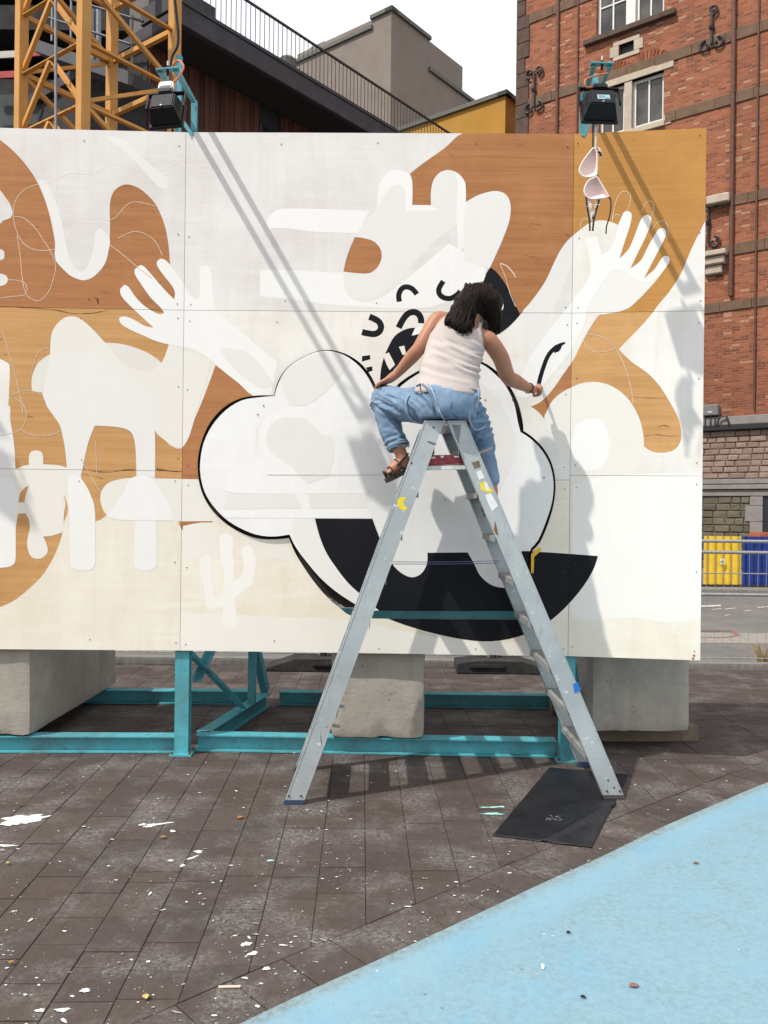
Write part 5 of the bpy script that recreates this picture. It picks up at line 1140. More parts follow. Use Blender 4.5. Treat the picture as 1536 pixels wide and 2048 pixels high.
# ------------------------------------------------------------------ buildings behind (one street grid, turned to the camera)
GA = Vector((0.62, 0.785, 0)).normalized(); GB = Vector((-GA.y, GA.x, 0))     # receding right / receding left
class Face:
    """vertical facade plane: origin at its left end as seen, s to the right, z up, n towards the viewer"""
    def __init__(f, o, r): f.o = Vector((o[0], o[1], 0)); f.r = Vector((r[0], r[1], 0)).normalized(); f.n = Vector((f.r.y, -f.r.x, 0))
    def at(f, s, z, off=0.0): return f.o + f.r * s + f.n * off + Vector((0, 0, z))
    def px(f, x, y, off=0.0):
        p = on_plane(x, y, f.o + f.n * off, f.n); return ((p - f.o).dot(f.r), p.z)
    def box(f, bm, s0, s1, z0, z1, o0, o1):
        hexa(bm, [f.at(s0, z0, o1), f.at(s1, z0, o1), f.at(s1, z0, o0), f.at(s0, z0, o0), f.at(s0, z1, o1), f.at(s1, z1, o1), f.at(s1, z1, o0), f.at(s0, z1, o0)]); return bm
    def fn(f): return lambda s, z, o: f.at(s, z, o)

# ---- brick building ---------------------------------------------------------
r_ = Vector((0.785, -0.62, 0))
a_, _ = ray(1470, 700); Pm = Vector((a_ * 22, 22, 0))
a0_, _ = ray(1033, 300)
# left corner where the facade line meets the ray at x=1033
k_ = (Pm.x - a0_ * Pm.y) / (r_.x - a0_ * r_.y); corner = Pm - r_ * k_
BF = Face(corner, r_)
def brick_mat():
    t = NT('red_brickwork'); d = BF.r
    dot = t.node('ShaderNodeVectorMath'); dot.operation = 'DOT_PRODUCT'; dot.inputs[1].default_value = d; t.link(t.pos, dot.inputs[0])
    sep = t.node('ShaderNodeSeparateXYZ'); t.link(t.pos, sep.inputs[0]); cmb = t.node('ShaderNodeCombineXYZ'); t.link(dot.outputs['Value'], cmb.inputs[0]); t.link(sep.outputs['Z'], cmb.inputs[1])
    br = t.node('ShaderNodeTexBrick'); t.link(cmb.outputs[0], br.inputs['Vector'])
    br.inputs['Scale'].default_value = 1.0; br.inputs['Brick Width'].default_value = 0.215; br.inputs['Row Height'].default_value = 0.068; br.inputs['Mortar Size'].default_value = 0.009; br.inputs['Mortar Smooth'].default_value = 0.3; br.inputs['Bias'].default_value = -0.1
    br.inputs['Color1'].default_value = (0.245, 0.068, 0.031, 1); br.inputs['Color2'].default_value = (0.395, 0.128, 0.058, 1); br.inputs['Mortar'].default_value = (0.24, 0.17, 0.13, 1)
    c = br.outputs['Color']
    c = t.mix(t.rng(t.noise(1.4, 5, 0.7, vec=cmb.outputs[0], stretch=(0.5, 2.0, 1)), 0.4, 0.7, 0, 0.45), c, (0.31, 0.135, 0.075))
    # scattered pale buff and dark bricks, whole bricks at a time
    sn = t.node('ShaderNodeTexWhiteNoise'); sn.noise_dimensions = '2D'
    mp = t.node('ShaderNodeMapping'); mp.inputs['Scale'].default_value = (1 / 0.215, 1 / 0.068, 1); t.link(cmb.outputs[0], mp.inputs['Vector']); fl = t.node('ShaderNodeVectorMath'); fl.operation = 'FLOOR'; t.link(mp.outputs[0], fl.inputs[0]); t.link(fl.outputs[0], sn.inputs['Vector'])
    rv = sn.outputs['Value']
    pale = t.math('MULTIPLY', t.math('GREATER_THAN', rv, 0.93), t.math('GREATER_THAN', t.noise(0.7, 3, vec=cmb.outputs[0]), 0.47)); notm = t.math('SUBTRACT', 1.0, br.outputs['Fac'])
    c = t.mix(t.math('MULTIPLY', t.math('MULTIPLY', pale, notm), 0.8), c, (0.45, 0.27, 0.16))
    dark = t.math('LESS_THAN', rv, 0.12); c = t.mix(t.math('MULTIPLY', t.math('MULTIPLY', dark, notm), 0.6), c, (0.10, 0.035, 0.025))
    c = t.mix(t.rng(t.noise(0.35, 5, 0.6, vec=cmb.outputs[0]), 0.45, 0.75, 0, 0.5), c, (0.13, 0.055, 0.035))
    h = t.math('SUBTRACT', 1.0, br.outputs['Fac']); t.bump(h, 0.5, 0.012)
    return t.out(c, 0.9, 0, 0.2)
M_brick = brick_mat()
M_band = plain('brown_sandstone', (0.145, 0.085, 0.052), 0.9, 0.2, 3, bump=0.2, dirt=(0.08, 0.06, 0.045), dirt_amt=0.5)
M_quoin = plain('dark_weathered_stone', (0.085, 0.052, 0.038), 0.9, 0.2, 3, bump=0.2)
M_lime = plain('pale_limestone', (0.44, 0.365, 0.28), 0.85, 0.12, 4, bump=0.15)
M_greyst = plain('grey_bluestone', (0.235, 0.215, 0.205), 0.85, 0.12, 4, bump=0.1)
def stone_mat(name, c1, c2):
    t = NT(name); c = t.mix(t.obj_random(), c1, c2); c = t.mix(t.rng(t.noise(5, 6, 0.7), 0.45, 0.75, 0, 0.5), c, tuple(x * 0.6 for x in c1)); t.bump(t.noise(9, 6, 0.65), 0.6, 0.03); return t.out(c, 0.92, 0, 0.2)
M_pink = stone_mat('pinkish_rubble_stone', (0.25, 0.175, 0.145), (0.34, 0.245, 0.20)); M_green = stone_mat('olive_rubble_stone', (0.125, 0.108, 0.078), (0.175, 0.15, 0.11))
M_mortar = plain('grey_mortar', (0.12, 0.10, 0.085), 0.95); M_iron = plain('black_wrought_iron', (0.018, 0.016, 0.02), 0.5, 0.2, 20)
M_pipe = plain('brown_painted_pipe', (0.115, 0.046, 0.030), 0.7, 0.2); M_wframe = plain('white_window_paint', (0.66, 0.64, 0.60), 0.5, 0.05)
def winglass():
    t = NT('window_glass'); c = t.mix(t.rng(t.noise(0.9, 3), 0.4, 0.65), (0.03, 0.03, 0.032), (0.10, 0.09, 0.08)); return t.out(c, 0.08, 0, 0.6)
M_wglass = winglass()
brick = empty('brick_building', BF.at(4, 0), 'red brick building with iron wall anchors, sandstone bands and a rubble stone base', 'building')
def pxr(x0, y0, x1, y1):
    """pixel corners on the facade -> s0, z0, s1, z1"""
    s0, zt = BF.px(x0, y0); s1, zb_ = BF.px(x1, y1); return s0, zb_, s1, zt
S_END = 15.0; Z_TOP = 20.0
zl = BF.px(1470, 848)[1]      # ledge above the stone base
# window openings (s0, z0, s1, z1)
w1b = BF.px(1262, 52)[1]; w1 = (BF.px(1193, 30)[0], w1b, BF.px(1328, 20)[0], w1b + 2.3)
w2b = BF.px(1290, 252)[1]; w2t = BF.px(1290, 152)[1]; w2 = (BF.px(1198, 200)[0], w2b, BF.px(1327, 200)[0], w2t)
vt = (BF.px(1238, 95)[0], BF.px(1253, 107)[1], BF.px(1268, 95)[0], BF.px(1253, 86)[1])
opens = [w1, w2, vt]
vo, tr = region([rect(0, zl, S_END, Z_TOP)], [rect(*o) for o in opens]); b = BM(); sheet(b, vo, tr, BF.fn(), 0.0, 0.35); obj('front_wall', b, M_brick, brick)
b = BM(); hexa(b, [BF.at(0, 0, -0.36), BF.at(S_END, 0, -0.36), BF.at(S_END, 0, -9), BF.at(0, 0, -9), BF.at(0, Z_TOP, -0.36), BF.at(S_END, Z_TOP, -0.36), BF.at(S_END, Z_TOP, -9), BF.at(0, Z_TOP, -9)]); obj('main_block', b, M_brick, brick)
def bpart(name, s0, z0, s1, z1, o0, o1, mat, bevel=0.0, parent=None):
    b = BM(); BF.box(b, s0, s1, z0, z1, o0, o1)
    if bevel: bmesh.ops.bevel(b, geom=b.edges[:], offset=bevel, segments=1, affect='EDGES')
    return obj(name, b, mat, parent or brick)
# stone bands with joints
for py, px, th in ((75, 1456, 0.30), (200, 1456, 0.30), (394, 1500, 0.28), (497, 1479, 0.30), (609, 1479, 0.26), (-120, 1456, 0.3)):
    z = BF.px(px, py)[1]; s = 0.36
    skip = [(o[0] - 0.05, o[2] + 0.05) for o in (w1, w2) if o[1] - 0.1 < z < o[3] + 0.1]
    while s < S_END - 0.5:
        L_ = random.uniform(0.7, 1.3)
        a, e = s, min(s + L_, S_END)
        for k0, k1 in skip:
            if a < k1 and e > k0:
                if a < k0 - 0.1: e = k0
                else: a = max(a, k1); e = max(e, a + 0.3)
        bpart('sandstone_band', a + 0.004, z - th / 2, e - 0.004, z + th / 2, 0.005, 0.03 + random.uniform(0, 0.008), M_band, 0.008); s = max(e, s + 0.2)
# corner stones
z = zl
while z < Z_TOP - 0.5:
    h = random.uniform(0.4, 0.55); w = random.choice([0.28, 0.42]); bpart('corner_stone', -0.03, z + 0.006, w, z + h - 0.006, -0.3, 0.045, M_quoin, 0.012); z += h
# drainpipes and vertical recess lines
for px, w, d in ((1116, 0.10, 0.05), (1156, 0.045, 0.04), (1468, 0.12, 0.07), (1517, 0.055, 0.05)):
    s = BF.px(px, 150)[0]; b = BM(); tube(b, [BF.at(s, zl + 0.35 if px > 1500 else zl + 3.4 if px == 1468 else zl + 0.4, d), BF.at(s, Z_TOP, d)], w / 2, 10); dp = obj('drainpipe', b, M_pipe, brick, smooth=50)
    for q in range(5):
        zz_ = zl + 3.6 + q * 2.6; b = BM(); tube(b, [BF.at(s, zz_, d), BF.at(s, zz_ + 0.07, d)], w / 2 + 0.008, 10); obj('pipe_collar', b, M_pipe, dp)
# windows
def window(o, cols, name='window'):
    s0, z0, s1, z1 = o; root = bpart(name, s0 + 0.03, z0, s1 - 0.03, z0 + 0.06, -0.2, -0.14, M_wframe); root['label'] = 'white framed two light window'
    for (a, e) in cols:
        for q in ((a, a + 0.08, z0 + 0.06, z1), (e - 0.08, e, z0 + 0.06, z1), (a + 0.08, e - 0.08, z1 - 0.09, z1), (a + 0.08, e - 0.08, z0 + 0.06, z0 + 0.13), ((a + e) / 2 - 0.022, (a + e) / 2 + 0.022, z0 + 0.13, z1 - 0.09)):
            b = BM(); BF.box(b, q[0], q[1], q[2], q[3], -0.2, -0.13); obj('window_bar', b, M_wframe, root)
        for m0, m1 in ((a + 0.08, (a + e) / 2 - 0.022), ((a + e) / 2 + 0.022, e - 0.08)):
            b = BM(); BF.box(b, m0, m1, z0 + 0.13, z1 - 0.09, -0.19, -0.175); obj('pane', b, M_wglass, root)
            if z1 - z0 > 2:
                b = BM(); BF.box(b, m0, m1, z0 + 0.9, z0 + 0.94, -0.174, -0.14); obj('window_bar', b, M_wframe, root)
    b = BM(); BF.box(b, s0, s1, z0 - 0.02, z1 + 0.02, -0.33, -0.30); obj('dark_reveal', b, M_iron, root)
    return root
mid2 = BF.px(1256, 200)[0]; mid1 = BF.px(1262, 30)[0]
window(w2, [(w2[0], mid2 - 0.11), (mid2 + 0.11, w2[2])]); window(w1, [(w1[0], mid1 - 0.12), (mid1 + 0.12, w1[2])])
bpart('stone_mullion', mid2 - 0.11, w2[1], mid2 + 0.11, w2[3], -0.2, 0.01, M_lime); bpart('stone_mullion', mid1 - 0.12, w1[1], mid1 + 0.12, w1[3], -0.2, -0.02, M_wframe)
sl = bpart('window_sill', w1[0] - 0.35, w1[1] - 0.16, w1[2] + 0.35, w1[1], -0.2, 0.16, M_quoin, 0.015)
bpart('window_sill', w2[0] - 0.05, w2[1] - 0.16, w2[2] + 0.05, w2[1], -0.2, 0.08, M_lime, 0.012)
bpart('window_lintel', w2[0] - 0.2, w2[3], w2[2] + 0.28, w2[3] + 0.2, -0.15, 0.035, M_lime, 0.01)
bpart('stone_block', w2[2] + 0.002, w2[1] - 0.14, w2[2] + 0.22, w2[1] + 0.14, -0.1, 0.03, M_lime, 0.01); 
# relieving arches of standing bricks above the lower window
M_archb = stone_mat('arch_brick', (0.20, 0.055, 0.03), (0.36, 0.13, 0.065))
for (a, e) in ((w2[0], mid2), (mid2, w2[2])):
    cx = (a + e) / 2; hw = (e - a) / 2; rise = 0.22; rad = (hw * hw + rise * rise) / (2 * rise); cz = w2[3] + 0.22 + rise - rad; th0 = math.asin(hw / rad); nb = 13
    for i in range(nb):
        th = -th0 + 2 * th0 * (i + 0.5) / nb; w = 2 * th0 * rad / nb * 0.42
        d = Vector((math.sin(th), math.cos(th))); tn = Vector((d.y, -d.x)); c0 = Vector((cx, cz)) + d * rad; c1 = c0 + d * 0.26
        b = BM(); qs = [c0 - tn * w, c0 + tn * w, c1 + tn * w, c1 - tn * w]; hexa(b, [BF.at(p.x, p.y, 0.004) for p in qs] + [BF.at(p.x, p.y, 0.028) for p in qs]); obj('arch_brick', b, M_archb, brick)
# vent with stone surround
m_ = 0.17
bpart('vent_stone', vt[0] - m_, vt[1] - 0.12, vt[2] + m_, vt[1], -0.1, 0.03, M_lime, 0.008); bpart('vent_stone', vt[0] - m_, vt[3], vt[2] + m_, vt[3] + 0.12, -0.1, 0.03, M_lime, 0.008)
bpart('vent_stone', vt[0] - 0.27, vt[1] + 0.002, vt[0], vt[3] - 0.002, -0.1, 0.03, M_lime, 0.008); bpart('vent_stone', vt[2], vt[1] + 0.002, vt[2] + 0.27, vt[3] - 0.002, -0.1, 0.03, M_lime, 0.008)
bpart('vent_grille', vt[0], vt[1], vt[2], vt[3], -0.2, -0.12, M_iron)
# wrought iron wall anchors
def scroll(b, c, r, a0, turns, sx, n=18):
    pts = []
    for i in range(n + 1):
        t = i / n; a = a0 + sx * turns * 2 * math.pi * t; rr_ = r * (1 - 0.72 * t); pts.append(BF.at(c[0] + rr_ * math.cos(a), c[1] + rr_ * math.sin(a), 0.07))
    tube(b, pts, 0.034, 6)
def anchor(px, y0, y1, kind):
    s = BF.px(px, (y0 + y1) / 2)[0]; zt = BF.px(px, y0)[1]; zb_ = BF.px(px, y1)[1]; b = BM()
    tube(b, [BF.at(s, zb_ + 0.25, 0.07), BF.at(s, (zt + zb_) / 2, 0.075), BF.at(s, zt - 0.2, 0.07)], 0.038, 8)
    box(b, BF.at(s, (zt + zb_) / 2, 0.08), (0.14, 0.1, 0.12), 0.3, 0.02)
    for sx in (-1, 1):
        scroll(b, (s + sx * 0.16, zb_ + 0.22), 0.17, math.pi / 2 * 1.0 if sx > 0 else math.pi / 2, 0.95, sx * -1)
        if kind: scroll(b, (s + sx * 0.15, zt - 0.22), 0.16, -math.pi / 2, 0.95, sx)
    if not kind: scroll(b, (s + 0.02, zt - 0.2), 0.15, -math.pi / 2, 0.9, 1)
    obj('wall_anchor', b, M_iron, brick, smooth=40)
anchor(1070, 132, 232, 1); anchor(1425, 8, 108, 0); anchor(1418, 390, 505, 1)
# corbel and small canopy stone by the lowest anchor
cs, cz = BF.px(1434, 520)
bpart('corbel', cs - 0.42, cz + 0.06, cs + 0.30, cz + 0.20, 0.0, 0.30, M_lime, 0.02); bpart('corbel', cs - 0.36, cz - 0.16, cs + 0.24, cz + 0.055, 0.0, 0.22, M_lime, 0.03); bpart('corbel', cs - 0.28, cz - 0.40, cs + 0.16, cz - 0.165, 0.0, 0.14, M_lime, 0.03)
cs, cz = BF.px(1436, 403); bpart('stone_bracket', cs - 0.25, cz - 0.12, cs + 0.35, cz + 0.12, 0.0, 0.25, M_lime, 0.03)
# ledge, gutter and rubble base
bpart('stone_ledge', -0.05, zl - 0.02, S_END, zl + 0.20, 0.0, 0.10, M_greyst, 0.01); bpart('gutter', -0.05, zl - 0.16, S_END, zl - 0.025, 0.0, 0.16, M_iron, 0.01)
zmid = BF.px(1470, 968)[1]; 
bpart('base_wall', 0, 0, S_END, zl - 0.02, -0.35, -0.02, M_mortar)
bpart('stone_ledge', -0.05, zmid - 0.14, S_END, zmid - 0.02, 0.0, 0.11, M_greyst, 0.012); bpart('stone_ledge', -0.05, zmid + 0.0, S_END, zmid + 0.13, 0.0, 0.07, M_greyst, 0.012); bpart('stone_ledge', -0.05, zmid - 0.32, S_END, zmid - 0.155, 0.0, 0.045, M_greyst, 0.01)
sA, sB = BF.px(1385, 900)[0], BF.px(1548, 900)[0]
rr = random.Random(17)
def rubble(z0, z1, rows, mat, s0, s1, name):
    h = (z1 - z0) / rows; far_b = BM()
    for i in range(rows):
        s = s0 - rr.uniform(0, 0.2); zz_ = z0 + i * h
        while s < s1:
            w = rr.uniform(0.22, 0.42); b = BM(); g = 0.008; e = min(s + w, s1)
            if e - s < 0.08: break
            j = lambda: rr.uniform(-0.008, 0.008)
            o_ = rr.uniform(0.0, 0.035); 
            lo = [BF.at(s + g, zz_ + g, -0.03), BF.at(e - g, zz_ + g, -0.03), BF.at(e - g, zz_ + h - g, -0.03), BF.at(s + g, zz_ + h - g, -0.03)]
            k = 0.022; up_ = [BF.at(s + g + k + j(), zz_ + g + k + j(), o_ + j()), BF.at(e - g - k + j(), zz_ + g + k + j(), o_ + j()), BF.at(e - g - k + j(), zz_ + h - g - k + j(), o_ + j()), BF.at(s + g + k + j(), zz_ + h - g - k + j(), o_ + j())]
            mid_ = [BF.at(s + g, zz_ + g, -0.005), BF.at(e - g, zz_ + g, -0.005), BF.at(e - g, zz_ + h - g, -0.005), BF.at(s + g, zz_ + h - g, -0.005)]
            hexa(b, lo + mid_); fb = b.faces[:]; V = [b.verts.new(p) for p in up_]; tp = [v for v in b.verts][4:8]
            for q in range(4): b.faces.new((tp[q], tp[(q + 1) % 4], V[(q + 1) % 4], V[q]))
            b.faces.new(V)
            obj(name, b, mat, brick); s = e
rubble(zmid + 0.14, zl - 0.17, 8, M_pink, sA, sB + 0.3, 'rubble_stone'); rubble(0.15, zmid - 0.33, 10, M_green, sA, BF.px(1500, 1030)[0], 'rubble_stone')
z = 0.15; k = 0; q1 = BF.px(1526, 1030)[0]
while z < zmid - 0.35:
    h = min(0.42, zmid - 0.33 - z); s0 = BF.px(1500, 1030)[0] - (0.12 if k % 2 else 0.0); bpart('dressed_stone', s0 + 0.005, z + 0.004, q1, z + h - 0.004, -0.02, 0.05, M_greyst, 0.008); z += h; k += 1
bpart('plinth', -0.05, 0.0, S_END, 0.14, 0.0, 0.12, M_greyst); bpart('dark_doorway', q1, 0.14, q1 + 1.4, zmid - 0.33, -0.1, -0.005, M_iron)
# rubble beyond the built stones: rough skim in the same colours
bpart('far_rubble_face', sB + 0.31, zmid + 0.14, S_END, zl - 0.17, -0.02, 0.0, M_pink); bpart('far_rubble_face', 0, zmid + 0.14, sA - 0.25, zl - 0.17, -0.02, 0.0, M_pink); bpart('far_rubble_face', 0, 0.14, sA - 0.25, zmid - 0.33, -0.02, 0.0, M_green)
# meter box and conduits
ms, mz = BF.px(1424, 822); M_meter = plain('grey_meter_box', (0.17, 0.17, 0.165), 0.5)
mb = bpart('meter_box', ms - 0.21, mz - 0.14, ms + 0.21, mz + 0.16, 0.0, 0.18, M_meter, 0.02); b = BM(); BF.box(b, ms - 0.06, ms + 0.06, mz - 0.06, mz - 0.03, 0.182, 0.19); obj('meter_label', b, M_wframe, mb)
for k, ds in enumerate((-0.14, 0.0, 0.12)):
    b = BM(); tube(b, [BF.at(ms + ds, mz - 0.14, 0.1), BF.at(ms + ds, zl - 0.05, 0.17)], 0.02, 6); obj('conduit', b, M_iron, mb)
b = BM(); tube(b, smooth_path([BF.at(ms + 0.2, zl - 0.03, 0.18), BF.at(ms + 0.25, zl + 0.16, 0.18), BF.at(ms + 0.42, zl + 0.2, 0.18), BF.at(ms + 0.5, zl - 0.03, 0.18)]), 0.025, 6); obj('conduit', b, M_iron, mb)

# ---- timber clad building with roof railing ---------------------------------------
M_fascia = plain('dark_slate_fascia', (0.040, 0.036, 0.044), 0.7, 0.2, 3); M_soffit = plain('shaded_soffit', (0.020, 0.018, 0.021), 0.9)  # soffit colour is near-black to hold the shade under the overhang
def clad():
    t = NT('red_brown_cladding'); c = t.mix(t.obj_random(), (0.055, 0.020, 0.014), (0.125, 0.045, 0.028)); g = t.noise(1, 5, stretch=(30, 30, 1.2)); c = t.mix(t.rng(g, 0.4, 0.7, 0, 0.6), c, (0.04, 0.017, 0.013)); t.bump(g, 0.2, 0.005); return t.out(c, 0.7, 0, 0.3)
M_clad = clad(); M_rail = plain('dark_steel_railing', (0.022, 0.020, 0.024), 0.5)
o_t = P(400, 69, 14.0); zf = o_t.z; TF = Face(o_t, GA)
zft = TF.px(560, 124)[1]
tb = empty('timber_building', TF.at(3, 0, -3), 'dark timber clad building with slate fascia and railing on its flat roof', 'building')
def tpart(name, s0, s1, z0, z1, o0, o1, mat, bevel=0.0, par=None):
    b = BM(); TF.box(b, s0, s1, z0, z1, o0, o1)
    if bevel: bmesh.ops.bevel(b, geom=b.edges[:], offset=bevel, segments=1, affect='EDGES')
    return obj(name, b, mat, par or tb)
SL = TF.px(362, 60)[0]; SR = 16.0; OH = 0.95
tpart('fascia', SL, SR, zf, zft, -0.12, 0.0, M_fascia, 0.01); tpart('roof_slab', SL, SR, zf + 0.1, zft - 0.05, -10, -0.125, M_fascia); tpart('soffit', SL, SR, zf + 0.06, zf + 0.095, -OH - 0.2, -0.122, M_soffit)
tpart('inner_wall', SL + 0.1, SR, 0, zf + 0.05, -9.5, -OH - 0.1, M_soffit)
tpart('roof_edge_trim', SL, SR, zft + 0.002, zft + 0.05, -0.14, 0.02, M_fascia)
s = SL + 0.12; gl = (TF.px(524, 230, -OH)[0], TF.px(563, 240, -OH)[0]); rr = random.Random(4)
while s < TF.px(790, 262, -OH)[0] + 1:
    w = rr.uniform(0.105, 0.135)
    if not (s + w > gl[0] and s < gl[1]):
        tpart('cladding_board', s + 0.005, s + w - 0.005, zf - 5.0, zf + 0.045, -OH - 0.095, -OH - 0.06 + rr.uniform(0, 0.02), M_clad)
    s += w
gp = tpart('tall_window', gl[0], gl[1], zf - 5.0, zf - 0.35, -OH - 0.095, -OH - 0.085, plain('dim_glass', (0.022, 0.022, 0.03), 0.12, 0.3)); 
for e in (gl[0], gl[1] - 0.05): tpart('window_frame', e, e + 0.05, zf - 5.0, zf - 0.35, -OH - 0.084, -OH - 0.05, M_fascia, 0, gp)
RH = TF.px(692, 131, -0.05)[1]
b = BM(); beam(b, TF.at(SL + 0.3, RH, -0.05), TF.at(SR - 0.5, RH, -0.05), 0.04, 0.035); obj('top_rail', b, M_rail, tb)
b = BM(); beam(b, TF.at(SL + 0.3, zft + 0.09, -0.05), TF.at(SR - 0.5, zft + 0.09, -0.05), 0.03, 0.03); obj('bottom_rail', b, M_rail, tb)
s = TF.px(425, 20)[0]; b0 = BM(); BF_ = None
tube(b0, [TF.at(s, zft + 0.105, -0.05), TF.at(s, RH - 0.018, -0.05)], 0.008, 5); src = obj('baluster', b0, M_rail, tb, origin=TF.at(s, zft, -0.05))
for i in range(1, 110):
    q = s + i * 0.115
    if q > SR - 0.6: break
    o = src.copy(); COL.objects.link(o); o.location = TF.at(q, zft, -0.05) - ORG[tb]; o.parent = tb
for px in (372, 440): pass
s0, s1 = SL + 0.05, TF.px(440, 45)[0]; tpart('roof_upstand', s0, s1, zft + 0.055, zft + 0.36, -1.2, -0.12, M_fascia, 0.01)
b = BM(); c = TF.at(TF.px(412, 8)[0], zft + 0.36, -0.6); tube(b, [c, c + Vector((0, 0, 0.25))], 0.05, 8); tube(b, [c + Vector((-0.15, 0.1, 0.25)), c + Vector((0, 0, 0.33)), c + Vector((0.2, -0.1, 0.28))], [0.06, 0.13, 0.07], 10); obj('roof_vent', b, plain('galvanised_vent', (0.3, 0.3, 0.3), 0.5), tb, smooth=40)

# ---- stepped grey building and yellow building ------------------------------------------
def render_mat(name, c): return plain(name, c, 0.92, 0.07, 0.9, bump=0.15, dirt=tuple(x * 0.75 for x in c), dirt_amt=0.35, dscale=0.8)
M_greyr = render_mat('grey_brown_render', (0.205, 0.17, 0.145)); M_yel = render_mat('ochre_render', (0.40, 0.205, 0.03)); M_cop = plain('grey_green_coping', (0.10, 0.10, 0.085), 0.7)
def corner_building(name, px, py, Y, left_steps, right_steps, mat, label, thick=0.18):
    """corner nearest to the viewer; steps: list of (pixel x end, pixel y of the top there)"""
    c = P(px, py, Y); root = empty(name, (c.x, c.y, 0), label, 'building')
    for sgn, steps, d in ((-1, left_steps, GB), (1, right_steps, GA)):
        prev = 0.0
        for k, (ex_, top_px, top_py) in enumerate(steps):
            f = Face(c, d) if sgn > 0 else Face(c, -d)
            # point on this face plane
            n = f.n; p = on_plane(ex_, top_py, Vector((c.x, c.y, 0)), n); s1 = (p - Vector((c.x, c.y, 0))).dot(d)
            tz = on_plane(top_px, top_py, Vector((c.x, c.y, 0)), n).z
            o = Vector((c.x, c.y, 0)); inn = GA if sgn < 0 else GB
            def pt(s, z, q): return o + d * s + inn * q + Vector((0, 0, z))
            dep = 0.5 if sgn < 0 else 0.5
            b = BM(); hexa(b, [pt(prev, 0, 0), pt(s1, 0, 0), pt(s1, 0, 6 if k == 0 else 3), pt(prev, 0, 6 if k == 0 else 3), pt(prev, tz, 0), pt(s1, tz, 0), pt(s1, tz, 6 if k == 0 else 3), pt(prev, tz, 6 if k == 0 else 3)] if (sgn > 0) else
                           [pt(prev + 0.01, 0, 0.004), pt(s1, 0, 0.004), pt(s1, 0, 6), pt(prev + 0.01, 0, 6), pt(prev + 0.01, tz - 0.004, 0.004), pt(s1, tz - 0.004, 0.004), pt(s1, tz - 0.004, 6), pt(prev + 0.01, tz - 0.004, 6)])
            obj('wall', b, mat, root)
            b = BM(); e0 = prev - (0.12 if k == 0 else 0); hexa(b, [pt(e0, tz + 0.002, -0.12), pt(s1 + 0.1, tz + 0.002, -0.12), pt(s1 + 0.1, tz + 0.002, 0.3), pt(e0, tz + 0.002, 0.3), pt(e0, tz + thick + (0.003 if sgn > 0 else 0), -0.12), pt(s1 + 0.1, tz + thick + (0.003 if sgn > 0 else 0), -0.12), pt(s1 + 0.1, tz + thick, 0.3), pt(e0, tz + thick, 0.3)])
            obj('coping', b, M_cop, root)
            prev = s1
    return root
gb = corner_building('grey_building', 783, 22, 38.0, [(746, 746, 39), (420, 746, 58)], [(857, 857, 80), (1060, 857, 142)], M_greyr, 'tall grey rendered building with stepped parapet behind the timber building')
corner_building('yellow_building', 1011, 191, 31.0, [(760, 1011, 191)], [(1060, 1011, 191)], M_yel, 'ochre yellow rendered building between the grey and brick ones', 0.16)
# black dormer peeking over the grey parapet and a low dark roof
c = P(650, 82, 44); b = BM(); box(b, (c.x, c.y, c.z - 2.75), (1.3, 1.1, 4.6), 0.9, 0.05); obj('dormer', b, M_cop, gb)
c = P(575, 122, 36.5); b = BM(); tube(b, [(c.x, c.y, c.z - 0.6), (c.x, c.y, c.z), (c.x, c.y, c.z + 0.12)], [0.35, 0.42, 0.3], 12); obj('roof_cowl', b, M_cop, gb)

# ---- building site behind the crane ---------------------------------------------------
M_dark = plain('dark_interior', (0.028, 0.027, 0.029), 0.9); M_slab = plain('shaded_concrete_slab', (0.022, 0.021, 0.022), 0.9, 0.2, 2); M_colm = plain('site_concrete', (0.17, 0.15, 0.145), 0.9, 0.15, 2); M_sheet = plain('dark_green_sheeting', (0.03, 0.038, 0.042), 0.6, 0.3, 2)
M_bred = plain('barrier_red', (0.35, 0.03, 0.03), 0.6); M_bwht = plain('barrier_white', (0.5, 0.47, 0.42), 0.6); M_galv = plain('galvanised_steel', (0.22, 0.23, 0.25), 0.45, 0.15, 10, metal=0.5)
YS = 17.0
site = empty('unfinished_building', (-7, YS, 0), 'dark unfinished concrete building with open floors behind the yellow crane', 'building')
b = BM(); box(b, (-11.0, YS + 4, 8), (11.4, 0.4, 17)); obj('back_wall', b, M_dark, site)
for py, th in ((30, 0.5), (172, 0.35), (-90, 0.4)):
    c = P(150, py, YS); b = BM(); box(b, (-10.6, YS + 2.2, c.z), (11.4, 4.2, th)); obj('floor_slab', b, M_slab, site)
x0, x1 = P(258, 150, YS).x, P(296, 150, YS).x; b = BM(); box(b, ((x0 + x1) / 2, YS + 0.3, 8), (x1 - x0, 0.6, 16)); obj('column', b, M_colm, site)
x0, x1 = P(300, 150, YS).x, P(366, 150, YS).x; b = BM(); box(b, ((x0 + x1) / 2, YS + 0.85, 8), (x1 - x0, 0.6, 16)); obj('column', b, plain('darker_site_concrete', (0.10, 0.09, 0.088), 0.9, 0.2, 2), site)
c0, c1 = P(0, 190, YS - 0.3), P(120, 255, YS - 0.3); b = BM(); box(b, ((c0.x + c1.x) / 2 - 1, YS - 0.3, (c0.z + c1.z) / 2 - 0.6), (c1.x - c0.x + 2, 0.05, c0.z - c1.z + 1.2)); obj('sheeting', b, M_sheet, site)
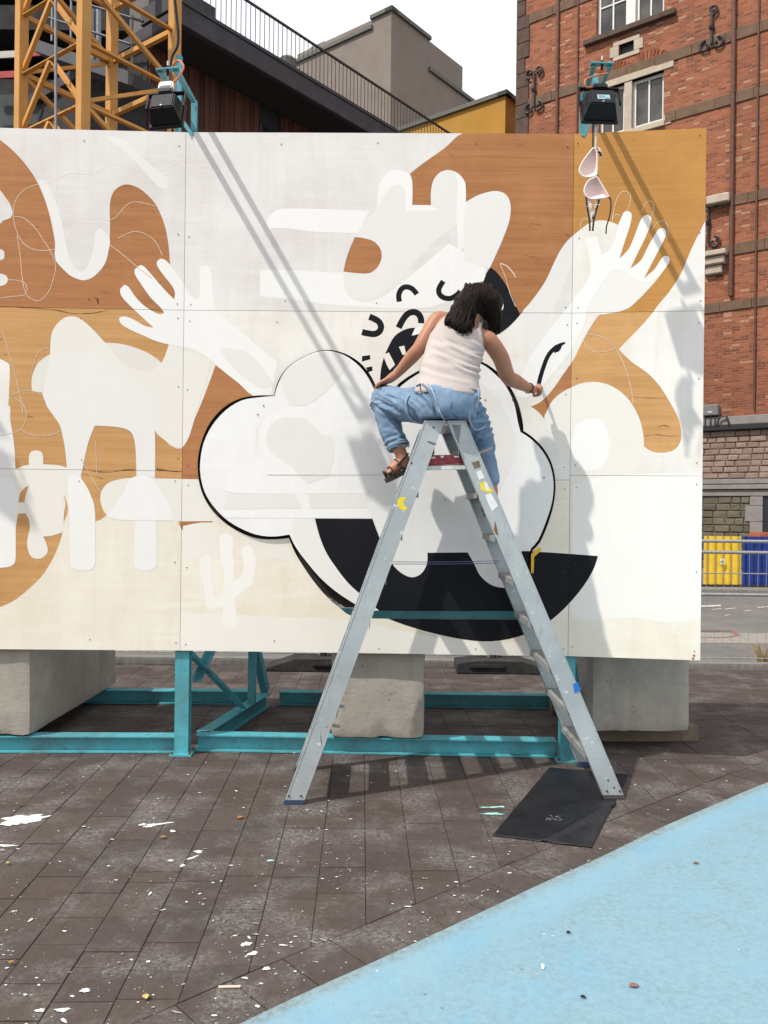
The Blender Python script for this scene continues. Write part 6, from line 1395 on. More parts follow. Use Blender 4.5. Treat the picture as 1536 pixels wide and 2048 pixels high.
def barrier(px0, py0, px1, py1, Y, h, first, label):
    a, e = P(px0, py0, Y), P(px1, py1, Y); root = empty('site_barrier', a, label, 'barrier', 'red and white site barriers'); n = max(2, round((e - a).length / 0.5)); 
    for i in range(n):
        b = BM(); beam(b, a.lerp(e, i / n), a.lerp(e, (i + 1) / n), 0.03, h); obj('board_segment', b, (M_bred, M_bwht)[(i + first) % 2], root)
barrier(-60, 113, 40, 108, 16.3, 0.13, 0, 'upper red and white barrier board left of the crane'); barrier(-60, 153, 45, 148, 16.3, 0.13, 1, 'lower red and white barrier board left of the crane'); barrier(60, 107, 108, 102, 16.3, 0.13, 0, 'red and white barrier board seen through the crane mast')
# gangway crossing behind the mast
gw = empty('site_gangway', P(200, 130, 14.6), 'grey steel gangway with handrails crossing behind the crane mast', 'gangway')
ga, ge = P(100, 108, 15.4), P(297, 178, 14.2)
b = BM(); beam(b, ga, ge, 0.7, 0.20); obj('deck', b, plain('gangway_steel', (0.06, 0.06, 0.066), 0.6, 0.2, 6), gw)
for k, dz in enumerate((0.5, 0.95)):
    b = BM(); tube(b, [ga + Vector((0, -0.35, dz)), ge + Vector((0, -0.35, dz))], 0.022, 6); obj('handrail', b, M_rail, gw)
for i in range(5):
    p = ga.lerp(ge, 0.1 + 0.2 * i) + Vector((0, -0.35, 0.1)); b = BM(); tube(b, [p, p + Vector((0, 0, 0.9))], 0.02, 6); obj('handrail_post', b, M_galv, gw)
for px, nm in ((185, 'scaffold tube standing behind the crane, nearer the mast leg'), (197, 'scaffold tube standing behind the crane, beside the gangway')):
    b = BM(); tube(b, [P(px, 130, 15.0), P(px, 20, 15.0)], 0.05, 8); p = P(px, 130, 15); tag(obj('scaffold_tube', b, M_galv, origin=p, smooth=50), nm, 'scaffold')

# ---- tower crane mast -----------------------------------------------------------------------
def crane_mat():
    t = NT('crane_yellow_paint'); c = t.mix(t.rng(t.noise(2, 5), 0.3, 0.7), (0.46, 0.215, 0.04), (0.56, 0.275, 0.06)); c = t.mix(t.rng(t.noise(14, 7, 0.7), 0.58, 0.74, 0, 0.5), c, (0.22, 0.10, 0.03)); return t.out(c, 0.5, 0, 0.45)
M_crane = crane_mat()
Bc = Vector((P(167, 130, 11.5).x, 11.5, 0)); sd = 1.58
Ac = Bc + Vector((-0.807, 0.590, 0)) * sd; Cc = Bc + Vector((0.590, 0.807, 0)) * sd; Dc = Ac + Cc - Bc
crane = empty('crane_mast', (Bc + Dc) / 2, 'yellow lattice tower crane mast rising behind the mural wall', 'crane')
for c in (Ac, Bc, Cc, Dc):
    b = BM(); d1 = ((Bc + Dc) / 2 - c).normalized(); rz = math.atan2(0.590, 0.807)
    box(b, (c.x, c.y, 7.0), (0.145, 0.145, 14.0), -rz + math.pi / 2 + 0.0, 0.006); obj('mast_leg', b, M_crane, crane)
zs = [7.19 + 0.875 * k for k in range(-8, 5)]
def brace(p, q, w=0.075): 
    b = BM(); sweep(b, angle(w, w, 0.012), p, q); obj('brace', b, M_crane, crane)
for (p, q, kind) in ((Ac, Bc, 'K'), (Bc, Cc, 'Z'), (Cc, Dc, 'H'), (Dc, Ac, 'Z')):
    d = (q - p).normalized() * 0.07
    for k, z in enumerate(zs):
        Zv = Vector((0, 0, z)); brace(p + d + Zv, q - d + Zv)
        if k + 1 < len(zs):
            Z2 = Vector((0, 0, zs[k + 1]))
            if kind == 'K':
                m = (p + q) / 2 + Z2 - Vector((0, 0, 0.05)); brace(m - d * 0.3, p + d + Zv + Vector((0, 0, 0.05)), 0.06); brace(m + d * 0.3, q - d + Zv + Vector((0, 0, 0.05)), 0.06)
            elif kind == 'H': pass
            elif k % 2 == 0: brace(p + d + Zv + Vector((0, 0, 0.05)), q - d + Z2 - Vector((0, 0, 0.05)), 0.06)
            else: brace(q - d + Zv + Vector((0, 0, 0.05)), p + d + Z2 - Vector((0, 0, 0.05)), 0.06)
b = BM(); tube(b, [P(112, 300, 11.6), P(111, -80, 11.6)], 0.022, 8); p = P(112, 300, 11.6); tag(obj('hoist_pipe', b, M_galv, origin=p, smooth=50), 'thin grey pipe running up in front of the crane mast', 'pipe')

# ---- mesh fence and rubber feet, corrugated hoarding ---------------------------------------
M_wire = plain('galvanised_wire', (0.36, 0.36, 0.35), 0.45, 0.1, 10, metal=0.5); M_rub = plain('black_rubber', (0.022, 0.021, 0.021), 0.85, 0.3, 12, bump=0.3, dirt=(0.09, 0.085, 0.08), dirt_amt=0.4)
YM = 8.22; ZF = 1.30
def fence(x0, x1, label):
    root = empty('mesh_fence', ((x0 + x1) / 2, YM, 0), label, 'fence', 'mesh fence panels behind the mural wall')
    for x in (x0, x1):
        b = BM(); tube(b, [(x, YM, 0.05), (x, YM, ZF)], 0.02, 8); obj('upright', b, M_wire, root, smooth=50)
    for z in (0.14, 0.42 + 0.35, 0.98, 1.19, ZF):
        b = BM(); tube(b, [(x0, YM, z), (x1, YM, z)], 0.017 if z in (1.19, ZF, 0.77) else 0.006, 8); obj('rail', b, M_wire, root, smooth=50)
    b = BM(); n = int((x1 - x0) / 0.085)
    for i in range(1, n): 
        x = x0 + (x1 - x0) * i / n; j = 0.012 * math.sin(i * 12.9); tube(b, [(x, YM - 0.012, 0.14), (x + j, YM - 0.014, 0.7), (x, YM - 0.012, 1.19)], 0.0022, 4)
    tag(obj('mesh_wires', b, M_wire, root), kind='stuff')
fxs = [-5.2, G(645, 1340).x, 1.09, 5.3]
for k in range(3): fence(fxs[k] + 0.03, fxs[k + 1] - 0.03, ('mesh fence panel behind the left block', 'mesh fence panel behind the middle block', 'mesh fence panel to the right of the mural wall in front of the road')[k])
def rubber_foot(x, label, sg=1):
    root = empty('fence_foot', (x, YM - 0.1, 0), label, 'fence foot', 'black fence feet')
    prof = [(-0.50, 0.0), (0.42, 0.0), (0.42, 0.10), (0.20, 0.125), (-0.22, 0.125), (-0.50, 0.03)]
    b = BM(); sweep(b, [(sx * sg, z + 0.001) for sx, z in prof], (x - 0.05 * sg, YM - 0.24, 0), (x - 0.05 * sg, YM + 0.1, 0)); bmesh.ops.bevel(b, geom=b.edges[:], offset=0.008, segments=1, affect='EDGES'); obj('base_block', b, M_rub, root)
    b = BM(); box(b, (x + 0.08 * sg, YM - 0.235, 0.075), (0.34, 0.05, 0.035), 0, 0.006); obj('carry_handle', b, M_rub, root)
    b = BM(); tube(b, [(x, YM - 0.05, 0.10), (x, YM - 0.05, 0.24)], 0.035, 10); obj('socket', b, M_rub, root, smooth=50)
rubber_foot(fxs[1], 'black rubber fence foot left of the middle block'); rubber_foot(fxs[2], 'black rubber fence foot seen under the wall beside the ladder', -1)
M_cy = plain('yellow_corrugated_sheet', (0.68, 0.45, 0.03), 0.5, 0.08, 6, dirt=(0.3, 0.2, 0.05), dirt_amt=0.3); M_cb = plain('blue_corrugated_sheet', (0.006, 0.028, 0.19), 0.5, 0.15, 6)
YH = 17.2; hoard = empty('site_hoarding', (5.5, YH, 0.09), 'low blue and yellow corrugated hoarding along the far kerb', 'hoarding')
def corr(x0, x1, mat):
    b = BM(); n = max(6, int((x1 - x0) / 0.025)); A_, B_ = [], []
    for i in range(n + 1):
        x = x0 + (x1 - x0) * i / n; y = YH + 0.025 * math.tanh(2.2 * math.sin(x * 2 * math.pi / 0.16)); A_.append(b.verts.new((x, y, 0.13))); B_.append(b.verts.new((x, y, 1.13)))
    for i in range(n): b.faces.new((A_[i], A_[i + 1], B_[i + 1], B_[i]))
    o = obj('corrugated_panel', b, mat, hoard); md = o.modifiers.new('t', 'SOLIDIFY'); md.thickness = 0.01
xs0 = P(1407, 1130, YH).x; xs1 = P(1483, 1130, YH).x
x = xs0 - 3.2
for (a, e, m) in ((xs0 - 3.0, xs0 - 0.02, M_cb), (xs0, xs1 - 0.01, M_cy), (xs1 + 0.01, xs1 + 2.0, M_cb), (xs1 + 2.02, xs1 + 2.8, M_cy), (xs1 + 2.82, xs1 + 5, M_cb), (xs0 - 3.8, xs0 - 3.02, M_cy)): corr(a, e, m)
b = BM(); box(b, (xs0 + 0.5, YH, 0.11), (9.4, 0.2, 0.035)); obj('bottom_rail', b, M_rail, hoard)
b = BM(); c = P(1445, 1123, YH - 0.06); box(b, c, (0.10, 0.004, 0.11)); sg_ = obj('small_notice', b, M_wframe, hoard)
for dz in (-0.02, 0.01): b = BM(); box(b, c + Vector((0, -0.004, dz)), (0.07, 0.003, 0.012)); obj('notice_print', b, M_rail, sg_)
# person-sized red bundle top over the hoarding: a traffic cone box
c = P(1527, 1072, 18.4); b = BM(); box(b, c, (0.5, 0.4, 0.16), 0.3, 0.03); box(b, c - Vector((0, 0, 0.12)), (0.62, 0.5, 0.07), 0.3, 0.02); box(b, (c.x, c.y, (c.z - 0.155) / 2 + 0.04), (0.5, 0.42, c.z - 0.235), 0.3); o = obj('site_box', b, plain('faded_red_plastic', (0.42, 0.12, 0.07), 0.6), origin=(c.x, c.y, 0.085)); tag(o, 'faded red box top showing over the blue hoarding', 'box')
# dry weeds at the kerb
b = BM(); c = G(1530, 1328); rr = random.Random(8)
for i in range(70):
    a = rr.uniform(0, 6.28); r0 = rr.uniform(0, 0.07); h = rr.uniform(0.08, 0.24); p = Vector((c.x + r0 * math.cos(a), c.y + r0 * math.sin(a), 0)); d = Vector((math.cos(a), math.sin(a), 0)) * rr.uniform(0.02, 0.14)
    tube(b, [p, p + d * 0.4 + Vector((0, 0, h * 0.6)), p + d + Vector((0, 0, h))], [0.0035, 0.003, 0.001], 4)
tag(obj('weed_tuft', b, plain('dry_yellow_grass', (0.38, 0.27, 0.09), 0.8, 0.3, 40), origin=(c.x, c.y, 0)), 'dry yellow weed tuft by the kerb at the right edge', 'weed')
# ------------------------------------------------------------------ the painter on the ladder
def remeshed(bm, voxel, smooth=6, factor=0.5):
    me = bpy.data.meshes.new('tmp'); bm.to_mesh(me); bm.free(); o = bpy.data.objects.new('tmp', me); COL.objects.link(o)
    m = o.modifiers.new('r', 'REMESH'); m.mode = 'VOXEL'; m.voxel_size = voxel
    s = o.modifiers.new('s', 'SMOOTH'); s.factor = factor; s.iterations = smooth
    bpy.context.view_layer.update(); dg = bpy.context.evaluated_depsgraph_get()
    out = bpy.data.meshes.new_from_object(o.evaluated_get(dg)); bpy.data.objects.remove(o); bpy.data.meshes.remove(me)
    b = BM(); b.from_mesh(out); bpy.data.meshes.remove(out); return b
def loft(b, rings, n=40, cap=True):
    """rings: (centre, lateral vector, depth vector); returns vertex grid"""
    g = [[b.verts.new(c + l * math.cos(2 * math.pi * k / n) + d * math.sin(2 * math.pi * k / n)) for k in range(n)] for c, l, d in rings]
    for a, q in zip(g, g[1:]):
        for k in range(n): b.faces.new((a[k], a[(k + 1) % n], q[(k + 1) % n], q[k]))
    if cap: b.faces.new(g[0][::-1]); b.faces.new(g[-1])
    return g
def ellipsoid(b, c, rx, ry, rz, M=None, seg=20):
    m = Matrix.Translation(c) @ (M.to_4x4() if M else Matrix.Identity(4)) @ Matrix.Diagonal((rx, ry, rz, 1)); bmesh.ops.create_uvsphere(b, u_segments=seg, v_segments=seg // 2 + 2, radius=1.0, matrix=m)
def limb(b, pts, rad, n=16, k=5, flat_end=False):
    P_ = smooth_path(pts, k); R_ = []
    for i in range(len(rad) - 1): R_ += [rad[i] + (rad[i + 1] - rad[i]) * j / k for j in range(k)]
    R_.append(rad[-1]); P_ = [P_[0] - (P_[1] - P_[0]).normalized() * R_[0] * 0.6] + P_ + [P_[-1] + (P_[-1] - P_[-2]).normalized() * R_[-1] * 0.6]
    if flat_end: P_.pop(); tube(b, P_, [R_[0] * 0.55] + R_, n); return
    tube(b, P_, [R_[0] * 0.55] + R_ + [R_[-1] * 0.55], n)
def skin_mat():
    t = NT('tanned_skin'); c = t.mix(t.rng(t.noise(9, 4), 0.35, 0.7), (0.37, 0.165, 0.10), (0.43, 0.20, 0.125)); t.bump(t.noise(180, 3), 0.08, 0.001)
    t.b.inputs['Subsurface Weight'].default_value = 0.12; t.b.inputs['Subsurface Radius'].default_value = (0.01, 0.004, 0.002); t.b.inputs['Subsurface Scale'].default_value = 0.5
    return t.out(c, 0.5, 0, 0.35)
M_skin = skin_mat()
def denim():
    t = NT('faded_blue_denim'); c = t.mix(t.rng(t.noise(7, 6, 0.6), 0.3, 0.72), (0.095, 0.165, 0.27), (0.20, 0.285, 0.395)); w = t.noise(1.0, 2, stretch=(420, 420, 420)); c = t.mix(t.rng(w, 0.4, 0.7, 0, 0.2), c, (0.28, 0.365, 0.47))
    c = t.mix(t.rng(t.noise(2.2, 4), 0.5, 0.7, 0, 0.4), c, (0.26, 0.345, 0.45)); c = t.mix(t.rng(t.noise(70, 4, 0.7), 0.72, 0.76, 0, 0.9), c, (0.75, 0.76, 0.78))
    t.bump(w, 0.15, 0.001); return t.out(c, 0.9, 0, 0.15)
M_denim = denim(); M_seam = plain('pale_denim_seam', (0.30, 0.39, 0.50), 0.9, 0.15, 60); M_dseam = plain('dark_denim_seam', (0.045, 0.09, 0.17), 0.9)
def cotton():
    t = NT('pale_ribbed_cotton'); c = t.mix(t.rng(t.noise(8, 4), 0.3, 0.7), (0.445, 0.39, 0.37), (0.505, 0.445, 0.42)); t.bump(t.noise(1, 2, stretch=(500, 500, 30)), 0.08, 0.001); return t.out(c, 0.9, 0, 0.15)
M_cotton = cotton()
def hair_mat():
    t = NT('dark_brown_hair'); c = t.mix(t.rng(t.noise(1, 4, stretch=(130, 130, 18)), 0.35, 0.7), (0.0055, 0.0036, 0.003), (0.021, 0.0115, 0.0085)); return t.out(c, 0.5, 0, 0.1)
M_hair = hair_mat(); M_sandal = plain('dark_brown_leather', (0.035, 0.024, 0.017), 0.6, 0.2, 30); M_sole = plain('dark_sole', (0.05, 0.045, 0.04), 0.8)

seat = P(893, 842, 4.55)
person = empty('person', seat, 'person in pale tank top and denim dungarees sitting on the ladder top, back turned', 'person')
# torso rings
TR = [((893, 838), 4.545, .142, .110, 0.00), ((893, 815), 4.535, .160, .124, -0.02), ((895, 790), 4.545, .160, .122, -0.05), ((897, 765), 4.565, .152, .110, -0.08), ((900, 738), 4.595, .149, .104, -0.12), ((906, 712), 4.628, .151, .102, -0.18),
      ((912, 690), 4.655, .155, .101, -0.26), ((918, 672), 4.676, .159, .098, -0.32), ((923, 657), 4.692, .156, .088, -0.36), ((927, 646), 4.703, .137, .070, -0.37), ((930, 637), 4.713, .103, .050, -0.37), ((932, 631), 4.72, .069, .035, -0.37)]
def torso_rings(inf=0.0, scale=1.0, i0=0, i1=None, dens=1):
    src = TR[i0:i1]; out = []
    ctr = [P(p[0], p[1], Y) for p, Y, *_ in src]
    vals = [(c, h, d, a) for c, (_, _, h, d, a) in zip(ctr, src)]
    for i in range(len(vals) - 1):
        for j in range(dens):
            t = j / dens; A, B_ = vals[i], vals[i + 1]
            out.append(tuple([A[0].lerp(B_[0], t)] + [A[q] + (B_[q] - A[q]) * t for q in (1, 2, 3)]))
    out.append(vals[-1]); res = []
    for c, h, d, a in out:
        lat = Vector((math.cos(a), 0.05, math.sin(a))).normalized(); dep = Vector((0, 1, 0))
        res.append((c, lat * (h * scale + inf), dep * (d * scale + inf)))
    return res
body = BM()
loft(body, torso_rings(-0.006, 1.0))
shL, elL, wrL = P(876, 641, 4.695), P(838, 697, 4.655), P(796, 746, 4.755)
shR, elR, wrR = P(976, 680, 4.705), P(1015, 752, 4.80), P(1057, 776, 4.975)
limb(body, [shL + Vector((0.05, 0.0, 0.0)), shL, shL.lerp(elL, 0.5) + Vector((-0.004, -0.01, 0)), elL, elL.lerp(wrL, 0.35), wrL], [0.04, 0.053, 0.045, 0.039, 0.040, 0.0255])
limb(body, [shR + Vector((-0.05, 0.0, 0.02)), shR, shR.lerp(elR, 0.5) + Vector((0.012, -0.01, 0.006)), elR, elR.lerp(wrR, 0.4) + Vector((0, 0, -0.004)), wrR], [0.04, 0.052, 0.049, 0.045, 0.042, 0.027])
# neck and head
nk, hd = P(936, 650, 4.715), P(957, 613, 4.74)
limb(body, [P(931, 655, 4.71), nk, nk.lerp(hd, 0.6), hd], [0.06, 0.052, 0.048, 0.055])
hax = (hd - nk).normalized(); fwd = Vector((0.25, 0.93, -0.30)); fwd = (fwd - hax * fwd.dot(hax)).normalized(); sidev = hax.cross(fwd).normalized()
HM = Matrix((sidev, fwd, hax)).transposed()
ellipsoid(body, hd + hax * 0.015, 0.074, 0.092, 0.105, HM); ellipsoid(body, hd + fwd * 0.03 - hax * 0.055, 0.055, 0.062, 0.055, HM)
def hp(x, y, z): return hd + hax * 0.015 + sidev * x + fwd * y + hax * z
limb(body, [hp(0, 0.085, 0.012), hp(0, 0.104, -0.02), hp(0, 0.098, -0.032)], [0.010, 0.014, 0.012], 8, 2)             # nose
for sx in (-1, 1):
    ellipsoid(body, hp(sx * 0.076, -0.005, -0.01), 0.010, 0.018, 0.03, HM, 10); ellipsoid(body, hp(sx * 0.032, 0.083, 0.018), 0.016, 0.008, 0.007, HM, 10)
ellipsoid(body, hp(0, 0.086, -0.058), 0.024, 0.010, 0.008, HM, 10)
# hands
def hand(b, wrist, palm, across, curl, fingers, thumb, k=1.0):
    limb(b, [wrist, wrist.lerp(palm, 0.5), palm], [0.0255, 0.027, 0.024], 12, 3)
    d = (palm - wrist).normalized(); a = across.normalized(); nrm = d.cross(a).normalized()
    ellipsoid(b, palm, 0.040 * k, 0.042 * k, 0.017 * k * k, Matrix((a, d, nrm)).transposed(), 16)
    for pts in fingers: limb(b, pts, [x * k for x in (0.0098, 0.0094, 0.0088, 0.0078)][:len(pts)], 10, 3)
    limb(b, thumb, [0.0125, 0.0115, 0.0095][:len(thumb)], 10, 3)
# left hand resting on the knee, fingers over its far side
pL = P(777, 760, 4.79); acL = Vector((-0.55, 0.75, 0.1)).normalized()
fl = []
dL_ = Vector((-0.62, 0.62, -0.22)).normalized(); ac = Vector((0.68, 0.70, 0.1)).normalized()
for k, (o_, ln) in enumerate(((-0.030, 0.062), (-0.010, 0.070), (0.011, 0.066), (0.030, 0.052))):
    r0 = pL + dL_ * 0.032 + ac * o_; fl.append([r0, r0 + dL_ * ln * 0.42 + Vector((0, 0, -0.004)), r0 + dL_ * ln * 0.72 + Vector((0, 0, -0.018)), r0 + dL_ * ln * 0.9 + Vector((0, 0, -0.040))])
hand(body, wrL, pL, ac, 0, fl, [pL - ac * 0.02 - dL_ * 0.01, pL - ac * 0.045 + dL_ * 0.02 + Vector((0, 0, -0.008)), pL - ac * 0.055 + dL_ * 0.045 + Vector((0, 0, -0.022))])
# right hand closed round the brush handle
pR = P(1069, 780, 5.01); tipB = P(1079, 767, 5.158); endB = P(1070, 789, 4.955); hdir = (tipB - endB).normalized()
bx0 = endB; grip = endB.lerp(tipB, 0.36); out = Vector((1, 0, 0)); out = (out - hdir * out.dot(hdir)).normalized(); fw = hdir.cross(out).normalized()
if fw.z < 0: fw = -fw
fr_ = []
for k in range(4):
    c = grip + hdir * (0.028 - 0.0205 * k); r = 0.025
    fr_.append([c - out * 0.012 - fw * r * 0.9, c + out * r * 0.9 - fw * r * 0.5, c + out * r * 0.95 + fw * r * 0.6, c - out * 0.004 + fw * r * 1.05])
hand(body, wrR, pR, hdir, 0, fr_, [grip - out * 0.02 + hdir * 0.004 - fw * 0.012, grip - out * 0.012 + hdir * 0.032 - fw * 0.018, grip + out * 0.006 + hdir * 0.046 - fw * 0.012], 1.14)
# legs under the denim, feet
hipL, knL, anL = P(866, 813, 4.545), P(767, 799, 4.845), P(801, 906, 4.775)
hipR, knR, anR = P(926, 816, 4.545), P(962, 882, 4.83), P(984, 990, 4.78)
limb(body, [hipL, hipL.lerp(knL, 0.5), knL, knL.lerp(anL, 0.35), anL], [0.088, 0.078, 0.058, 0.055, 0.036]); limb(body, [hipR, hipR.lerp(knR, 0.5), knR, knR.lerp(anR, 0.35), anR], [0.088, 0.078, 0.058, 0.055, 0.036])
toeL = P(771, 947, 4.745); heelL = P(815, 926, 4.78)
def foot(b, an, heel, toe):
    fd = (toe - heel).normalized(); limb(b, [an, an.lerp(heel, 0.7) + fd * 0.012, heel + fd * 0.05 + Vector((0, 0, 0.012))], [0.036, 0.038, 0.033], 12, 3)
    limb(b, [heel + fd * 0.015, heel.lerp(toe, 0.45) + Vector((0, 0, 0.014)), heel.lerp(toe, 0.75), toe - fd * 0.03], [0.030, 0.034, 0.033, 0.026], 12, 3)
    sd_ = fd.cross(Vector((0, 0, 1))).normalized()
    for k in range(5):
        o_ = (k - 2) * 0.0145; p = toe - fd * (0.035 + 0.004 * abs(k - 1)) + sd_ * o_; limb(b, [p, p + fd * (0.034 - 0.004 * k)], [0.0095, 0.0085], 8, 2)
    return fd, sd_
fdL, sdL = foot(body, anL, heelL, toeL)
toeR = anR + Vector((0.015, 0.14, -0.075)); heelR = anR + Vector((-0.02, -0.03, -0.055)); fdR, sdR = foot(body, anR, heelR, toeR)
bb = remeshed(body, 0.0042, 5, 0.5)
body_o = obj('body', bb, M_skin, person, smooth=True)

def to_px(p):
    u2, v2 = p.x / p.y * FPX, (p.z - CAM_H) / p.y * FPX
    u = u2 * math.cos(ROLL) + v2 * math.sin(ROLL); v = v2 * math.cos(ROLL) - u2 * math.sin(ROLL); return 768 + u, 1024 - v
def crease(p, lines):
    x, y = to_px(p); h = 0.0
    for (x0, y0, x1, y1, amp, w) in lines:
        dx, dy = x1 - x0, y1 - y0; L2 = dx * dx + dy * dy; t = ((x - x0) * dx + (y - y0) * dy) / L2; d = ((x - x0) * dy - (y - y0) * dx) / math.sqrt(L2)
        d += 1.6 * math.sin(t * 5 + x0); e = 1 if 0 <= t <= 1 else math.exp(-((min(abs(t), abs(t - 1))) / 0.12) ** 2)
        h += amp * e * (math.exp(-(d / w) ** 2) - 0.8 * math.exp(-((d - 1.7 * w) / (1.1 * w)) ** 2))
    return h
TANK_CR = [(878, 712, 962, 741, 0.013, 3.6), (898, 690, 966, 722, 0.012, 3.4), (905, 728, 962, 757, 0.013, 3.4), (848, 742, 925, 766, 0.007, 4.0), (868, 688, 925, 700, 0.005, 4.5), (860, 728, 905, 738, 0.005, 4.5), (930, 700, 970, 712, 0.007, 3.0), (925, 672, 968, 700, 0.005, 4.0)]
JEAN_CR = [(748, 776, 788, 806, 0.006, 3.2), (762, 812, 802, 836, 0.008, 3.4), (760, 824, 806, 845, 0.006, 3.2), (752, 806, 782, 818, 0.006, 2.8), (812, 788, 850, 832, 0.006, 3.6), (820, 772, 860, 800, 0.005, 3.4), (800, 778, 842, 786, 0.004, 3.0), (770, 862, 808, 868, 0.004, 3.5), (776, 880, 812, 878, 0.005, 3.0),
           (950, 842, 986, 846, 0.008, 3.2), (958, 858, 988, 856, 0.008, 3.0), (962, 876, 988, 870, 0.006, 3.0), (948, 812, 972, 836, 0.006, 3.4), (966, 905, 988, 912, 0.005, 3.4), (858, 800, 872, 836, 0.004, 3.5)]
# tank top ---------------------------------------------------------------------
rings = torso_rings(0.004, 1.0, 2, None, 9); n = 140; b = BM()
g = loft(b, rings, n, cap=False)
c0 = rings[0][0]; nR = len(rings)
spine = [r[0] for r in rings]
rm = []
for i, (c, l, d) in enumerate(rings):
    lu, du = l.normalized(), d.normalized(); t = i / (nR - 1)
    # distance up the spine
    h = sum((spine[q + 1] - spine[q]).length for q in range(i))
    for k in range(n):
        v = g[i][k]; a = 2 * math.pi * k / n; lat = math.cos(a) * l.length; back = -math.sin(a)
        # folds: drag lines running from the left waist to the right side, deepest on the right
        u = lat; m = math.exp(-((h - 0.15) / 0.085) ** 2) * (0.35 + 0.65 / (1 + math.exp(-(u - 0.01) * 40)))
        ph = (h * 1.0 + u * 0.62) * 120 + 1.4 * noise.noise(Vector((u * 9, h * 9, 1)))
        f = 0.0105 * m * (math.sin(ph) ** 3 if math.sin(ph) > 0 else 0.6 * math.sin(ph)) + 0.0035 * noise.noise(Vector((u * 14, h * 22 + u * 9, 4.4))) + 0.003 * noise.noise(Vector((u * 7, h * 7, back)))
        loose = 0.014 * math.exp(-((h - 0.02) / 0.06) ** 2) + 0.006 * math.exp(-((h - 0.14) / 0.1) ** 2)
        nrm = (lu * math.cos(a) * d.length + du * math.sin(a) * l.length).normalized()
        v.co += nrm * (f * 0.15 + loose)
        if back > 0: v.co += nrm * 0.85 * crease(v.co, TANK_CR)
        if i == 0: v.co.z += 0.006 * math.sin(lat * 60)
H_ = [0.0]
for q in range(nR - 1): H_.append(H_[-1] + (spine[q + 1] - spine[q]).length)
HT_ = H_[-1]
kill = []
for i in range(nR - 1):
    for k in range(n):
        a = 2 * math.pi * (k + 0.5) / n; lat = math.cos(a) * rings[i][1].length; h = (H_[i] + H_[i + 1]) / 2; al = abs(lat); back = math.sin(a) < 0
        neck = HT_ - (0.112 if back else 0.13) + 0.9 * max(0, al - 0.045) 
        arm = HT_ - 0.19 + 2.6 * max(0, 0.152 - al)
        if (al < 0.086 and h > neck) or (h > arm and al > 0.10) or (al >= 0.086 and h > HT_ - 0.012 and al < 0.09): kill.append((i, k))
fidx = {}
b.faces.ensure_lookup_table()
for q, f in enumerate(b.faces[:]): fidx[(q // n, q % n)] = f
bmesh.ops.delete(b, geom=[fidx[x] for x in kill], context='FACES')
tank = obj('tank_top', b, M_cotton, person, smooth=True); md = tank.modifiers.new('thickness', 'SOLIDIFY'); md.thickness = 0.004; md.offset = 1
# hems: tube along open boundaries
bme = BM(); bme.from_mesh(tank.data); segs = [(tuple(e.verts[0].co), tuple(e.verts[1].co)) for e in bme.edges if e.is_boundary]; bme.free()
hb_ = BM(); off_ = ORG[tank]
for p, q in segs: tube(hb_, [Vector(p) + off_, Vector(q) + off_], 0.0042, 6)
obj('hem', hb_, M_cotton, tank, smooth=True)

# dungarees --------------------------------------------------------------------
b = BM()
loft(b, [(c, l * 1.0, d * 1.0) for c, l, d in torso_rings(0.012, 1.0, 0, 4)])
thL = hipL.lerp(knL, 0.5) + Vector((0, -0.02, -0.012))
limb(b, [P(880, 808, 4.54), hipL.lerp(knL, 0.22), thL, knL, knL.lerp(anL, 0.18) + Vector((-0.004, -0.01, 0)), knL.lerp(anL, 0.55) + Vector((-0.012, 0, 0)), P(797, 897, 4.78)], [0.108, 0.104, 0.096, 0.077, 0.072, 0.068, 0.064], 24, 6, True)
limb(b, [P(912, 812, 4.54), hipR.lerp(knR, 0.25), hipR.lerp(knR, 0.6), knR, knR.lerp(anR, 0.3), knR.lerp(anR, 0.65), P(980, 968, 4.79)], [0.108, 0.106, 0.096, 0.078, 0.068, 0.062, 0.056], 24, 6)
jb = remeshed(b, 0.0050, 8, 0.5)
def seg_t(p, a, c):
    d = c - a; t = max(0, min(1, (p - a).dot(d) / d.length_squared)); return t, (p - (a + d * t)).length
for v in jb.verts:
    p = v.co; nrm = v.normal.copy(); w = 0
    t, dd = seg_t(p, knL, P(797, 893, 4.78)); t2, d2 = seg_t(p, hipL, knL); t3, d3 = seg_t(p, knR, P(980, 968, 4.79)); t4, d4 = seg_t(p, hipR, knR)
    near = min(dd, d2, d3, d4)
    if near == dd: w = 0.0045 * math.exp(-(t / 0.18) ** 2) * math.sin(t * 95 + 3 * noise.noise(p * 9)) + 0.004 * math.exp(-((t - 1) / 0.22) ** 2) * math.sin(t * 60 + 2 * noise.noise(p * 11))
    elif near == d3: w = 0.006 * math.exp(-((t - 0.15) / 0.3) ** 2) * math.sin(t * 55 + 3 * noise.noise(p * 8))
    elif near == d2: w = 0.004 * math.exp(-((t2 - 0.12) / 0.22) ** 2) * math.sin((p.x * 0.8 + p.z * 0.6) * 150 + 2 * noise.noise(p * 8)) + 0.003 * math.exp(-((t2 - 0.95) / 0.12) ** 2) * math.sin(t2 * 120)
    else: w = 0.005 * math.exp(-((t4 - 0.3) / 0.4) ** 2) * math.sin((p.x - p.z * 0.7) * 120 + 3 * noise.noise(p * 8))
    w += 0.0055 * noise.noise(p * 15) + 0.0025 * noise.noise(p * 38)
    if nrm.y < 0.3: w += crease(p, JEAN_CR)
    v.co = p + nrm * w
    if v.co.z < 2.062 and v.co.y < 4.9 and v.co.y > 4.47 and v.co.x > P(846, 840, 4.6).x and v.co.x < P(935, 840, 4.6).x: v.co.z = max(v.co.z, 2.058)
jeans = obj('dungarees', jb, M_denim, person, smooth=True)
